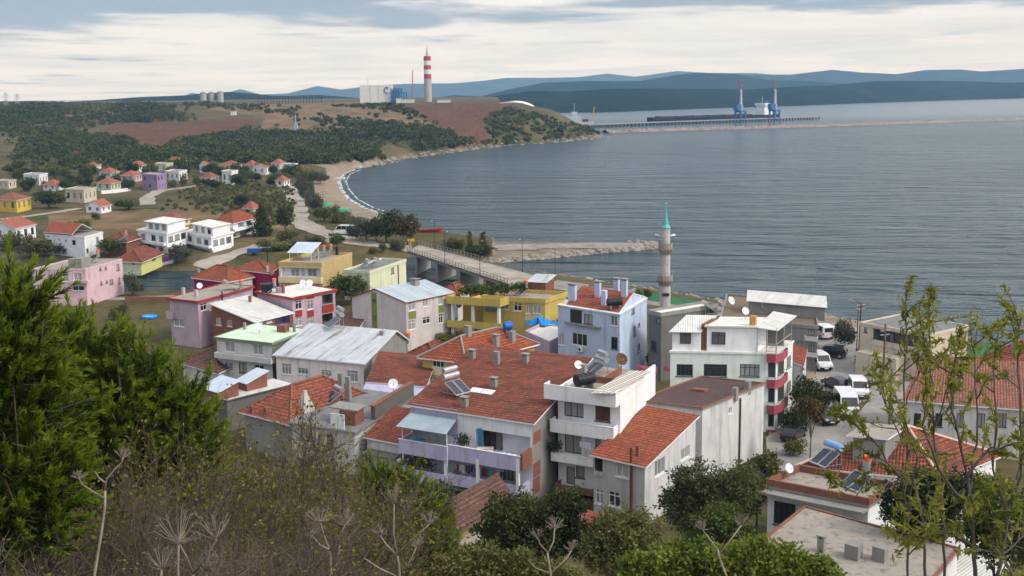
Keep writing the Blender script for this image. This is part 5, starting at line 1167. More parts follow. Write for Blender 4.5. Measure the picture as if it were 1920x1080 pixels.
for i in range(22): x = -33+i*3.1; g.box(q[0]+x-.18, q[0]+x+.18, q[1]-.2, q[1]+.2, q[2]-1, q[2]+6+2*(i % 3 == 0))
g.box(q[0]-33, q[0]+33, q[1]-.15, q[1]+.15, q[2]+5.3, q[2]+5.7); g.build('gantry', m_dark, r)
for i, (px, w_, h_, lab) in enumerate(((765, 22, 4, 'low white site hut between the blue framework and the chimney'), (748, 10, 5, 'white round roofed store below the blue framework'), (832, 24, 3, 'row of white cabins right of the striped chimney'))):
    q = at_top(px, 1205); k = 1205/2200; r = thing('site_hut', lab, 'site hut', q); MB().box(q[0]-w_*k/2, q[0]+w_*k/2, q[1], q[1]+6, q[2]-2, q[2]+h_*k*1.6).build('wall', wht_clad, r); MB().box(q[0]-w_*k/2-.3, q[0]+w_*k/2+.3, q[1]-.3, q[1]+6.3, q[2]+h_*k*1.6+.004, q[2]+h_*k*1.6+.4).build('roof', m_metal, r)
q = onground(438, 216); r = thing('hut', 'tiny white hut on the tan slope below the silos', 'hut', q); MB().box(q[0]-2, q[0]+2, q[1]-2, q[1]+2, q[2]-1, q[2]+3).build('wall', wht_clad, r); MB().box(q[0]-2.3, q[0]+2.3, q[1]-2.3, q[1]+2.3, q[2]+3.003, q[2]+3.5).build('roof', m_conc, r)
q = onground(555, 245); r = thing('mast', 'slim grey mast with blue base on the hillside', 'mast', q); MB().tube([q-[0, 0, 1], q+[0, 0, 11]], .3).build('pole', craneg, r); MB().box(q[0]-1.2, q[0]+1.2, q[1]-1, q[1]+1, q[2]-1, q[2]+4.5).build('cabinet', simple('pale_blue_box', (.3, .4, .55, 1), .5), r)

# minaret
q = P(1246, 640, 2.2); Dm = np.hypot(*q[:2]); zt_ = lambda y: PD(1246, y, Dm)[2]; k = Dm/2200
r = thing('minaret', 'pale stone minaret with two balconies and turquoise spire', 'minaret', q)
m, t, b = newmat('minaret_stone'); u = uvn(t); br_ = N(t, 'ShaderNodeTexBrick', i_Scale=1.0, i_Mortar_Size=.03, i_Brick_Width=.9, i_Row_Height=.42); br_.inputs['Color1'].default_value = (.36, .335, .31, 1); br_.inputs['Color2'].default_value = (.54, .515, .49, 1); br_.inputs['Mortar'].default_value = (.3, .28, .26, 1); t.links.new(u, br_.inputs['Vector']); t.links.new(mix(t, .5, br_.outputs[0], ramp(t, noise(t, pos(t), .5, 5), (.3, (.34, .31, .29, 1)), (.7, (.55, .53, .51, 1)))), b.inputs['Base Color']); b.inputs['Roughness'].default_value = .9; ms_ = m
mst = plaster('minaret_balcony_stone', (.30, .27, .22, 1), .5); turq = simple('turquoise_lead', (.10, .40, .40, 1), .5, .1)
w0, w1, w2 = 10.5*k, 9.3*k, 8.6*k
MB().lathe([(w0+.3, -1), (w0+.2, 3), (w0, 4), (w0*.98, zt_(536)-2.2)], 16, c=q).build('shaft', ms_, r)
def balc(y0, y1, wi, wo):
    z0, z1 = zt_(y1)-2.2, zt_(y0)-2.2; hh = z1-z0
    o = MB().lathe([(wi, z0-.3), (wi*1.08, z0), (wi*1.25, z0+hh*.22), (wo, z0+hh*.42), (wo, z0+hh*.45)], 16, c=q).build('balcony', mst, r); g = MB()
    for i in range(16): a = i/16*2*math.pi; x_, y_ = math.cos(a), math.sin(a); g.tube([q+[x_*wi*1.1, y_*wi*1.1, z0-.1], q+[x_*wo*.97, y_*wo*.97, z0+hh*.4]], .09, 4)
    g.build('corbels', mst, o); MB().lathe([(wo, z0+hh*.455), (wo, z1), (wo-.14, z1), (wo-.14, z0+hh*.5)], 16, c=q).build('parapet', mst, o)
balc(516, 532, w0*.98, 14.5*k); balc(456, 474, w1, 13.5*k)
MB().lathe([(w1*1.02, zt_(520)-2.2), (w1, zt_(470)-2.2)], 16, c=q).build('shaft', ms_, r); MB().lathe([(w2, zt_(462)-2.2), (w2*.98, zt_(427)-2.2)], 16, c=q).build('shaft', ms_, r)
MB().lathe([(w2*1.1, zt_(428)-2.2), (w2*1.1, zt_(426)-2.2), (w2*.7, zt_(421)-2.2), (w2*.42, zt_(408)-2.2), (w2*.2, zt_(396)-2.2), (.1, zt_(386)-2.2)], 12, c=q).build('spire', turq, r)
MB().lathe([(.06, zt_(387)-2.2), (.06, zt_(383)-2.2), (.2, zt_(382)-2.2), (.05, zt_(380)-2.2)], 8, c=q).build('finial', turq, r)
g = MB()
for a in (2.6, .5, 4.2): e_ = q+[math.cos(a)*w2, math.sin(a)*w2, zt_(443)-2.2]; f_ = q+[math.cos(a)*(w2+.9), math.sin(a)*(w2+.9), zt_(443)-2.2]; g.tube([e_, f_], [.08, .3], 8)
g.build('loudspeakers', m_metal, r); MB().box(q[0]-.5, q[0]+.5, q[1]-w0-.12, q[1]-w0+.1, zt_(553)-2.2+q[2], zt_(548)-2.2+q[2]).build('slit_window', m_dark, r)

# ---------------------------------------------------------------- far houses
far_roof = simple('far_red_roof', (.27, .088, .055, 1), .8, 0, .3, 1.2); far_dark = simple('far_dark_roof', (.2, .07, .05, 1), .8, 0, .3, 1.2)
wm = {'w': white, 'l': paleyel, 'y': pl('bright_yellow_plaster', 215, 185, 75), 'b': beige, 'p': pl('violet_plaster', 150, 128, 165), 'c': creamy, 'k': rosy}
def farhouse(x0, x1, yt, yb, wall, roof, lab, split=.6, rise=None):
    g_ = onground((x0+x1)/2, yb); D_ = np.hypot(*g_[:2]); zb = g_[2]; zt = zb+(yb-yt)*D_/2200*1.0; xm = x0+(x1-x0)*split; k = (x1-x0)
    h = House('house', lab, 'house', (x0, yt), (xm, yt+k*.035), None, zt, wm[wall], wm[wall], zb=zb, D=max(6, k*D_/2200*.8))
    h.W = max(h.W, 4)
    # turn it so that both walls show as in the photograph
    Rp = P(x1, yt-k*.05, zt); v = (Rp-h.F)[:2]; dd = min(np.linalg.norm(v), 11); h.V = v/np.linalg.norm(v); h.D = max(dd, 5); h.minv = np.linalg.inv(np.array([h.U, h.V]).T)
    rise = rise or 1.7
    if roof == 'f': h.flat(m_deck, .25, .2, .25, wm[wall], .15)
    elif roof == 'h': h.hip(far_roof, rise, .5, ridge=False)
    elif roof == 'd': h.hip(far_dark, rise, .5, ridge=False)
    elif roof == 'g': h.gable(far_roof, rise, 't', .5, .4)
    nf = 2 if zt-zb > 5 else 1; hh = (zt-zb)/nf
    for wl, ln in (('A', h.W), ('B', h.D)):
        n = max(1, int(ln/3.2))
        for f in range(nf):
            for i in range(n):
                c = ln*(i+.5)/n; h.win(wl, 0, 0, 0, 0, frame_d, 2, rect=(c-.65, c+.65, zb+hh*f+hh*.35, zb+hh*f+hh*.8), sill=False)
    return h.done()
FH = [(44, 92, 328, 344, 'w', 'f', 'white flat roofed house with a stubby tower at the left foot of the hills'), (-14, 60, 372, 394, 'y', 'd', 'bright yellow house with brown tiled roof at the left edge'), (122, 180, 356, 377, 'b', 'f', 'plain beige flat roofed house standing in a field'),
 (180, 226, 342, 357, 'l', 'h', 'lime green house with red hipped roof left of the violet house'), (161, 208, 385, 398, 'w', 'g', 'small white cottage with red gable roof beside the footpath'), (266, 313, 328, 354, 'p', 'f', 'violet two storey flat roofed house in the far village'),
 (186, 224, 322, 333, 'w', 'h', 'white bungalow with red roof above the lime green house'), (158, 190, 309, 317, 'w', 'h', 'low white house with red roof at the upper left of the far village'), (226, 266, 328, 340, 'k', 'h', 'pinkish house with red roof touching the violet house'),
 (240, 275, 310, 320, 'w', 'g', 'white gabled house with red roof above the violet house'), (290, 326, 308, 321, 'l', 'f', 'pale lime house below the broad red roof in the far village'), (310, 356, 301, 312, 'w', 'h', 'white house with the broadest red roof at the top of the far village'),
 (310, 352, 322, 337, 'w', 'f', 'long low white house right of the violet house'), (374, 394, 309, 323, 'w', 'g', 'small white gabled house left of the ochre village house'), (375, 410, 331, 344, 'w', 'd', 'white house with dark red roof below the small gabled house'),
 (413, 458, 308, 322, 'c', 'h', 'ochre house with red hipped roof in the far village'), (416, 446, 322, 344, 'w', 'f', 'tall white box shaped house below the ochre village house'), (446, 466, 322, 334, 'w', 'f', 'small white annex right of the tall white box house'),
 (458, 486, 308, 318, 'k', 'h', 'pink walled house with red roof behind the pale gabled house'), (473, 512, 313, 326, 'w', 'g', 'pale gabled house near the right end of the far village'), (508, 536, 305, 316, 'w', 'h', 'house with red hipped roof high at the right end of the far village'),
 (533, 558, 309, 319, 'w', 'f', 'rightmost white flat house of the far village'), (516, 543, 337, 350, 'w', 'h', 'white house with red roof nearest the beach trees'), (128, 158, 289, 296, 'b', 'd', 'lonely brownish hut among the hillside trees'),
 (-6, 30, 340, 352, 'b', 'f', 'low beige building at the left edge below the hills'), (-30, 66, 424, 452, 'w', 'g', 'large white house with red gable roof at the left edge by the river'), (290, 356, 411, 424, 'c', 'd', 'cream house with dark red roof behind the long white row'), (456, 480, 388, 396, 'c', 'h', 'little cream house with red roof behind the right end of the white row'),
 (80, 120, 345, 356, 'w', 'h', 'white farmhouse with red roof between the flat house and the field')]
for f in FH: farhouse(*f)
g_ = onground(48, 344); k = np.hypot(*g_[:2])/2200
# garden walls on the far bank
def wall_run(name, lab, cat, px, h, th, mt, base=None):
    g = MB(); pts = [onground(*q) for q in px]; c = sum(pts)/len(pts)
    for a, b in zip(pts[:-1], pts[1:]):
        d = (b-a)[:2]; d /= np.linalg.norm(d); n = np.array([-d[1], d[0], 0])*th/2; z0, z1 = np.array([0, 0, -.5]), np.array([0, 0, h])
        g.hexa([a-n+z0, b-n+z0, b+n+z0, a+n+z0, a-n+z1, b-n+z1, b+n+z1, a+n+z1])
    return tag(g.build(name, mt), lab, cat)
wall_run('garden_wall', 'purple and white garden wall along the far river bank', 'wall', ((232, 502), (275, 500), (322, 492)), 1.3, .3, simple('purple_fence', col(150, 70, 140), .7)); wall_run('garden_wall', 'white low wall below the purple garden wall on the river bank', 'wall', ((230, 505), (300, 501), (325, 495)), .6, .3, white)
wall_run('quay_wall', 'brick wall along the near river bank left of the pink houses', 'wall', ((235, 566), (280, 566), (318, 566)), .9, .3, m_brick)
wall_run('field_wall', 'white boundary wall right of the lime green far house', 'wall', ((190, 364), (215, 362), (245, 358)), 1.2, .3, white)
# ================================================================ VEHICLES, ROOF GEAR, STREET THINGS
bpy.context.view_layer.update(); _dg = bpy.context.evaluated_depsgraph_get()
def onto(x, y):
    """where a photograph ray first meets what has been built so far"""
    d = Vector(ray(x, y)); d.normalize(); r = S.ray_cast(_dg, Vector(CAM)+d*2, d)
    o = r[1]; k = 0
    while r[0] and (r[4].name.startswith('haze')) and k < 3: r = S.ray_cast(_dg, o+d*.05, d); o = r[1]; k += 1
    return np.array(o) if r[0] else P(x, y)
LW = lambda q: dict(world=False)
silver = simple('tank_silver', (.52, .53, .55, 1), .3, .7, .06); panelm = simple('collector_glass', (.02, .025, .04, 1), .12, 0, .2, 2, 0, .7); tankblue = simple('tank_blue', (.22, .42, .7, 1), .5)
def cyl(g, a, b, r, n=14, m=0): return g.tube([a, b], r, n, m)
def heater(px, py, rz, lab, kind='h', s=1.0):
    q = onto(px, py); o = thing('solar_water_heater', lab, 'solar heater', q, rz, 'solar water heaters on the roofs', s*.86)
    g = MB(); a, b = (.15, 1.15), (1.75, .15)
    for y0 in (-1.0, .03): g.hexa([(a[0], y0, a[1]-.08), (b[0], y0, b[1]-.08), (b[0], y0+.97, b[1]-.08), (a[0], y0+.97, a[1]-.08), (a[0], y0, a[1]), (b[0], y0, b[1]), (b[0], y0+.97, b[1]), (a[0], y0+.97, a[1])], 1)
    dx, dz = (b[0]-a[0]), (b[1]-a[1])
    for y0 in (-.94, .09): g.poly([(a[0]+.05*dx, y0, a[1]+.05*dz+.012), (b[0]-.05*dx, y0, b[1]-.05*dz+.012), (b[0]-.05*dx, y0+.85, b[1]-.05*dz+.012), (a[0]+.05*dx, y0+.85, a[1]+.05*dz+.012)], 0)
    g.build('collector', [panelm, silver], o, world=False)
    g = MB()
    for y in (-.75, .75):
        for x, z in ((-.25, 1.3), (.3, 1.05)): g.tube([(x, y, -.05), (x, y, z)], .03, 5)
        g.tube([(-.25, y, .05), (1.7, y, .12)], .025, 5)
    g.build('stand', m_metal, o, world=False)
    if kind == 'v':
        t_ = MB().lathe([(.32, 1.2), (.32, 2.15)], 16, c=(-.1, 0, 0)).build('tank', silver, o, world=False); MB().lathe([(.36, 2.152), (.37, 2.45), (.3, 2.55), (.05, 2.58)], 16, c=(-.1, 0, 0)).build('tank_lid', m_or, t_, world=False)
    else:
        body = {'h': silver, 'b': tankblue, 'd': silver}[kind]
        t_ = cyl(MB(), (-.05, -.95, 1.58), (-.05, .95, 1.58), .3, 18).build('tank', body, o, world=False)
        cyl(MB(), (-.05, -1.0, 1.58), (-.05, -.952, 1.58), .31, 18).build('tank_end', m_or if kind == 'b' else silver, t_, world=False)
        if kind == 'd': cyl(MB(), (-.15, -.85, 2.2), (-.15, .85, 2.2), .24, 16).build('tank', body, o, world=False)
    return o
for a in ((846, 735, -.75, 'double tanked solar heater standing on the large red roof of the lilac house', 'd', 1.15), (1128, 700, 3.6, 'solar heater with shiny tank at the back of the striped awning terrace', 'd', 1.05), (636, 752, 3.7, 'solar heater lying low between the old orange roof and the grey deck', 'h'),
          (594, 484, 3.5, 'left of the three orange lidded solar tanks on the tan house', 'v'), (607, 482, 3.5, 'middle of the three orange lidded solar tanks on the tan house', 'v'), (620, 480, 3.5, 'right of the three orange lidded solar tanks on the tan house', 'v'), (690, 502, 3.6, 'solar heater on the deck of the lime building', 'h'), (706, 500, 3.6, 'second solar heater, nearer the middle of the lime building deck', 'h'),
          (637, 612, 3.6, 'double tanked solar heater right of the pink house with red panels', 'd', 1.2), (452, 552, 3.6, 'orange lidded solar heater at the back of the dusty pink house roof', 'v'), (514, 549, 3.6, 'orange lidded solar heater behind the black box tank on the pink house', 'v'), (764, 655, 3.6, 'orange lidded solar heater beside the rusting metal roof', 'v', 1.1),
          (985, 553, 3.6, 'orange lidded solar heater on the mustard building roof', 'v'), (1352, 585, .2, 'solar heater with white tank on the pale deck behind the penthouse', 'h', 1.1), (1322, 588, .2, 'solar heater tilted toward the sea beside the penthouse', 'h'), (1562, 868, 3.6, 'blue barrel solar heater with orange end on the hipped red roof', 'b', 1.15), (1622, 912, 3.6, 'orange lidded solar heater on the brick parapet roof', 'v', 1.15),
          (184, 492, 3.6, 'orange lidded solar heater on the rose pink riverside building', 'v'), (236, 450, 3.6, 'orange lidded solar heater on the dull red roof across the river', 'v'), (425, 545, .5, 'solar heater near the left edge of the dusty pink house deck', 'h')): heater(*a)
def barrel(px, py, lab, mt, L_=1.7, r_=.45, rz=.5, lift=.15, group='water tanks on the roofs'):
    q = onto(px, py); o = thing('water_tank', lab, 'water tank', q, rz, group); g = MB().tube([(-L_/2, 0, r_+lift), (-L_/2+.08, 0, r_+lift), (L_/2-.08, 0, r_+lift), (L_/2, 0, r_+lift)], [r_*.8, r_, r_, r_*.8], 18); 
    for x in (-.5, 0, .5): g.tube([(x*L_*.6-.03, 0, r_+lift), (x*L_*.6+.03, 0, r_+lift)], r_*1.04, 18)
    g.build('drum', mt, o, world=False)
    g = MB()
    for x in (-L_*.3, L_*.3): g.box(x-.06, x+.06, -r_, r_, -.05, lift+.12)
    g.build('cradle', m_conc, o, world=False)
barrel(1096, 728, 'big black barrel tank on the corner of the white terrace house roof', m_black, 2.0, .55, .6, .3); barrel(1152, 578, 'black barrel tank beside a chimney on the pale blue house roof', m_black, 1.9, .5, .2, .3); barrel(952, 622, 'blue barrel tank on the courtyard terrace behind the yellow house', simple('bright_blue', (.02, .12, .5, 1), .45), 1.0, .5, .4, .2)
q = onto(500, 549); o = thing('water_tank', 'black box shaped tank on the pink house with red panels', 'water tank', q, .3, 'water tanks on the roofs'); MB().box(-.8, .8, -.7, .7, .25, 1.3).build('tank_body', m_black, o, world=False, bevel=.08); MB().box(-.85, .85, -.75, .75, 1.303, 1.4).build('tank_lid', m_black, o, world=False, bevel=.03); MB().box(-.6, .6, -.5, .5, -.05, .248).build('plinth', m_conc, o, world=False)
def dish(px, py, r_, rz, lab, mt=None, h=.7):
    q = onto(px, py); o = thing('satellite_dish', lab, 'satellite dish', q, rz, 'satellite dishes'); g = MB(); n = 16; rings = []
    for k in range(5):
        rad = r_*k/4; z = .22*r_*(k/4)**2
        rings.append([(-.25*r_+z*math.cos(.5) + rad*math.sin(a)*math.sin(.5)*-1*0 - rad*math.sin(a)*.45, rad*math.cos(a), h+r_*.6+z*.45+rad*math.sin(a)*.9) for a in np.linspace(0, 2*math.pi, n, endpoint=False)])
    b = 0
    for rg_ in rings: g.v += rg_
    for k in range(4):
        for j in range(n): g.f.append((k*n+j, k*n+(j+1) % n, (k+1)*n+(j+1) % n, (k+1)*n+j)); g.m.append(0)
    g.build('reflector', mt or trim_w, o, world=False, smooth=True); MB().tube([(-.25*r_, 0, -.1), (-.25*r_, 0, h+r_*.6)], .035, 6).build('post', m_metal, o, world=False); MB().tube([(-.2*r_, 0, h+r_*.2), (.55*r_, 0, h+r_*.75)], .02, 5).box(.5*r_, .62*r_, -.05, .05, h+r_*.7, h+r_*.85).build('feed_arm', m_metal, o, world=False)
for a in ((1166, 695, .6, -1.2, 'rusty brown satellite dish at the back of the white terrace house', m_rust), (1372, 578, .6, -.9, 'large white satellite dish on the roof behind the penthouse'), (1398, 600, .42, -1.2, 'small white satellite dish left of the clay pot on the penthouse'), (1430, 585, .42, -.6, 'satellite dish on the brown roofed promenade building'), (569, 543, .5, -1.3, 'left white satellite dish in front of the tan house'), (581, 543, .5, -1.3, 'right white satellite dish in front of the tan house'),
          (375, 548, .45, -1.4, 'white satellite dish on the dusty pink house roof'), (486, 626, .45, -1.4, 'white satellite dish on the green deck roof'), (1445, 735, .45, -.9, 'satellite dish on the corner of the maroon flat roof') , (1480, 900, .4, -1.0, 'satellite dish on the brick parapet roof'), (738, 738, .5, -1.3, 'satellite dish on the grey concrete deck'), (1085, 703, .4, -1.2, 'small dish beside the black barrel tank')): dish(*a)
def acunit(h, wall, px, py, lab):
    a, z = h.hit(wall, px, py, .2); T = lambda x, o, zz: h.wp(wall, a+x, o, z+zz); o = thing('air_conditioner', lab, 'air conditioner', T(0, .02, 0), group='air conditioners'); MB().box(-.4, .4, .04, .36, -.28, .28, T=T).build('case', trim_w, o); g = MB(); c = T(-.08, .375, 0); cx_ = [T(-.08+.2*math.cos(t_), .372, .2*math.sin(t_)) for t_ in np.linspace(0, 6.28, 16, endpoint=False)]; g.poly(cx_); g.build('fan_grille', m_dark, o)
acunit(blue_h, 'A', 1088, 655, 'air conditioner under the middle window of the pale blue house'); acunit(maroon_h, 'A', 1212, 790, 'air conditioner on the pale blank walled building')
# water heater clutter, chairs, laundry, tarps
def laundry(h, wall, x0, x1, y, off, cols, lab):
    a0, z = h.hit(wall, x0, y, off); a1, _ = h.hit(wall, x1, y, off); o = thing('laundry', lab, 'laundry', h.wp(wall, (a0+a1)/2, off, z)); n = len(cols); T = lambda a, q, zz: h.wp(wall, a, q, zz); MB().tube([T(a0-.2, off, z), T(a1+.2, off, z)], .012, 4).build('line', m_dark, o)
    for i, c in enumerate(cols):
        w_ = (a1-a0)/n; s0_ = a0+i*w_+.03; ln = .55+.35*((i*37) % 5)/5; g = MB(); k = 5; pv = None
        for j in range(k+1): x = s0_+(w_-.06)*j/k; dq = .04*math.sin(j*1.9+i); cur = (T(x, off+dq*.3, z), T(x, off+dq, z-ln)); 
        g = MB(); xs_ = np.linspace(s0_, s0_+w_-.06, k+1)
        for j in range(k): d0, d1 = .05*math.sin(j*1.9+i), .05*math.sin((j+1)*1.9+i); g.poly([T(xs_[j], off, z), T(xs_[j+1], off, z), T(xs_[j+1], off+d1, z-ln), T(xs_[j], off+d0, z-ln)])
        g.build('garment', simple(f'cloth_{c}', {'red': (.4, .03, .05, 1), 'white': (.6, .6, .62, 1), 'navy': (.015, .02, .06, 1), 'teal': (.05, .3, .3, 1), 'pink': (.5, .12, .25, 1), 'black': (.02, .02, .025, 1), 'lilac': (.5, .47, .6, 1), 'blue': (.05, .12, .4, 1)}[c], .9), o)
laundry(lilac_h, 'A', 856, 892, 869, 1.2, ['red', 'white', 'white', 'black', 'navy', 'navy', 'blue'], 'laundry of red, white and navy clothes on the lower lilac balcony'); laundry(lilac_h, 'A', 909, 948, 879, 1.2, ['red', 'teal', 'teal', 'pink', 'lilac', 'black', 'black'], 'line of small red, teal and pink clothes on the lower lilac balcony'); laundry(white_h, 'A', 1086, 1108, 826, 1.3, ['lilac', 'lilac'], 'lilac sheet hung over the white balcony')
def pot(h, wall, px, py, off, lab, s=.5):
    a, z = h.hit(wall, px, py, off); c = np.array(h.wp(wall, a, off, z)); o = thing('potted_plant', lab, 'potted plant', c); MB().lathe([(.16, 0), (.22, .35), (.24, .36)], 10).build('pot', simple('clay', (.3, .12, .06, 1), .8), o, world=False); rg = np.random.default_rng(int(px)); pts = rg.normal(0, 1, (260, 3))*[s*.5, s*.5, s*.4]+[0, 0, .4+s*.5]
    k_ = leafcards_(pts, .13, rg); npmesh('leaves', *k_, potleaf, parent=o)
def leafcards_(c, s, rg):
    n = len(c); a = rg.normal(0, 1, (n, 3)); a /= np.linalg.norm(a, axis=1)[:, None]; b = np.cross(a, rg.normal(0, 1, (n, 3))); b /= np.linalg.norm(b, axis=1)[:, None]; return np.stack([c-a*s, c+b*s*.5, c+a*s, c-b*s*.5], 1).reshape(-1, 3), np.arange(4*n).reshape(n, 4)
potleaf = leafmat('pot_leaves', (.012, .025, .008, 1), (.03, .055, .015, 1), (.06, .09, .03, 1))
pot(lilac_h, 'A', 778, 882, 1.5, 'leafy potted plant at the left of the lower lilac balcony', .8); pot(lilac_h, 'A', 800, 884, 1.5, 'leafy potted plant right of the other one on the lower lilac balcony', .8); pot(lilac_h, 'A', 868, 838, 1.2, 'spiky potted plant on the upper lilac balcony by the awning', .6); pot(white_h, 'A', 1040, 850, 1.0, 'potted plant trailing over the middle white balcony', .6); pot(white_h, 'A', 1150, 918, 1.0, 'small potted plant on the brick balcony of the white house', .4)
def chair(c, rz, lab):
    o = thing('plastic_chair', lab, 'chair', c, rz, 'white plastic chairs'); MB().box(-.24, .24, -.24, .24, .40, .45).build('seat', trim_w, o, world=False); MB().box(-.24, .24, .2, .26, .452, .9).build('backrest', trim_w, o, world=False)
    for x in (-.2, .2):
        for y in (-.2, .2): MB().tube([(x*1.1, y*1.1, 0), (x, y, .4)], .025, 5).build('leg', trim_w, o, world=False)
def onbal(h, px, off, py): a, z = h.hit('A', px, py, off); return np.array(h.wp('A', a, off, z))
bz_ = lilac_h.rect('A', 840, 846, 976, 873, 2.0)[2]+.17
for px, lab in ((946, 'left white plastic chair on the upper lilac balcony'), (956, 'middle white plastic chair on the upper lilac balcony'), (966, 'right white plastic chair nearest the brick parapet')): c = onbal(lilac_h, px, 1.0, 850); c[2] = bz_; chair(c, .6, lab)
c = onbal(lilac_h, 910, .7, 840); c[2] = bz_; o = thing('cabinet', 'white cabinet by the blue shutter on the upper lilac balcony', 'cabinet', c); MB().box(-.7, .7, -.3, .3, 0, .95).build('cabinet_body', trim_w, o, world=False); MB().box(-.75, .75, -.33, .33, .953, 1.0).build('cabinet_top', simple('cream_top', (.6, .5, .4, 1), .6), o, world=False)
for px, mt_, lab in ((776, simple('teal_plastic', (.02, .3, .3, 1), .5), 'teal tub under the awning of the lilac house'), (790, simple('bluegrey_plastic', (.12, .22, .34, 1), .5), 'blue grey barrel under the awning of the lilac house')):
    c = onbal(lilac_h, px, 1.3, 830); c[2] = bz_; o = thing('tub', lab, 'tub', c); MB().lathe([(.38, 0), (.42, .9)], 14).build('drum', mt_, o, world=False); MB().lathe([(.44, .902), (.44, .97)], 14).build('rim', mt_, o, world=False)
tarp = simple('blue_tarp', (.01, .24, .68, 1), .5); q = P(1016, 604, 6.4); o = thing('tarpaulin', 'bright blue tarpaulin stretched beside the mustard building', 'tarpaulin', (q[0], q[1], 2.2)); g = MB(); nx = 8
L_ = [P(988+7*i, 602+3*math.sin(i*1.1)-(3 if i > 3 else 0), 6.3) for i in range(nx+1)]; L2 = [P(985+7.6*i, 609+2*math.sin(i*1.7), 5.7) for i in range(nx+1)]
for i in range(nx): g.poly([L2[i], L2[i+1], L_[i+1]+[0, 1.2, .35*math.sin(i*.8)], L_[i]+[0, 1.2, .35*math.sin((i-1)*.8)]])
g.build('sheet', tarp, o, smooth=True); g = MB()
for p_ in (L2[0], L2[-1]): MB().tube([(p_[0], p_[1], 2.2), p_], .05).build('pole', m_metal, o)
q = P(280, 597, 2.2); o = thing('paddling_pool', 'round blue paddling pool in the yard between the pine and the dusty pink house', 'paddling pool', q); MB().lathe([(1.1, 0), (1.2, .1), (1.25, .4), (1.1, .5), (.95, .45), (.9, .1)], 24).build('rim', tarp, o, world=False, smooth=True); MB().lathe([(.89, .1), (.89, .3)], 24).build('pool_water', simple('pool_water', (.35, .55, .7, 1), .1), o, world=False)
# vehicles
vw = simple('white_car_paint', (.66, .67, .68, 1), .3, 0, .04, 1, 0, .5); vb = simple('black_car_paint', (.012, .013, .016, 1), .2, .1, .1, 1, 0, .6); vd = simple('dark_blue_car_paint', (.018, .024, .038, 1), .22, .2, .1, 1, 0, .6); rub = simple('tyre_rubber', (.012, .012, .012, 1), .85); lampm = simple('headlight_glass', (.55, .55, .52, 1), .15); redl = simple('tail_light', (.35, .015, .015, 1), .3); vglass = simple('car_glass', (.012, .015, .018, 1), .06, 0, .1, 1, 0, .7)
SHAPES = {'van': ([(-2.2, .38), (-2.26, 1.0), (-2.2, 1.85), (-2.08, 1.98), (-.2, 2.02), (.75, 1.92), (1.45, 1.18), (2.1, .98), (2.22, .62), (2.18, .38)], 1.82, 5, 2, (.6, 1.95), .06), 'bus': ([(-2.6, .42), (-2.66, 1.1), (-2.62, 2.3), (-2.5, 2.5), (1.1, 2.52), (1.55, 2.3), (2.15, 1.3), (2.6, 1.08), (2.68, .65), (2.62, .42)], 2.0, 5, 2, (.9, 1.95), .07), 'car': ([(-2.0, .34), (-2.06, .8), (-1.85, .96), (-1.3, 1.4), (.1, 1.45), (.4, 1.4), (1.0, .98), (1.85, .82), (2.05, .6), (2.0, .34)], 1.72, 5, 2, (.5, .5), .22), 'mpv': ([(-2.1, .36), (-2.15, .9), (-2.05, 1.15), (-1.75, 1.62), (.2, 1.66), (.6, 1.58), (1.25, 1.05), (2.0, .88), (2.15, .6), (2.1, .36)], 1.78, 5, 2, (.5, .5), .2)}
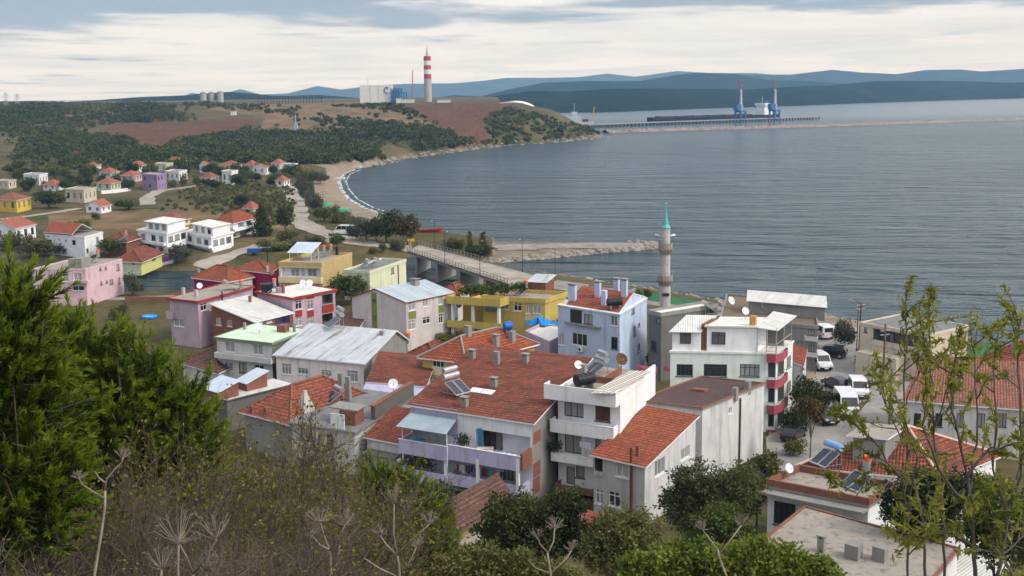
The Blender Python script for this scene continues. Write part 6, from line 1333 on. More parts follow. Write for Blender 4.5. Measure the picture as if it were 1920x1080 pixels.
def vehicle(kind, px, py, hd, lab, paint, z=2.24, cat=None):
    prof, wd, wi, ri, _, inset = SHAPES[kind]; q = P(px, py, z); o = thing({'van': 'van', 'bus': 'minibus', 'car': 'car', 'mpv': 'car'}[kind], lab, cat or {'van': 'van', 'bus': 'minibus'}.get(kind, 'car'), q, R(hd)); H_ = max(p_[1] for p_ in prof); belt = H_*.55 if kind in ('van', 'bus') else H_*.62
    Y = lambda z_: wd/2-inset*max(0, (z_-belt)/(H_-belt)); n = len(prof); g = MB(); L_ = [(x, -Y(z_), z_) for x, z_ in prof]; R_ = [(x, Y(z_), z_) for x, z_ in prof]
    g.poly(L_); g.poly(R_[::-1])
    for i in range(n): j = (i+1) % n; g.poly([L_[i], R_[i], R_[j], L_[j]])
    g.build('body', paint, o, world=False, bevel=.05)
    def face(i, f0, f1, m_, nm, mt_):
        (x0, z0), (x1, z1) = prof[i], prof[i+1]; nx_, nz_ = (z1-z0), -(x1-x0); l = math.hypot(nx_, nz_); nx_, nz_ = -nx_/l*-.012 if False else nx_/l*.012, nz_/l*.012
        if nz_ < 0: nx_, nz_ = -nx_, -nz_
        c = lambda f: (x0+(x1-x0)*f+nx_, z0+(z1-z0)*f+nz_); (xa, za), (xb, zb_) = c(f0), c(f1)
        MB().poly([(xa, -Y(za)+m_, za), (xb, -Y(zb_)+m_*1.1, zb_), (xb, Y(zb_)-m_*1.1, zb_), (xa, Y(za)-m_, za)]).build(nm, mt_, o, world=False)
    face(5, .08, .95, .1, 'windscreen', vglass)
    if kind in ('van', 'bus'):
        MB().poly([(-2.27 if kind == 'van' else -2.665, y_, z_) for y_, z_ in ((-.65, H_*.58), (.65, H_*.58), (.6, H_*.88), (-.6, H_*.88))]).build('rear_window', vglass, o, world=False)
    else: face(2, .1, .92, .12, 'rear_window', vglass)
    xr = (-1.9, 1.0) if kind == 'van' else (-2.3, 1.6) if kind == 'bus' else (-1.25, .75); z0, z1 = belt+.06, H_-.14
    for s_ in (-1, 1):
        nW = 3 if kind in ('van', 'bus') else 2
        for i in range(nW):
            xa = xr[0]+(xr[1]-xr[0])*i/nW+.05; xb = xr[0]+(xr[1]-xr[0])*(i+1)/nW-.03; sl = (.28 if i == nW-1 else 0); MB().poly([(xa+(.15 if i == 0 and kind in ('car', 'mpv') else 0), s_*(Y(z0)+.012), z0), (xb+sl*.6, s_*(Y(z0)+.012), z0), (xb-sl*.6, s_*(Y(z1)+.012), z1), (xa+(.3 if i == 0 and kind in ('car', 'mpv') else 0), s_*(Y(z1)+.012), z1)]).build('side_window', vglass, o, world=False)
        MB().box(prof[8][0]-.12, prof[8][0]+.03, s_*wd*.36-.17, s_*wd*.36+.17, .64, .84).build('headlight', lampm, o, world=False, bevel=.03)
        MB().box(prof[1][0]-.02, prof[1][0]+.06, s_*wd*.43-.1, s_*wd*.43+.1, .75, 1.05).build('tail_light', redl, o, world=False)
        MB().box(xr[1]+.1, xr[1]+.28, s_*(wd/2+.02), s_*(wd/2+.2), z0, z0+.22).build('mirror', rub if paint is vw else paint, o, world=False, bevel=.03)
        for x in (-1.3 if kind != 'bus' else -1.6, 1.32 if kind != 'bus' else 1.7):
            t_ = cyl(MB(), (x, s_*(wd/2-.2), .33), (x, s_*(wd/2+.02), .33), .33, 18).build('wheel', rub, o, world=False); cyl(MB(), (x, s_*(wd/2+.021), .33), (x, s_*(wd/2+.04), .33), .2, 14).build('rim', silver, t_, world=False)
    MB().box(prof[8][0]-.1, prof[8][0]+.06, -wd*.47, wd*.47, .4, .58).build('bumper', rub, o, world=False, bevel=.03); MB().box(prof[8][0]+.02, prof[8][0]+.07, -.26, .26, .42, .53).build('number_plate', trim_w, o, world=False)
    return o
vehicle('van', 1609, 741, -97, 'white van facing the camera on the street, farther than the minibus', vw); vehicle('bus', 1586, 775, -95, 'white minibus facing the camera, nearest of the white vehicles', vw); vehicle('car', 1545, 790, -80, 'black car parked under the tree left of the white minibus', vb); vehicle('car', 1488, 822, 60, 'black car parked in front of the apartment block entrance', vb)
vehicle('car', 1568, 728, 110, 'dark blue car parked behind the street tree', vd); vehicle('mpv', 1557, 669, 155, 'dark people carrier parked by the leaning tree at the shore', vd); vehicle('van', 1541, 632, 100, 'white van half hidden behind the concrete promenade building', vw); vehicle('van', 1538, 690, -85, 'white van close against the concrete balconies', vw)
vehicle('bus', 645, 440, 170, 'white minibus parked among the trees by the dirt road', vw, z=2.3)
q = onground(476, 478); o = thing('trailer', 'small blue trailer standing on the grass across the river', 'trailer', q, .1); MB().box(-1.4, 1.4, -.8, .8, .55, 1.5).build('trailer_box', simple('trailer_blue', (.02, .08, .28, 1), .5), o, world=False, bevel=.04)
for s_ in (-1, 1): cyl(MB(), (0, s_*.82, .35), (0, s_*1.0, .35), .35, 14).build('wheel', rub, o, world=False)
# boats, nets and signs by the beach
def boat(px, py, rz, lab, mt, L_=5.5):
    q = onground(px, py); q[2] = max(q[2], .05); o = thing('rowing_boat', lab, 'boat', q, rz, 'boats on the beach'); g = MB(); st = []
    for f in np.linspace(0, 1, 9): w_ = .85*math.sin(math.pi*min(.5, .12+f*.5)) if f < .75 else .85*max(.02, (1-f)/.25)**.6; st.append((L_*(f-.5), w_, .75+.35*f*f))
    for (x0, w0_, h0), (x1, w1_, h1) in zip(st[:-1], st[1:]):
        for s_ in (-1, 1): g.poly([(x0, s_*w0_*.45, .05), (x1, s_*w1_*.45, .05), (x1, s_*w1_, h1), (x0, s_*w0_, h0)])
        g.poly([(x0, -w0_*.45, .05), (x1, -w1_*.45, .05), (x1, w1_*.45, .05), (x0, w0_*.45, .05)])
    g.build('hull', mt, o, world=False)
    for x in (-1.2, .3): MB().box(x-.15, x+.15, -.7, .7, .55, .6).build('thwart', m_wood, o, world=False)
boat(636, 337, .4, 'white boat pulled up where the surf meets the beach', trim_w); boat(666, 316, .2, 'white boat at the far corner of the beach', trim_w, 6.5); boat(806, 436, .1, 'upturned looking red boat on the grass right of the bridge trees', redtrim, 7)
netm = simple('green_netting', (.03, .30, .16, 1), .9, 0, .4, 1.5)
for x, y, w_, lab in ((597, 386, 4.5, 'left heap of green netting on the beach'), (628, 397, 5.5, 'right heap of green netting on the beach')):
    q = onground(x, y); g = MB(); rg = np.random.default_rng(int(x)); n = 9; hgt_ = rg.random((n, n))*.9; hgt_[0] = hgt_[-1] = 0; hgt_[:, 0] = hgt_[:, -1] = 0
    pt_ = lambda i, j: (q[0]+(i/(n-1)-.5)*w_*1.6+.3*math.sin(j), q[1]+(j/(n-1)-.5)*w_+.3*math.cos(i), q[2]+.05+hgt_[i, j])
    for i in range(n-1):
        for j in range(n-1): g.poly([pt_(i, j), pt_(i+1, j), pt_(i+1, j+1), pt_(i, j+1)])
    tag(g.build('net_heap', netm), lab, 'net', 'green nets on the beach')
q = P(771, 462, 4.4); o = thing('road_sign', 'small yellow road sign at the far end of the bridge', 'sign', q); MB().tube([(0, 0, 0), (0, 0, 1.6)], .04).build('post', m_metal, o, world=False); MB().box(-.8, .8, -.05, -.01, 1.1, 1.7).build('sign_board', simple('sign_yellow', (.7, .38, .02, 1), .5), o, world=False)
# poles
def pole(px, py, h, lab, arms=2, mt=None):
    q = P(px, py, 2.2); o = thing('utility_pole', lab, 'utility pole', q, .4, 'utility poles in the town'); MB().lathe([(.16, -.3), (.1, h)], 8).build('post', mt or m_wood, o, world=False); g = MB()
    for i in range(arms): g.box(-.7, .7, -.05, .05, h-.35-.5*i, h-.25-.5*i)
    g.build('crossarm', m_metal, o, world=False)
pole(421, 640, 7.5, 'dark utility pole in front of the bare brick house', 1, m_dark); pole(1655, 730, 8.0, 'utility pole in front of the beige building', 3); pole(1610, 690, 8.6, 'utility pole at the left corner of the beige building', 2, m_rust); pole(1665, 860, 9, 'utility pole behind the right hand saplings', 2); pole(504, 540, 8, 'utility pole behind the magenta houses', 1, m_dark)
def cable(a, b, sag, lab):
    pts = [np.array(a)+(np.array(b)-np.array(a))*f-[0, 0, sag*4*f*(1-f)] for f in np.linspace(0, 1, 14)]; tag(MB().tube(pts, .018, 4).build('overhead_cable', m_dark), lab, 'cable', 'overhead cables')
def ptop(px, py, h): q = P(px, py, 2.2); q[2] += h; return q
cable(ptop(1655, 730, 7.6), ptop(1610, 690, 8.2), .5, 'overhead cable between the two poles by the beige building'); cable(ptop(1655, 730, 7.6), ptop(1665, 860, 8.6), .7, 'overhead cable running from the beige building pole toward the saplings'); cable(ptop(421, 640, 7.2), ptop(504, 540, 7.6), .8, 'overhead cable over the dusty pink house roof'); cable(ptop(1610, 690, 8.2), PD(1530, 640, 152), .5, 'overhead cable from the corner pole to the concrete balconies'); cable(ptop(1655, 730, 7.2), PD(1480, 700, 122), .7, 'overhead cable crossing the street to the apartment block')
for i, (x, y) in enumerate(((1668, 683), (1684, 690), (1700, 697))):
    q = P(x, y, 2.24); o = thing('cafe_table', ('left', 'middle', 'right')[i]+' dark cafe table in front of the beige building', 'table', q, group='cafe tables'); MB().lathe([(.5, .72), (.5, .76)], 14).build('table_top', m_dark, o, world=False); MB().lathe([(.25, 0), (.25, .04), (.04, .06), (.04, .72)], 10).build('leg', m_dark, o, world=False)
# ================================================================ VEGETATION
def leafcards(c, size, rg, elong=1.8, droop=0.0, dirs=None):
    """diamond shaped leaves: base, side, tip, side"""
    n = len(c); a = rg.normal(0, 1, (n, 3)) if dirs is None else dirs + rg.normal(0, .45, (n, 3)); a[:, 2] -= droop
    a /= np.linalg.norm(a, axis=1)[:, None]+1e-9; b = np.cross(a, rg.normal(0, 1, (n, 3))); b /= np.linalg.norm(b, axis=1)[:, None]+1e-9
    s = (np.asarray(size)*np.ones(n))[:, None]; h = a*s*elong*.5; w_ = b*s*.5
    v = np.stack([c-h, c-h*.1+w_, c+h, c-h*.1-w_], 1).reshape(-1, 3); return v, np.arange(4*n).reshape(n, 4)
def lobe_points(lobes, n, rg, shell=.45, clump=0, cr=.25):
    """points inside a union of ellipsoids (cx,cy,cz,rx,ry,rz), denser toward the outside and gathered in clumps"""
    vol = np.array([l[3]*l[4]*l[5] for l in lobes])**.8; k = rg.choice(len(lobes), clump or n, p=vol/vol.sum()); L = np.array(lobes)[k]
    d = rg.normal(0, 1, (len(k), 3)); d /= np.linalg.norm(d, axis=1)[:, None]; r = shell+(1-shell)*rg.random(len(k))**.6
    r *= 1+.16*np.sin(d[:, 0]*5+k)*np.cos(d[:, 2]*6+k*2); p = L[:, :3]+d*r[:, None]*L[:, 3:]
    if not clump: return p, d
    j = rg.integers(0, clump, n); sc_ = (L[:, 3:].mean(1)*cr)[j]; return p[j]+rg.normal(0, 1, (n, 3))*sc_[:, None]*.5, d[j]
def tubes_np(segs, n=3):
    """many tapering twigs: segs = list of (p0, p1, r0, r1)"""
    p0 = np.array([s[0] for s in segs]); p1 = np.array([s[1] for s in segs]); r0_ = np.array([s[2] for s in segs]); r1_ = np.array([s[3] for s in segs])
    d = p1-p0; d /= np.linalg.norm(d, axis=1)[:, None]+1e-9; a = np.where(np.abs(d[:, 2:3]) < .9, [[0, 0, 1.0]], [[1.0, 0, 0]]); x = np.cross(d, a); x /= np.linalg.norm(x, axis=1)[:, None]; y = np.cross(d, x)
    rings = []
    for p, r in ((p0, r0_), (p1, r1_)):
        for j in range(n): an = 2*math.pi*j/n; rings.append(p+r[:, None]*(math.cos(an)*x+math.sin(an)*y))
    v = np.stack(rings, 1).reshape(-1, 3); m_ = len(segs); b = (np.arange(m_)*2*n)[:, None]
    q = np.concatenate([np.column_stack([b+j, b+(j+1) % n, b+n+(j+1) % n, b+n+j]) for j in range(n)]); return v, q
bark = simple('bark', (.09, .07, .055, 1), .9, 0, .35, 5); bark_g = simple('grey_bark', (.10, .082, .075, 1), .9, 0, .3, 6); twig = simple('twig_bark', (.098, .073, .054, 1), .9, 0, .5, 1.1)
G = lambda r, g, b, k=1.0: col(r, g, b, k)
L_dark = leafmat('dark_leaves', (.019, .030, .008, 1), (.044, .060, .014, 1), (.09, .105, .03, 1))
L_mid = leafmat('mid_leaves', (.028, .05, .010, 1), (.065, .10, .02, 1), (.125, .16, .035, 1))
L_olive = leafmat('olive_leaves', (.05, .056, .018, 1), (.115, .12, .036, 1), (.19, .185, .06, 1))
L_wood = leafmat('wood_leaves', (.02, .034, .007, 1), (.045, .064, .014, 1), (.09, .10, .028, 1), .2, .06)
L_wood2 = leafmat('light_wood_leaves', (.035, .052, .01, 1), (.075, .092, .02, 1), (.13, .135, .035, 1), .2, .06)
L_grey = leafmat('grey_green_leaves', (.04, .05, .03, 1), (.085, .095, .06, 1), (.14, .145, .095, 1))
L_yel = leafmat('yellow_green_leaves', (.05, .062, .010, 1), (.12, .135, .02, 1), (.21, .2, .04, 1), .4)
L_aut = leafmat('autumn_leaves', (.045, .035, .012, 1), (.09, .07, .022, 1), (.15, .10, .03, 1))
L_pine = leafmat('pine_needles', (.075, .125, .008, 1), (.165, .24, .015, 1), (.28, .35, .03, 1), .45, 1.2)
L_sap = leafmat('sapling_leaves', (.09, .115, .014, 1), (.2, .23, .03, 1), (.34, .32, .06, 1), .5, 2)
L_tw = leafmat('sparse_yellow_leaves', (.05, .055, .01, 1), (.13, .125, .02, 1), (.26, .215, .035, 1), .35, 1)

def limbs(lobes, base, rg, r=.18, per=4):
    segs = []; top = np.mean([l[:3] for l in lobes], 0); fork = np.array(base)*.45+top*.55; fork[:2] += rg.normal(0, .05, 2)
    m1 = (np.array(base)+fork)/2+[*rg.normal(0, .08, 2), 0]
    segs += [(np.array(base), m1, r, r*.8), (m1, fork, r*.8, r*.62)]
    for l in lobes:
        for _ in range(per):
            e = np.array(l[:3])+rg.normal(0, .45, 3)*np.array(l[3:]); f0 = fork if rg.random() < .6 else m1*.3+fork*.7; mid = (f0+e)/2+[0, 0, .12*np.linalg.norm(e-f0)]
            segs += [(f0, mid, r*.4, r*.24), (mid, e, r*.24, r*.06)]
    return segs
def tree_mesh(name, mats, lobes, n, leaf, seed, base=(0, 0, 0), parent=None, clump=90, cr=.4, r=.18, elong=1.5, shell=.35, tb=None, droop=0.0, per=4):
    rg = np.random.default_rng(seed); p, d = lobe_points(lobes, n, rg, shell, clump, cr)
    v, q = leafcards(p, leaf*rg.uniform(.6, 1.4, n), rg, elong, droop, d*.4); npmesh('crown', v, q, mats, parent=parent)
    v, q = tubes_np(limbs(lobes, base, rg, r, per), 5); npmesh('trunk', v, q, tb or bark, parent=parent)
def proto(name, lab, cat, mats, lobes, n, leaf, seed, **k):
    r = thing(name, lab, cat, (0, 0, 0)); tree_mesh(name, mats, lobes, n, leaf, seed, parent=r, **k); r['_used'] = 0; return r
def rl(seed, n, h, rw, rh, squash=1.0):   # random lobes for a unit tree of height 1
    rg = np.random.default_rng(seed); o = [(0, 0, h, rw*.75, rw*.75, rh*.8)]
    for i in range(n):
        a = i/n*6.28+rg.uniform(-.4, .4); o.append((math.cos(a)*rw*.55, math.sin(a)*rw*.55, h+rg.uniform(-.5, .45)*rh, rw*rg.uniform(.4, .62), rw*rg.uniform(.4, .62), rh*rg.uniform(.35, .55)))
    return o
PR = {'dark': [proto('tree', 'x', 'tree', L_dark, rl(s, 6, .6, .46, .40), 2600, .05, s, clump=110, cr=.5, r=.035) for s in (1, 2)],
      'mid': [proto('tree', 'x', 'tree', L_mid, rl(s, 6, .62, .44, .38), 2600, .05, s, clump=110, cr=.5, r=.03) for s in (3, 4)],
      'grey': [proto('tree', 'x', 'tree', L_grey, rl(s, 6, .58, .48, .40), 2600, .042, s, clump=140, cr=.55, r=.03, elong=2.4, droop=.3) for s in (5, 6)],
      'aut': [proto('tree', 'x', 'tree', L_aut, rl(s, 6, .62, .46, .38), 2600, .048, s, clump=110, cr=.5, r=.035) for s in (7,)],
      'olive': [proto('bush', 'x', 'bush', L_olive, rl(s, 6, .5, .55, .48), 2200, .05, s, clump=100, cr=.5, r=.025) for s in (8, 9)],
      'bush': [proto('bush', 'x', 'bush', L_dark, rl(s, 6, .48, .6, .5), 2400, .06, s, clump=100, cr=.5, r=.025) for s in (10, 11)],
      'lime': [proto('bush', 'x', 'bush', L_yel, rl(s, 6, .48, .55, .5), 2000, .055, s, clump=90, cr=.5, r=.02) for s in (12,)],
      'poplar': [proto('tree', 'x', 'tree', L_yel, [(0, 0, .25+.13*i, .17-.018*i, .17-.018*i, .13) for i in range(6)], 1600, .035, 13, clump=90, cr=.5, r=.02)],
      'conifer': [proto('tree', 'x', 'conifer', L_dark, [(0, 0, .16+.14*i, .30-.044*i, .30-.044*i, .12) for i in range(6)], 2400, .04, 14, clump=120, cr=.5, r=.03)],
      'cypress': [proto('tree', 'x', 'conifer', L_dark, [(0, 0, .2+.13*i, .2-.01*i*i*.5, .2-.01*i*i*.5, .16) for i in range(5)], 2200, .04, 15, clump=120, cr=.5, r=.03)]}
cnt = {}
def plant(kind, px, yb, hp, wp, lab, group=None, z=None, rz=None):
    p = P(px, yb, z) if z is not None else onground(px, yb); k = np.hypot(*p[:2])/2200; i = cnt.get(kind, 0); cnt[kind] = i+1; pr = PR[kind][i % len(PR[kind])]
    nat = {'poplar': .4, 'conifer': .62, 'cypress': .42}.get(kind, 1.0 if kind in ('dark', 'mid', 'grey', 'aut') else 1.2)
    sx = wp*k/nat; sz = hp*k*1.04; rz = rz if rz is not None else (px*1.7) % 6.28
    p = p-[0, 0, .1]
    if not pr['_used']:
        pr['_used'] = 1; pr.location = tuple(p); pr.rotation_euler = (0, 0, rz); pr.scale = (sx, sx, sz); tag(pr, lab, None, group); return pr
    return dup(pr, p, rz, lab, group, (sx, sx, sz))
# --- named trees and bushes of the middle distance
PL = [('dark', 728, 457, 62, 58, 'tall dark tree at the far end of the bridge, left of the brownish one'), ('aut', 765, 460, 56, 52, 'brownish autumn tree at the far end of the bridge'), ('grey', 690, 453, 44, 58, 'grey green feathery tree left of the two bridge trees'), ('mid', 631, 466, 28, 34, 'small round green tree behind the tan house roof'),
      ('mid', 718, 476, 18, 18, 'small round bush on the bank left of the bridge'), ('olive', 842, 470, 26, 40, 'olive bush on the strip right of the bridge'), ('poplar', 881, 474, 38, 16, 'slender yellowish young tree right of the bridge'), ('poplar', 906, 475, 40, 20, 'second slender yellowish tree nearest the jetty'),
      ('bush', 895, 477, 18, 58, 'low dark bush at the root of the jetty'), ('lime', 862, 468, 20, 26, 'yellow green shrub between the bridge and the slender trees'), ('grey', 576, 378, 40, 28, 'grey green tree beside the dirt road above the bend'), ('grey', 592, 400, 38, 34, 'grey green tree where the dirt road bends by the beach'),
      ('olive', 572, 345, 32, 46, 'olive shrub where the dirt road starts'), ('mid', 606, 416, 26, 40, 'green shrub on the beach edge below the road trees'), ('olive', 640, 418, 22, 50, 'olive shrub along the beach edge'), ('olive', 668, 425, 22, 40, 'olive shrub on the beach edge nearest the bridge trees'),
      ('conifer', 492, 444, 62, 40, 'dark conifer at the right end of the white row of houses'), ('dark', 534, 436, 52, 30, 'tall thin dark tree beside the dirt road'), ('dark', 454, 392, 28, 30, 'dark tree behind the red roofed white house'), ('grey', 252, 556, 44, 36, 'round grey green tree standing on the river quay'),
      ('grey', 338, 496, 38, 42, 'round grey green tree left of the white modern houses'), ('bush', 122, 478, 26, 46, 'dark bush in front of the white red roofed river house'), ('mid', 208, 482, 32, 48, 'green tree between the river house and the yellow cottage'), ('olive', 66, 482, 38, 70, 'broad olive shrub left of the white river house'),
      ('olive', 30, 470, 34, 60, 'olive shrub in front of the large white gabled house'), ('dark', 96, 391, 32, 56, 'dark broad tree right of the bright yellow house'), ('olive', 180, 412, 14, 18, 'small olive shrub before the white cottage'), ('mid', 240, 394, 18, 50, 'low green hedge behind the brown field'),
      ('olive', 400, 378, 14, 40, 'low olive shrub in the meadow below the village'), ('olive', 470, 382, 18, 34, 'olive shrub in the meadow near the cream cottage'), ('grey', 520, 345, 22, 30, 'grey green tree left of the dirt road start'), ('olive', 500, 400, 20, 30, 'olive shrub between the conifer and the dirt road'),
      ('olive', 512, 470, 22, 70, 'olive scrub on the slope left of the tan house'), ('olive', 540, 452, 24, 50, 'olive scrub below the dirt road bend'), ('bush', 806, 634, 36, 74, 'dark bush in front of the greyish white block'), ('lime', 838, 645, 24, 62, 'light green bush right of the dark bush by the yellow house'),
      ('mid', 655, 572, 56, 84, 'big round green tree between the tan house and the blue roofed block'), ('mid', 1040, 650, 52, 24, 'narrow green tree against the left side of the pale blue house'), ('cypress', 1615, 682, 40, 20, 'dense green column shaped shrub at the corner of the beige building'), ('grey', 1582, 655, 58, 44, 'leaning grey green tree by the shore car park'),
      ('dark', 1512, 800, 92, 74, 'dark tree beside the apartment block on the street'), ('bush', 1490, 815, 60, 50, 'dark bush at the foot of the apartment block'), ('mid', 1545, 770, 40, 50, 'green bush between the street trees and the white minibus'), ('lime', 1490, 856, 34, 52, 'light green bush next to the parked black cars'),
      ('lime', 700, 478, 14, 20, 'small yellow green bush left of the lime building'), ('mid', 757, 500, 24, 18, 'green climber at the bridge corner of the lime building'), ('grey', 372, 640, 26, 60, 'dull green scrub under the dusty pink house'), ('olive', 222, 600, 30, 40, 'olive bush on the quay behind the pine'),
      ('bush', 905, 610, 26, 50, 'dark bush under the mustard balconies'), ('mid', 1222, 690, 30, 30, 'green bush in the yard beside the pale blue house'), ('lime', 1195, 560, 18, 22, 'yellow green bush on the promenade left of the minaret'), ('mid', 1215, 562, 20, 18, 'small palm like bush right of the minaret foot'), ('lime', 1135, 548, 14, 40, 'yellow green shrubs behind the pale blue house chimneys')]
PL += [('grey', 565, 362, 30, 24, 'grey green tree on the left of the dirt road start'), ('grey', 584, 388, 34, 26, 'grey green tree between the road bend and the green nets'), ('grey', 600, 345, 24, 34, 'grey green shrub between the dirt road and the beach'), ('olive', 622, 408, 24, 36, 'olive shrub below the right heap of green netting'), ('grey', 668, 450, 36, 34, 'grey green tree right behind the parked minibus'), ('mid', 708, 455, 42, 36, 'green tree between the feathery tree and the tall dark bridge tree'), ('olive', 745, 470, 22, 34, 'olive bush under the bridge trees'),
       ('olive', 555, 468, 20, 54, 'olive scrub above the tan house canopy'), ('olive', 590, 458, 18, 50, 'olive scrub left of the small round tree'), ('dark', 420, 452, 22, 40, 'dark hedge in front of the white modern houses'), ('dark', 462, 440, 22, 34, 'dark hedge below the white terrace of the red roofed house'), ('olive', 150, 430, 18, 44, 'olive scrub behind the white red roofed river house'), ('mid', 276, 470, 16, 24, 'small green tree beside the yellow cottage roof'), ('olive', 20, 430, 20, 30, 'olive bush left of the large white gabled house')]
for a in PL: plant(*a)
# far village trees: small and alike
rg = np.random.default_rng(21)
for i in range(78):
    x = rg.uniform(20, 560); y = rg.uniform(316, 362) if x < 330 else rg.uniform(316, 352)
    plant(rg.choice(['dark', 'mid', 'dark', 'olive']), x, y, rg.uniform(13, 25), rg.uniform(15, 32), 'small dark green tree among the houses of the far village', 'trees of the far village')
# --- scrub and woods on the hills, one mass
def scrub(name, lab, polys, n, hh, leaf, cards, seed, mats, thr=None, avoid=()):
    rg = np.random.default_rng(seed); ok = np.zeros(len(V), bool)
    for pg in polys: ok |= inpoly(ppx, ppy, pg)
    for pg in avoid: ok &= ~inpoly(ppx, ppy, pg)
    ok &= (dv > 330) & (V[:, 2] > .5)
    if thr is not None: ok &= (np.sin(V[:, 0]*.019+2)*np.cos(V[:, 1]*.012+1)+.6*np.sin(V[:, 0]*.05+V[:, 1]*.03)+rg.normal(0, .35, len(V))) > thr
    idx = np.flatnonzero(ok); w_ = dv[idx]**1.0; idx = rg.choice(idx, n, p=w_/w_.sum()); c = V[idx]+np.column_stack([rg.uniform(-2, 2, (n, 2)), np.zeros(n)])
    h_ = rg.uniform(*hh, n); tr = rg.normal(0, 1, (n, cards, 3)); tr /= np.linalg.norm(tr, axis=2)[:, :, None]; tr *= rg.random((n, cards, 1))**.35
    tr *= (h_[:, None]*rg.uniform(.5, 1.0, (n, 1)))[:, :, None]*np.array([.9, .9, .55]); pts = c[:, None]+tr+np.array([0, 0, .45])*h_[:, None, None]; pts = pts.reshape(-1, 3); ok2 = rg.random(len(pts)) < .95
    v, q = leafcards(pts[ok2], leaf*rg.uniform(.6, 1.4, ok2.sum()), rg, 1.3); tag(npmesh(name, v, q, mats), kind='stuff', label=lab)
soilp = [[(178, 255), (212, 233), (330, 228), (478, 223), (484, 243), (262, 283), (248, 262)], [(742, 198), (955, 190), (975, 204), (912, 222), (918, 262), (898, 272), (850, 250), (800, 228)]]
tanp = [[(380, 200), (480, 195), (745, 190), (850, 256), (760, 245), (700, 235), (600, 238), (480, 240), (500, 218)], [(280, 292), (240, 284), (420, 262), (440, 268), (300, 300)]]
scrub('woods', 'dark green woods and scrub across the left hillside', [[(0, 196), (380, 196), (500, 222), (480, 250), (360, 280), (560, 250), (560, 300), (350, 305), (0, 330)]], 1350, (3, 6.5), 1.0, 80, 31, L_wood, .3, soilp+tanp+[[(118, 196), (215, 196), (215, 222), (118, 222)], [(40, 232), (190, 228), (180, 250), (60, 256)]])
scrub('woods', 'olive scrub mixed into the left hillside', [[(0, 196), (560, 200), (560, 310), (0, 335)]], 1700, (2, 5), 1.0, 60, 32, L_wood2, -.1, soilp)
scrub('woods', 'dry olive brown scrub on the left hillside', [[(0, 200), (560, 205), (560, 300), (0, 330)]], 1100, (1.2, 3), 1.0, 34, 38, L_olive, .0, soilp)
scrub('woods', 'dense dark woods above the bay shore', [[(360, 300), (365, 272), (480, 255), (600, 248), (700, 250), (790, 240), (830, 250), (900, 266), (900, 272), (840, 280), (740, 296), (640, 308), (500, 310)]], 1250, (3, 6.5), 1.0, 84, 33, L_wood, -.5)
scrub('woods', 'lighter green trees within the shore woods', [[(360, 300), (365, 272), (480, 255), (600, 248), (700, 250), (790, 240), (830, 250), (900, 266), (840, 280), (740, 296), (640, 308), (500, 310)]], 750, (2.5, 5), 1.0, 64, 37, L_wood2, -.2)
scrub('woods', 'green scrub covering the headland', [[(905, 226), (950, 203), (1000, 212), (1060, 230), (1112, 242), (1126, 252), (1060, 262), (960, 270), (900, 276), (918, 255)]], 1100, (1.5, 3.6), 1.0, 64, 34, L_wood2, -1.2)
scrub('woods', 'scattered bushes on the tan slopes', [[(480, 205), (745, 195), (840, 240), (700, 250), (560, 250)]], 360, (1, 4), 1.0, 56, 35, L_wood, .15)
scrub('woods', 'reeds and low scrub on the flat land behind the beach', [[(380, 345), (545, 350), (550, 440), (480, 440), (400, 400), (280, 392)]], 420, (.7, 1.6), .55, 40, 36, L_olive, 0)
# --- vines on the mustard building
def lobed(name, lab, cat, D, lobes, n, leaf, mats, seed, depth=1.0, base=None, clump=100, cr=.5, r=.08, group=None, shell=.3, elong=1.6, per=4, droop=0.0, tb=None):
    """crown from ellipsoids measured in the photograph but standing at distance D with real depth"""
    k = D/2200; W_ = []
    for l in lobes: q = PD(l[0], l[1], D+(l[4] if len(l) > 4 else 0)); kk = (D+(l[4] if len(l) > 4 else 0))/2200; W_.append((q[0], q[1], q[2], l[2]*kk, (l[2]+l[3])/2*kk*depth, l[3]*kk))
    c = np.mean([w_[:3] for w_ in W_], 0); b = np.array([c[0], c[1], gz(c[0], c[1])]) if base is None else np.array(base); o = thing(name, lab, cat, b, group=group)
    W2 = [(w_[0]-b[0], w_[1]-b[1], w_[2]-b[2], *w_[3:]) for w_ in W_]; tree_mesh(name, mats, W2, n, leaf, seed, parent=o, clump=clump, cr=cr, r=r, shell=shell, elong=elong, per=per, droop=droop, tb=tb); return o
q = P(930, 548, 9.2); lobed('vine', 'green vine trailing along the roof edge of the mustard building', 'vine', np.hypot(*q[:2]), [(880, 545, 20, 6), (910, 543, 22, 6), (945, 540, 22, 7), (975, 537, 18, 6), (860, 560, 6, 14)], 2600, .22, L_mid, 40, base=(q[0], q[1], 8.6), r=.03)
# --- bushes at the foot of the slope
lobed('bush', 'large dark green bush in the lower middle, right of the tumbledown shed', 'bush', 62, [(960, 960, 60, 40), (1010, 1000, 75, 55), (1060, 950, 45, 35), (930, 1010, 45, 45), (1080, 1010, 45, 45)], 15000, .13, L_dark, 41, r=.1, clump=420, cr=.28)
lobed('bush', 'brownish olive bush in front of the grey rendered house', 'bush', 60, [(1165, 990, 60, 45), (1120, 1020, 45, 45), (1205, 1010, 45, 50), (1165, 1045, 70, 45)], 13000, .09, L_olive, 42, r=.06, clump=500, cr=.26, elong=2.2)
lobed('tree', 'fine leaved yellow green tree against the side of the grey rendered house', 'tree', 82, [(1300, 900, 50, 36), (1350, 930, 60, 45), (1280, 945, 45, 40), (1390, 910, 40, 45), (1320, 975, 70, 40)], 15000, .12, leafmat('willow_leaves', (.03, .04, .012, 1), (.07, .085, .025, 1), (.14, .15, .05, 1)), 43, r=.1, clump=460, cr=.28, elong=2.4)
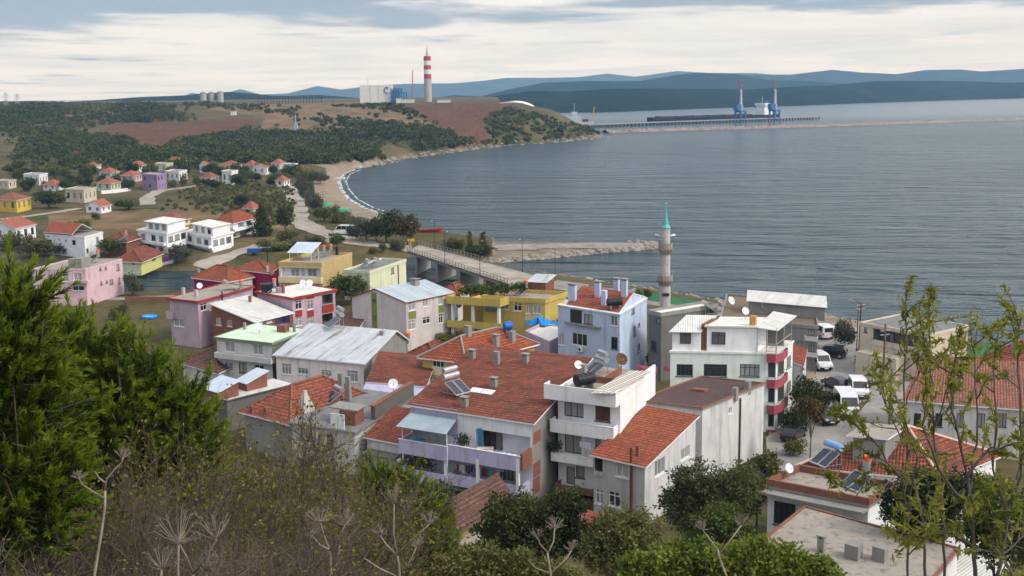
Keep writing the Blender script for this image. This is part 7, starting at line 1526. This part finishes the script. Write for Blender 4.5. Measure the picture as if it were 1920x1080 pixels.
lobed('bush', 'rounded green bush below the fine leaved tree', 'bush', 76, [(1345, 975, 42, 34), (1320, 1000, 36, 30), (1375, 1000, 36, 34)], 7000, .12, L_mid, 44, clump=260, cr=.3)
lobed('tree', 'green tree filling the gap left of the brick parapet house', 'tree', 92, [(1420, 895, 34, 34), (1400, 930, 34, 40), (1440, 870, 26, 26)], 7000, .15, L_olive, 45, clump=240, cr=.3, r=.1)
lobed('bush', 'bright green leafy bush along the bottom right of the middle', 'bush', 42, [(1260, 1050, 55, 34), (1330, 1060, 60, 40), (1410, 1045, 60, 34), (1480, 1060, 55, 38), (1200, 1065, 45, 34), (1540, 1072, 40, 30)], 13000, .11, leafmat('bright_leaves', (.06, .10, .012, 1), (.15, .21, .026, 1), (.26, .31, .05, 1), .35), 46, clump=420, cr=.3, elong=1.7)
lobed('bush', 'dark green bush left of the tumbledown shed', 'bush', 80, [(828, 935, 26, 34), (812, 965, 24, 40), (838, 975, 20, 30)], 5000, .14, L_dark, 47, clump=200, cr=.32)
lobed('tree', 'dark green tree behind the right hand saplings', 'tree', 84, [(1720, 915, 50, 36), (1770, 930, 60, 45), (1690, 950, 40, 34), (1820, 925, 45, 40), (1740, 970, 70, 34)], 13000, .16, L_dark, 48, clump=380, cr=.3, r=.12)
lobed('tree', 'green tree at the right edge behind the saplings', 'tree', 70, [(1870, 950, 60, 50), (1900, 1000, 60, 60), (1840, 1000, 40, 40)], 10000, .14, L_mid, 49, clump=320, cr=.3, r=.12)
lobed('bush', 'dry olive scrub along the bottom centre', 'bush', 34, [(900, 1060, 60, 40), (970, 1070, 60, 36), (850, 1075, 50, 36), (1040, 1078, 50, 30)], 14000, .06, leafmat('scrub_leaves', (.06, .065, .02, 1), (.14, .14, .04, 1), (.22, .21, .07, 1)), 50, clump=620, cr=.24, elong=2.4)
lobed('bush', 'reddish bush at the corner of the parked cars', 'bush', 112, [(1530, 770, 14, 16), (1512, 760, 14, 14)], 1600, .16, L_aut, 51)

# --- pines: every shoot a brush of needles
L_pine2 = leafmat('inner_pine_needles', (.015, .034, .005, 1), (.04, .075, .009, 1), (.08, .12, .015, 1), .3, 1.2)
def pine(name, lab, D, lobes, nt, seed, ln=.14, base=None, needles=64):
    lobes = [(l[0], l[1]+ln*1.6*2200/D, *l[2:]) for l in lobes]
    rg = np.random.default_rng(seed); k = D/2200; W_ = []
    for l in lobes: q = PD(l[0], l[1], D+(l[4] if len(l) > 4 else 0)); W_.append((*q, l[2]*k, (l[2]+l[3])/2*k, l[3]*k))
    c = np.mean([w_[:3] for w_ in W_], 0); b = np.array([c[0], c[1], gz(c[0], c[1])]); o = thing(name, lab, 'pine tree', b); W2 = [(w_[0]-b[0], w_[1]-b[1], w_[2]-b[2], *w_[3:]) for w_ in W_]
    p, d = lobe_points(W2, nt, rg, .45); ax = d*.85+np.array([0, 0, .75])+rg.normal(0, .2, (nt, 3)); ax /= np.linalg.norm(ax, axis=1)[:, None]; sl_ = ln*rg.uniform(1.8, 3.8, nt)
    f = rg.random((nt, needles))**.8; st_ = p[:, None]+ax[:, None]*(f*sl_[:, None])[:, :, None]; nd = rg.normal(0, 1, (nt, needles, 3)); nd -= (nd*ax[:, None]).sum(2)[:, :, None]*ax[:, None]; nd /= np.linalg.norm(nd, axis=2)[:, :, None]
    nd = nd*.62+ax[:, None]*1.0; nd /= np.linalg.norm(nd, axis=2)[:, :, None]; L_ = ln*rg.uniform(.6, 1.0, (nt, needles, 1))*(1.05-.5*f[:, :, None]); en = st_+nd*L_
    sd_ = np.cross(nd, rg.normal(0, 1, nd.shape)); sd_ /= np.linalg.norm(sd_, axis=2)[:, :, None]; wd = ln*.06
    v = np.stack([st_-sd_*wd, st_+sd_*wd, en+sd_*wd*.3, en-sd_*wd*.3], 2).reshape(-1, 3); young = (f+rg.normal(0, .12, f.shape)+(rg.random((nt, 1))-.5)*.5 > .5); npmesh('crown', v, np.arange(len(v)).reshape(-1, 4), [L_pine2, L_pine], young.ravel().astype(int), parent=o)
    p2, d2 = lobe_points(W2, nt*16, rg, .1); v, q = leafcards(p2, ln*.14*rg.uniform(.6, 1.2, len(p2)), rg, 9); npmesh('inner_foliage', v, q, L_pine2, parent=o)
    sg = limbs(W2, (0, 0, -.2), rg, .014*D**.8*.4+.05, 7); j = rg.choice(nt, min(nt, 500), replace=False)
    for i in j: sg.append((p[i]-ax[i]*ln*2.5-d[i]*ln, p[i]+ax[i]*sl_[i]*.8, .012, .006))
    v, q = tubes_np(sg, 4); npmesh('trunk', v, q, bark, parent=o); return o
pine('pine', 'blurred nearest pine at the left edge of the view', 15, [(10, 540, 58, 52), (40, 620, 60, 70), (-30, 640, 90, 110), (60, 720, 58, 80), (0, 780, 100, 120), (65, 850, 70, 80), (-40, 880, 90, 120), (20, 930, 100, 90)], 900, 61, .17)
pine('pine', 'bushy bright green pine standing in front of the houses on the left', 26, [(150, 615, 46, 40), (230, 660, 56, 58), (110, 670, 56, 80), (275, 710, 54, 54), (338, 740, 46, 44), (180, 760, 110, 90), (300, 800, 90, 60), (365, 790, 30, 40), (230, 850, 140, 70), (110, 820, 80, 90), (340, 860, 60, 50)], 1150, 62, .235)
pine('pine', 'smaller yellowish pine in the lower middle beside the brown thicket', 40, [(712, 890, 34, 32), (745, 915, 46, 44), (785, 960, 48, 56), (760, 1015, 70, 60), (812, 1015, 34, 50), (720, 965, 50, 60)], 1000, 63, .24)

# --- brown twiggy thicket
def shrub_proto(seed, leaves=2600, mats=None, spread=.7):
    rg = np.random.default_rng(seed); segs = []; tips = []
    def grow(p, d, ln, r, lev):
        n = 3; q = p
        for i in range(n):
            d2 = d+rg.normal(0, .16, 3)+[0, 0, .05]; d2 /= np.linalg.norm(d2); e = q+d2*ln/n; segs.append((q, e, r*(1-.25*i), r*(1-.25*(i+1)))); q = e; d = d2
            if lev < 3:
                for _ in range((2, 3, 2)[lev]):
                    s_ = d2+rg.normal(0, .55, 3)+[0, 0, .18]; grow(q, s_/np.linalg.norm(s_), ln*rg.uniform(.42, .62), r*.5, lev+1)
        tips.append(q)
        if lev >= 1: tips.append((p+q)/2)
    for i in range(11):
        a = rg.uniform(0, 6.28); t_ = rg.uniform(.1, spread); d = np.array([math.cos(a)*t_, math.sin(a)*t_, 1]); grow(np.array([math.cos(a)*.05, math.sin(a)*.05, 0]), d/np.linalg.norm(d), rg.uniform(.55, .85), .013, 0)
    o = thing('thicket_shrub', 'x', 'shrub', (0, 0, 0)); v, q = tubes_np(segs, 3); npmesh('branches', v, q, twig, parent=o)
    tips = np.array(tips); c = tips[rg.integers(0, len(tips), leaves)]+rg.normal(0, .018, (leaves, 3)); v, q = leafcards(c, .0115*rg.uniform(.6, 1.5, leaves), rg, 1.9); npmesh('leaves', v, q, mats or L_tw, parent=o); return o
SH = [shrub_proto(71, 4200), shrub_proto(72, 800), shrub_proto(73, 6000)]; su = [0, 0, 0]
ROWS = [(33, [(150, 800), (250, 790), (345, 800), (430, 815), (500, 860), (570, 872), (640, 880), (60, 860)]), (23, [(20, 900), (110, 880), (210, 875), (310, 860), (410, 870), (500, 870), (590, 890), (640, 940)]), (15, [(-10, 980), (90, 960), (240, 950), (340, 965), (450, 955), (560, 985), (620, 1020)]), (10, [(40, 1040), (300, 1045), (480, 1040), (590, 1050)])]
dp = {33: 'far row', 23: 'middle row', 15: 'near row', 10: 'nearest row'}; n_ = 0
for D_, L_ in ROWS:
    for x, y in L_:
        q = PD(x, y, D_+((n_*7) % 5)-2); g_ = gz(q[0], q[1]); h_ = max(q[2]-g_, .8); i = (0, 2)[n_ % 2] if D_ > 18 else 1; n_ += 1; s_ = (h_*max(1, 2.2/h_)*.78, h_*max(1, 2.2/h_)*.78, h_*.8); rot = n_*2.1
        lab = 'bare brown twiggy shrub with a few yellowish leaves in the thicket on the slope'
        if not su[i]: su[i] = 1; o = SH[i]; o.location = (q[0], q[1], g_-.1); o.rotation_euler = (0, 0, rot); o.scale = s_; tag(o, lab, None, 'twiggy shrubs of the thicket')
        else: dup(SH[i], (q[0], q[1], g_-.1), rot, lab, 'twiggy shrubs of the thicket', s_)

# --- dry giant stalks in the foreground
straw = simple('dry_stalk', (.27, .215, .175, 1), .8, 0, .25, 9); straw_d = simple('dry_umbel', (.22, .18, .15, 1), .9, 0, .25, 9)
def stalk(lab, D, stem, arms, umb, seed):
    rg = np.random.default_rng(seed); q0 = PD(*stem[0], D); b = np.array([q0[0], q0[1], gz(q0[0], q0[1])]); o = thing('dry_stalk', lab, 'dead plant', b, group='dry giant stalks in the foreground'); g = MB(); k = D/2200
    def path(px, r0_, r1_, dz=0):
        n = len(px); pts = [PD(x, y, D+dz*i/n) for i, (x, y) in enumerate(px)]; g.tube(pts, list(np.linspace(r0_, r1_, n)), 6); return pts
    pts = [np.array([q0[0], q0[1], b[2]-.1])]+[PD(x, y, D) for x, y in stem]; g.tube(pts, list(np.linspace(2.9*k, 2.1*k, len(pts))), 7)
    ends = []
    for a in arms: ends.append(path(a, 1.8*k, 1.1*k, rg.uniform(-.5, .5))[-1])
    g.build('stem', straw, o, smooth=True)
    for x, y, s_ in umb:
        c = PD(x, y, D); g2 = MB()
        for i in range(20):
            a = rg.uniform(0, 6.28); e = rg.uniform(.1, 1.35); d_ = np.array([math.cos(a)*math.sin(e), math.sin(a)*math.sin(e), math.cos(e)]); ln = s_*k*rg.uniform(.75, 1.1); m_ = c+d_*ln*.6; t_ = c+d_*ln+[0, 0, ln*.12]; g2.tube([c, m_, t_], [.9*k, .7*k, .45*k], 4)
            for _ in range(4): g2.tube([t_, t_+(d_+rg.normal(0, .6, 3))*ln*.18], [.45*k, .3*k], 3)
        g2.build('umbel', straw_d, o)
stalk('tallest dry forked stalk at the left of the foreground', 7, [(176, 1085), (190, 1000), (197, 950), (197, 920)], [[(197, 920), (200, 898), (215, 880), (229, 866), (231, 858)], [(196, 935), (175, 922), (153, 908), (148, 896)], [(197, 905), (186, 896), (178, 884)]], [(230, 860, 16), (149, 898, 14)], 81)
stalk('dry stalk with a broad spoked umbel left of the forked candelabra', 8, [(334, 1085), (334, 1050), (335, 1018)], [], [(335, 1016, 46)], 82)
stalk('dry candelabra stalk leaning right with a spoked umbel', 8, [(360, 1085), (363, 1076)], [[(363, 1078), (350, 1045), (338, 1022)], [(363, 1076), (390, 1040), (406, 1012)]], [(406, 1011, 40), (337, 1022, 16)], 83)
stalk('short dry umbel at the bottom edge between the left stalks', 8, [(302, 1088), (303, 1066)], [], [(303, 1066, 36)], 84)
stalk('short dry umbel at the bottom edge right of the candelabra', 8.5, [(388, 1088), (386, 1072)], [], [(386, 1071, 34)], 85)
stalk('dry stalk forking into a three pronged crown in the bottom middle', 9, [(620, 1088), (620, 1050), (618, 1032)], [[(618, 1032), (608, 1005), (601, 980)], [(618, 1032), (634, 1010), (646, 986)], [(617, 1030), (600, 1022), (585, 1004)], [(622, 1062), (634, 1042), (637, 1022)]], [(601, 980, 26), (647, 985, 26), (585, 1003, 18)], 86)
stalk('tall dry stalk with an upright middle branch before the small pine', 10, [(750, 1088), (748, 1060), (745, 1042)], [[(745, 1042), (738, 1000), (739, 945)], [(745, 1042), (725, 1022), (713, 1004)], [(747, 1040), (775, 1010), (806, 982)], [(752, 1075), (770, 1050), (781, 1025)], [(742, 1080), (712, 1066), (682, 1046)]], [(739, 944, 26), (713, 1003, 16), (806, 981, 18), (781, 1024, 16)], 87)
stalk('slim dry forked stalk at the bottom centre right', 10, [(1034, 1088), (1030, 1060), (1026, 1036)], [[(1026, 1036), (1012, 1020), (1008, 1008)], [(1028, 1036), (1038, 1015), (1040, 990)], [(1032, 1075), (1005, 1066), (990, 1050)], [(1033, 1075), (1060, 1050), (1072, 1032)]], [(1040, 990, 18), (1008, 1007, 14), (1072, 1031, 16)], 88)
stalk('thin dry stalk leaning in front of the bright bush at the right', 11, [(1365, 1088), (1350, 1050), (1345, 1030)], [[(1345, 1030), (1330, 1010), (1318, 995)], [(1348, 1040), (1375, 1005), (1390, 985)]], [(1318, 994, 16), (1390, 984, 18)], 89)

# --- saplings on the right
def sapling(lab, D, stems, seed, dens=1.0, leaf=.055, cat='sapling'):
    rg = np.random.default_rng(seed); k = D/2200; x0 = stems[0][0]; q0 = PD(x0[0], x0[1], D); b = np.array([q0[0], q0[1], gz(q0[0], q0[1])]); o = thing('sapling', lab, cat, b, group='saplings at the right'); segs = []; lc = []; ld = []
    for st_ in stems:
        r0_, r1_ = st_[-1] if isinstance(st_[-1], tuple) and len(st_[-1]) == 2 and st_[-1][0] < 30 else (5, 1.2); px = st_[:-1] if st_[-1][0] < 30 else st_
        dz = rg.uniform(-.7, .7)*(st_ is not stems[0]); pts = [PD(x, y, D+dz*i/len(px)) for i, (x, y) in enumerate(px)]
        if px[0][1] > 1070: pts = [np.array([pts[0][0], pts[0][1], gz(pts[0][0], pts[0][1])-.1])]+pts
        fine = []
        for a, c in zip(pts[:-1], pts[1:]):
            for f in np.linspace(0, 1, 5)[:-1]: fine.append(a+(c-a)*f+rg.normal(0, 1.2*k, 3))
        fine.append(pts[-1]); n = len(fine)
        for i in range(n-1): ra, rb = (r0_+(r1_-r0_)*j/n for j in (i, i+1)); segs.append((fine[i]-b, fine[i+1]-b, ra*k*.48, rb*k*.5))
        for i in range(int(n*.25), n):
            up_ = (fine[min(i+1, n-1)]-fine[max(i-1, 0)]); up_ /= np.linalg.norm(up_)+1e-9
            for _ in range(1 if rg.random() < .85*dens else 0):
                d_ = rg.normal(0, 1, 3)*.8+up_*.9+[0, 0, .35]; d_ /= np.linalg.norm(d_); ln = rg.uniform(25, 85)*k*(1 if i < n-2 else .6); e = fine[i]+d_*ln; m_ = fine[i]+d_*ln*.5+rg.normal(0, 3*k, 3); segs += [(fine[i]-b, m_-b, 1.6*k, 1.1*k), (m_-b, e-b, 1.1*k, .6*k)]
                for f in np.linspace(.35, 1.05, rg.integers(13, 23)): lc.append(fine[i]+d_*ln*f-b+rg.normal(0, 3*k, 3)); ld.append(rg.normal(0, .6, 3)+d_*.5)
            if i > n*.72:
                for _ in range(int(10*dens)): lc.append(fine[i]-b+rg.normal(0, 7*k, 3)); ld.append(rg.normal(0, .8, 3)+up_)
    v, q = tubes_np(segs, 5); npmesh('branches', v, q, bark_g, parent=o); lc = np.array(lc); v, q = leafcards(lc, leaf*.34*rg.uniform(.7, 1.3, len(lc)), rg, 4.0, .15, np.array(ld)); npmesh('leaves', v, q, L_sap, parent=o)
sapling('leftmost thin leafy sapling whose twigs hang over the red hipped roof', 9, [[(1700, 1085), (1705, 1000), (1690, 900), (1640, 830), (1600, 790), (1570, 775), (6, 1.5)], [(1692, 905), (1660, 900), (1600, 920), (1560, 905), (3, 1)], [(1700, 960), (1720, 860), (1690, 760), (1640, 700), (4, 1)]], 91)
sapling('tall straight sapling with a leafy tip rising above the beige building', 10, [[(1735, 1085), (1732, 980), (1702, 860), (1694, 720), (1698, 620), (1700, 552), (7, 1.5)], [(1704, 850), (1660, 760), (1650, 690), (3.5, 1)], [(1698, 760), (1720, 700), (1722, 650), (3, 1)]], 92)
sapling('tall sapling with a bushy tip just right of the tallest one', 10.5, [[(1772, 1085), (1768, 960), (1752, 820), (1744, 700), (1742, 620), (1746, 560), (7, 1.5)], [(1752, 800), (1780, 720), (1795, 650), (3.5, 1)], [(1748, 720), (1735, 650), (1728, 600), (3, 1)]], 93)
sapling('thick forked sapling with reddish grey stems in the right foreground', 8, [[(1830, 1088), (1826, 1000), (1815, 900), (1790, 790), (1782, 700), (1800, 640), (10, 2)], [(1815, 890), (1850, 845), (1900, 835), (1930, 825), (6, 2)], [(1822, 960), (1760, 880), (1730, 800), (1735, 700), (6, 1.5)], [(1818, 920), (1835, 800), (1828, 700), (1832, 590), (5, 1.2)], [(1826, 1030), (1780, 1000), (1730, 990), (1690, 1010), (4, 1)]], 94)
sapling('rightmost sapling leaning over the frame edge', 9, [[(1868, 1088), (1890, 980), (1915, 890), (1912, 760), (1908, 640), (1915, 590), (8, 1.5)], [(1892, 970), (1860, 880), (1870, 780), (1860, 690), (1872, 620), (5, 1.2)], [(1905, 900), (1940, 800), (1945, 700), (4, 1)]], 95)
sapling('low leafy sapling in the bottom right corner', 8, [[(1900, 1088), (1880, 1040), (1850, 980), (1845, 930), (5, 1.2)], [(1880, 1040), (1920, 1005), (1935, 930), (4, 1)], [(1880, 1040), (1840, 1030), (1775, 1000), (1755, 940), (4, 1)]], 96)
for k_, L_ in PR.items():
    for o in L_:
        if not o['_used']:
            for c in KIDS(o): bpy.data.objects.remove(c)
            bpy.data.objects.remove(o)
        else: del o['_used']
# ================================================================ air
m = bpy.data.materials.new('air'); m.use_nodes = True; t = m.node_tree; t.nodes.clear()
o_ = t.nodes.new('ShaderNodeOutputMaterial'); vp = t.nodes.new('ShaderNodeVolumePrincipled')
vp.inputs['Color'].default_value = (.30, .58, 1.0, 1); vp.inputs['Absorption Color'].default_value = (1, 1, 1, 1); vp.inputs['Density'].default_value = 1.15e-4; vp.inputs['Anisotropy'].default_value = 0.0
t.links.new(vp.outputs[0], o_.inputs['Volume'])
hz = MB().box(-4600, 7200, -300, 10300, -7, 640).build('haze', m); tag(hz, kind='stuff', label='pale blue air between the town and the far mountains')
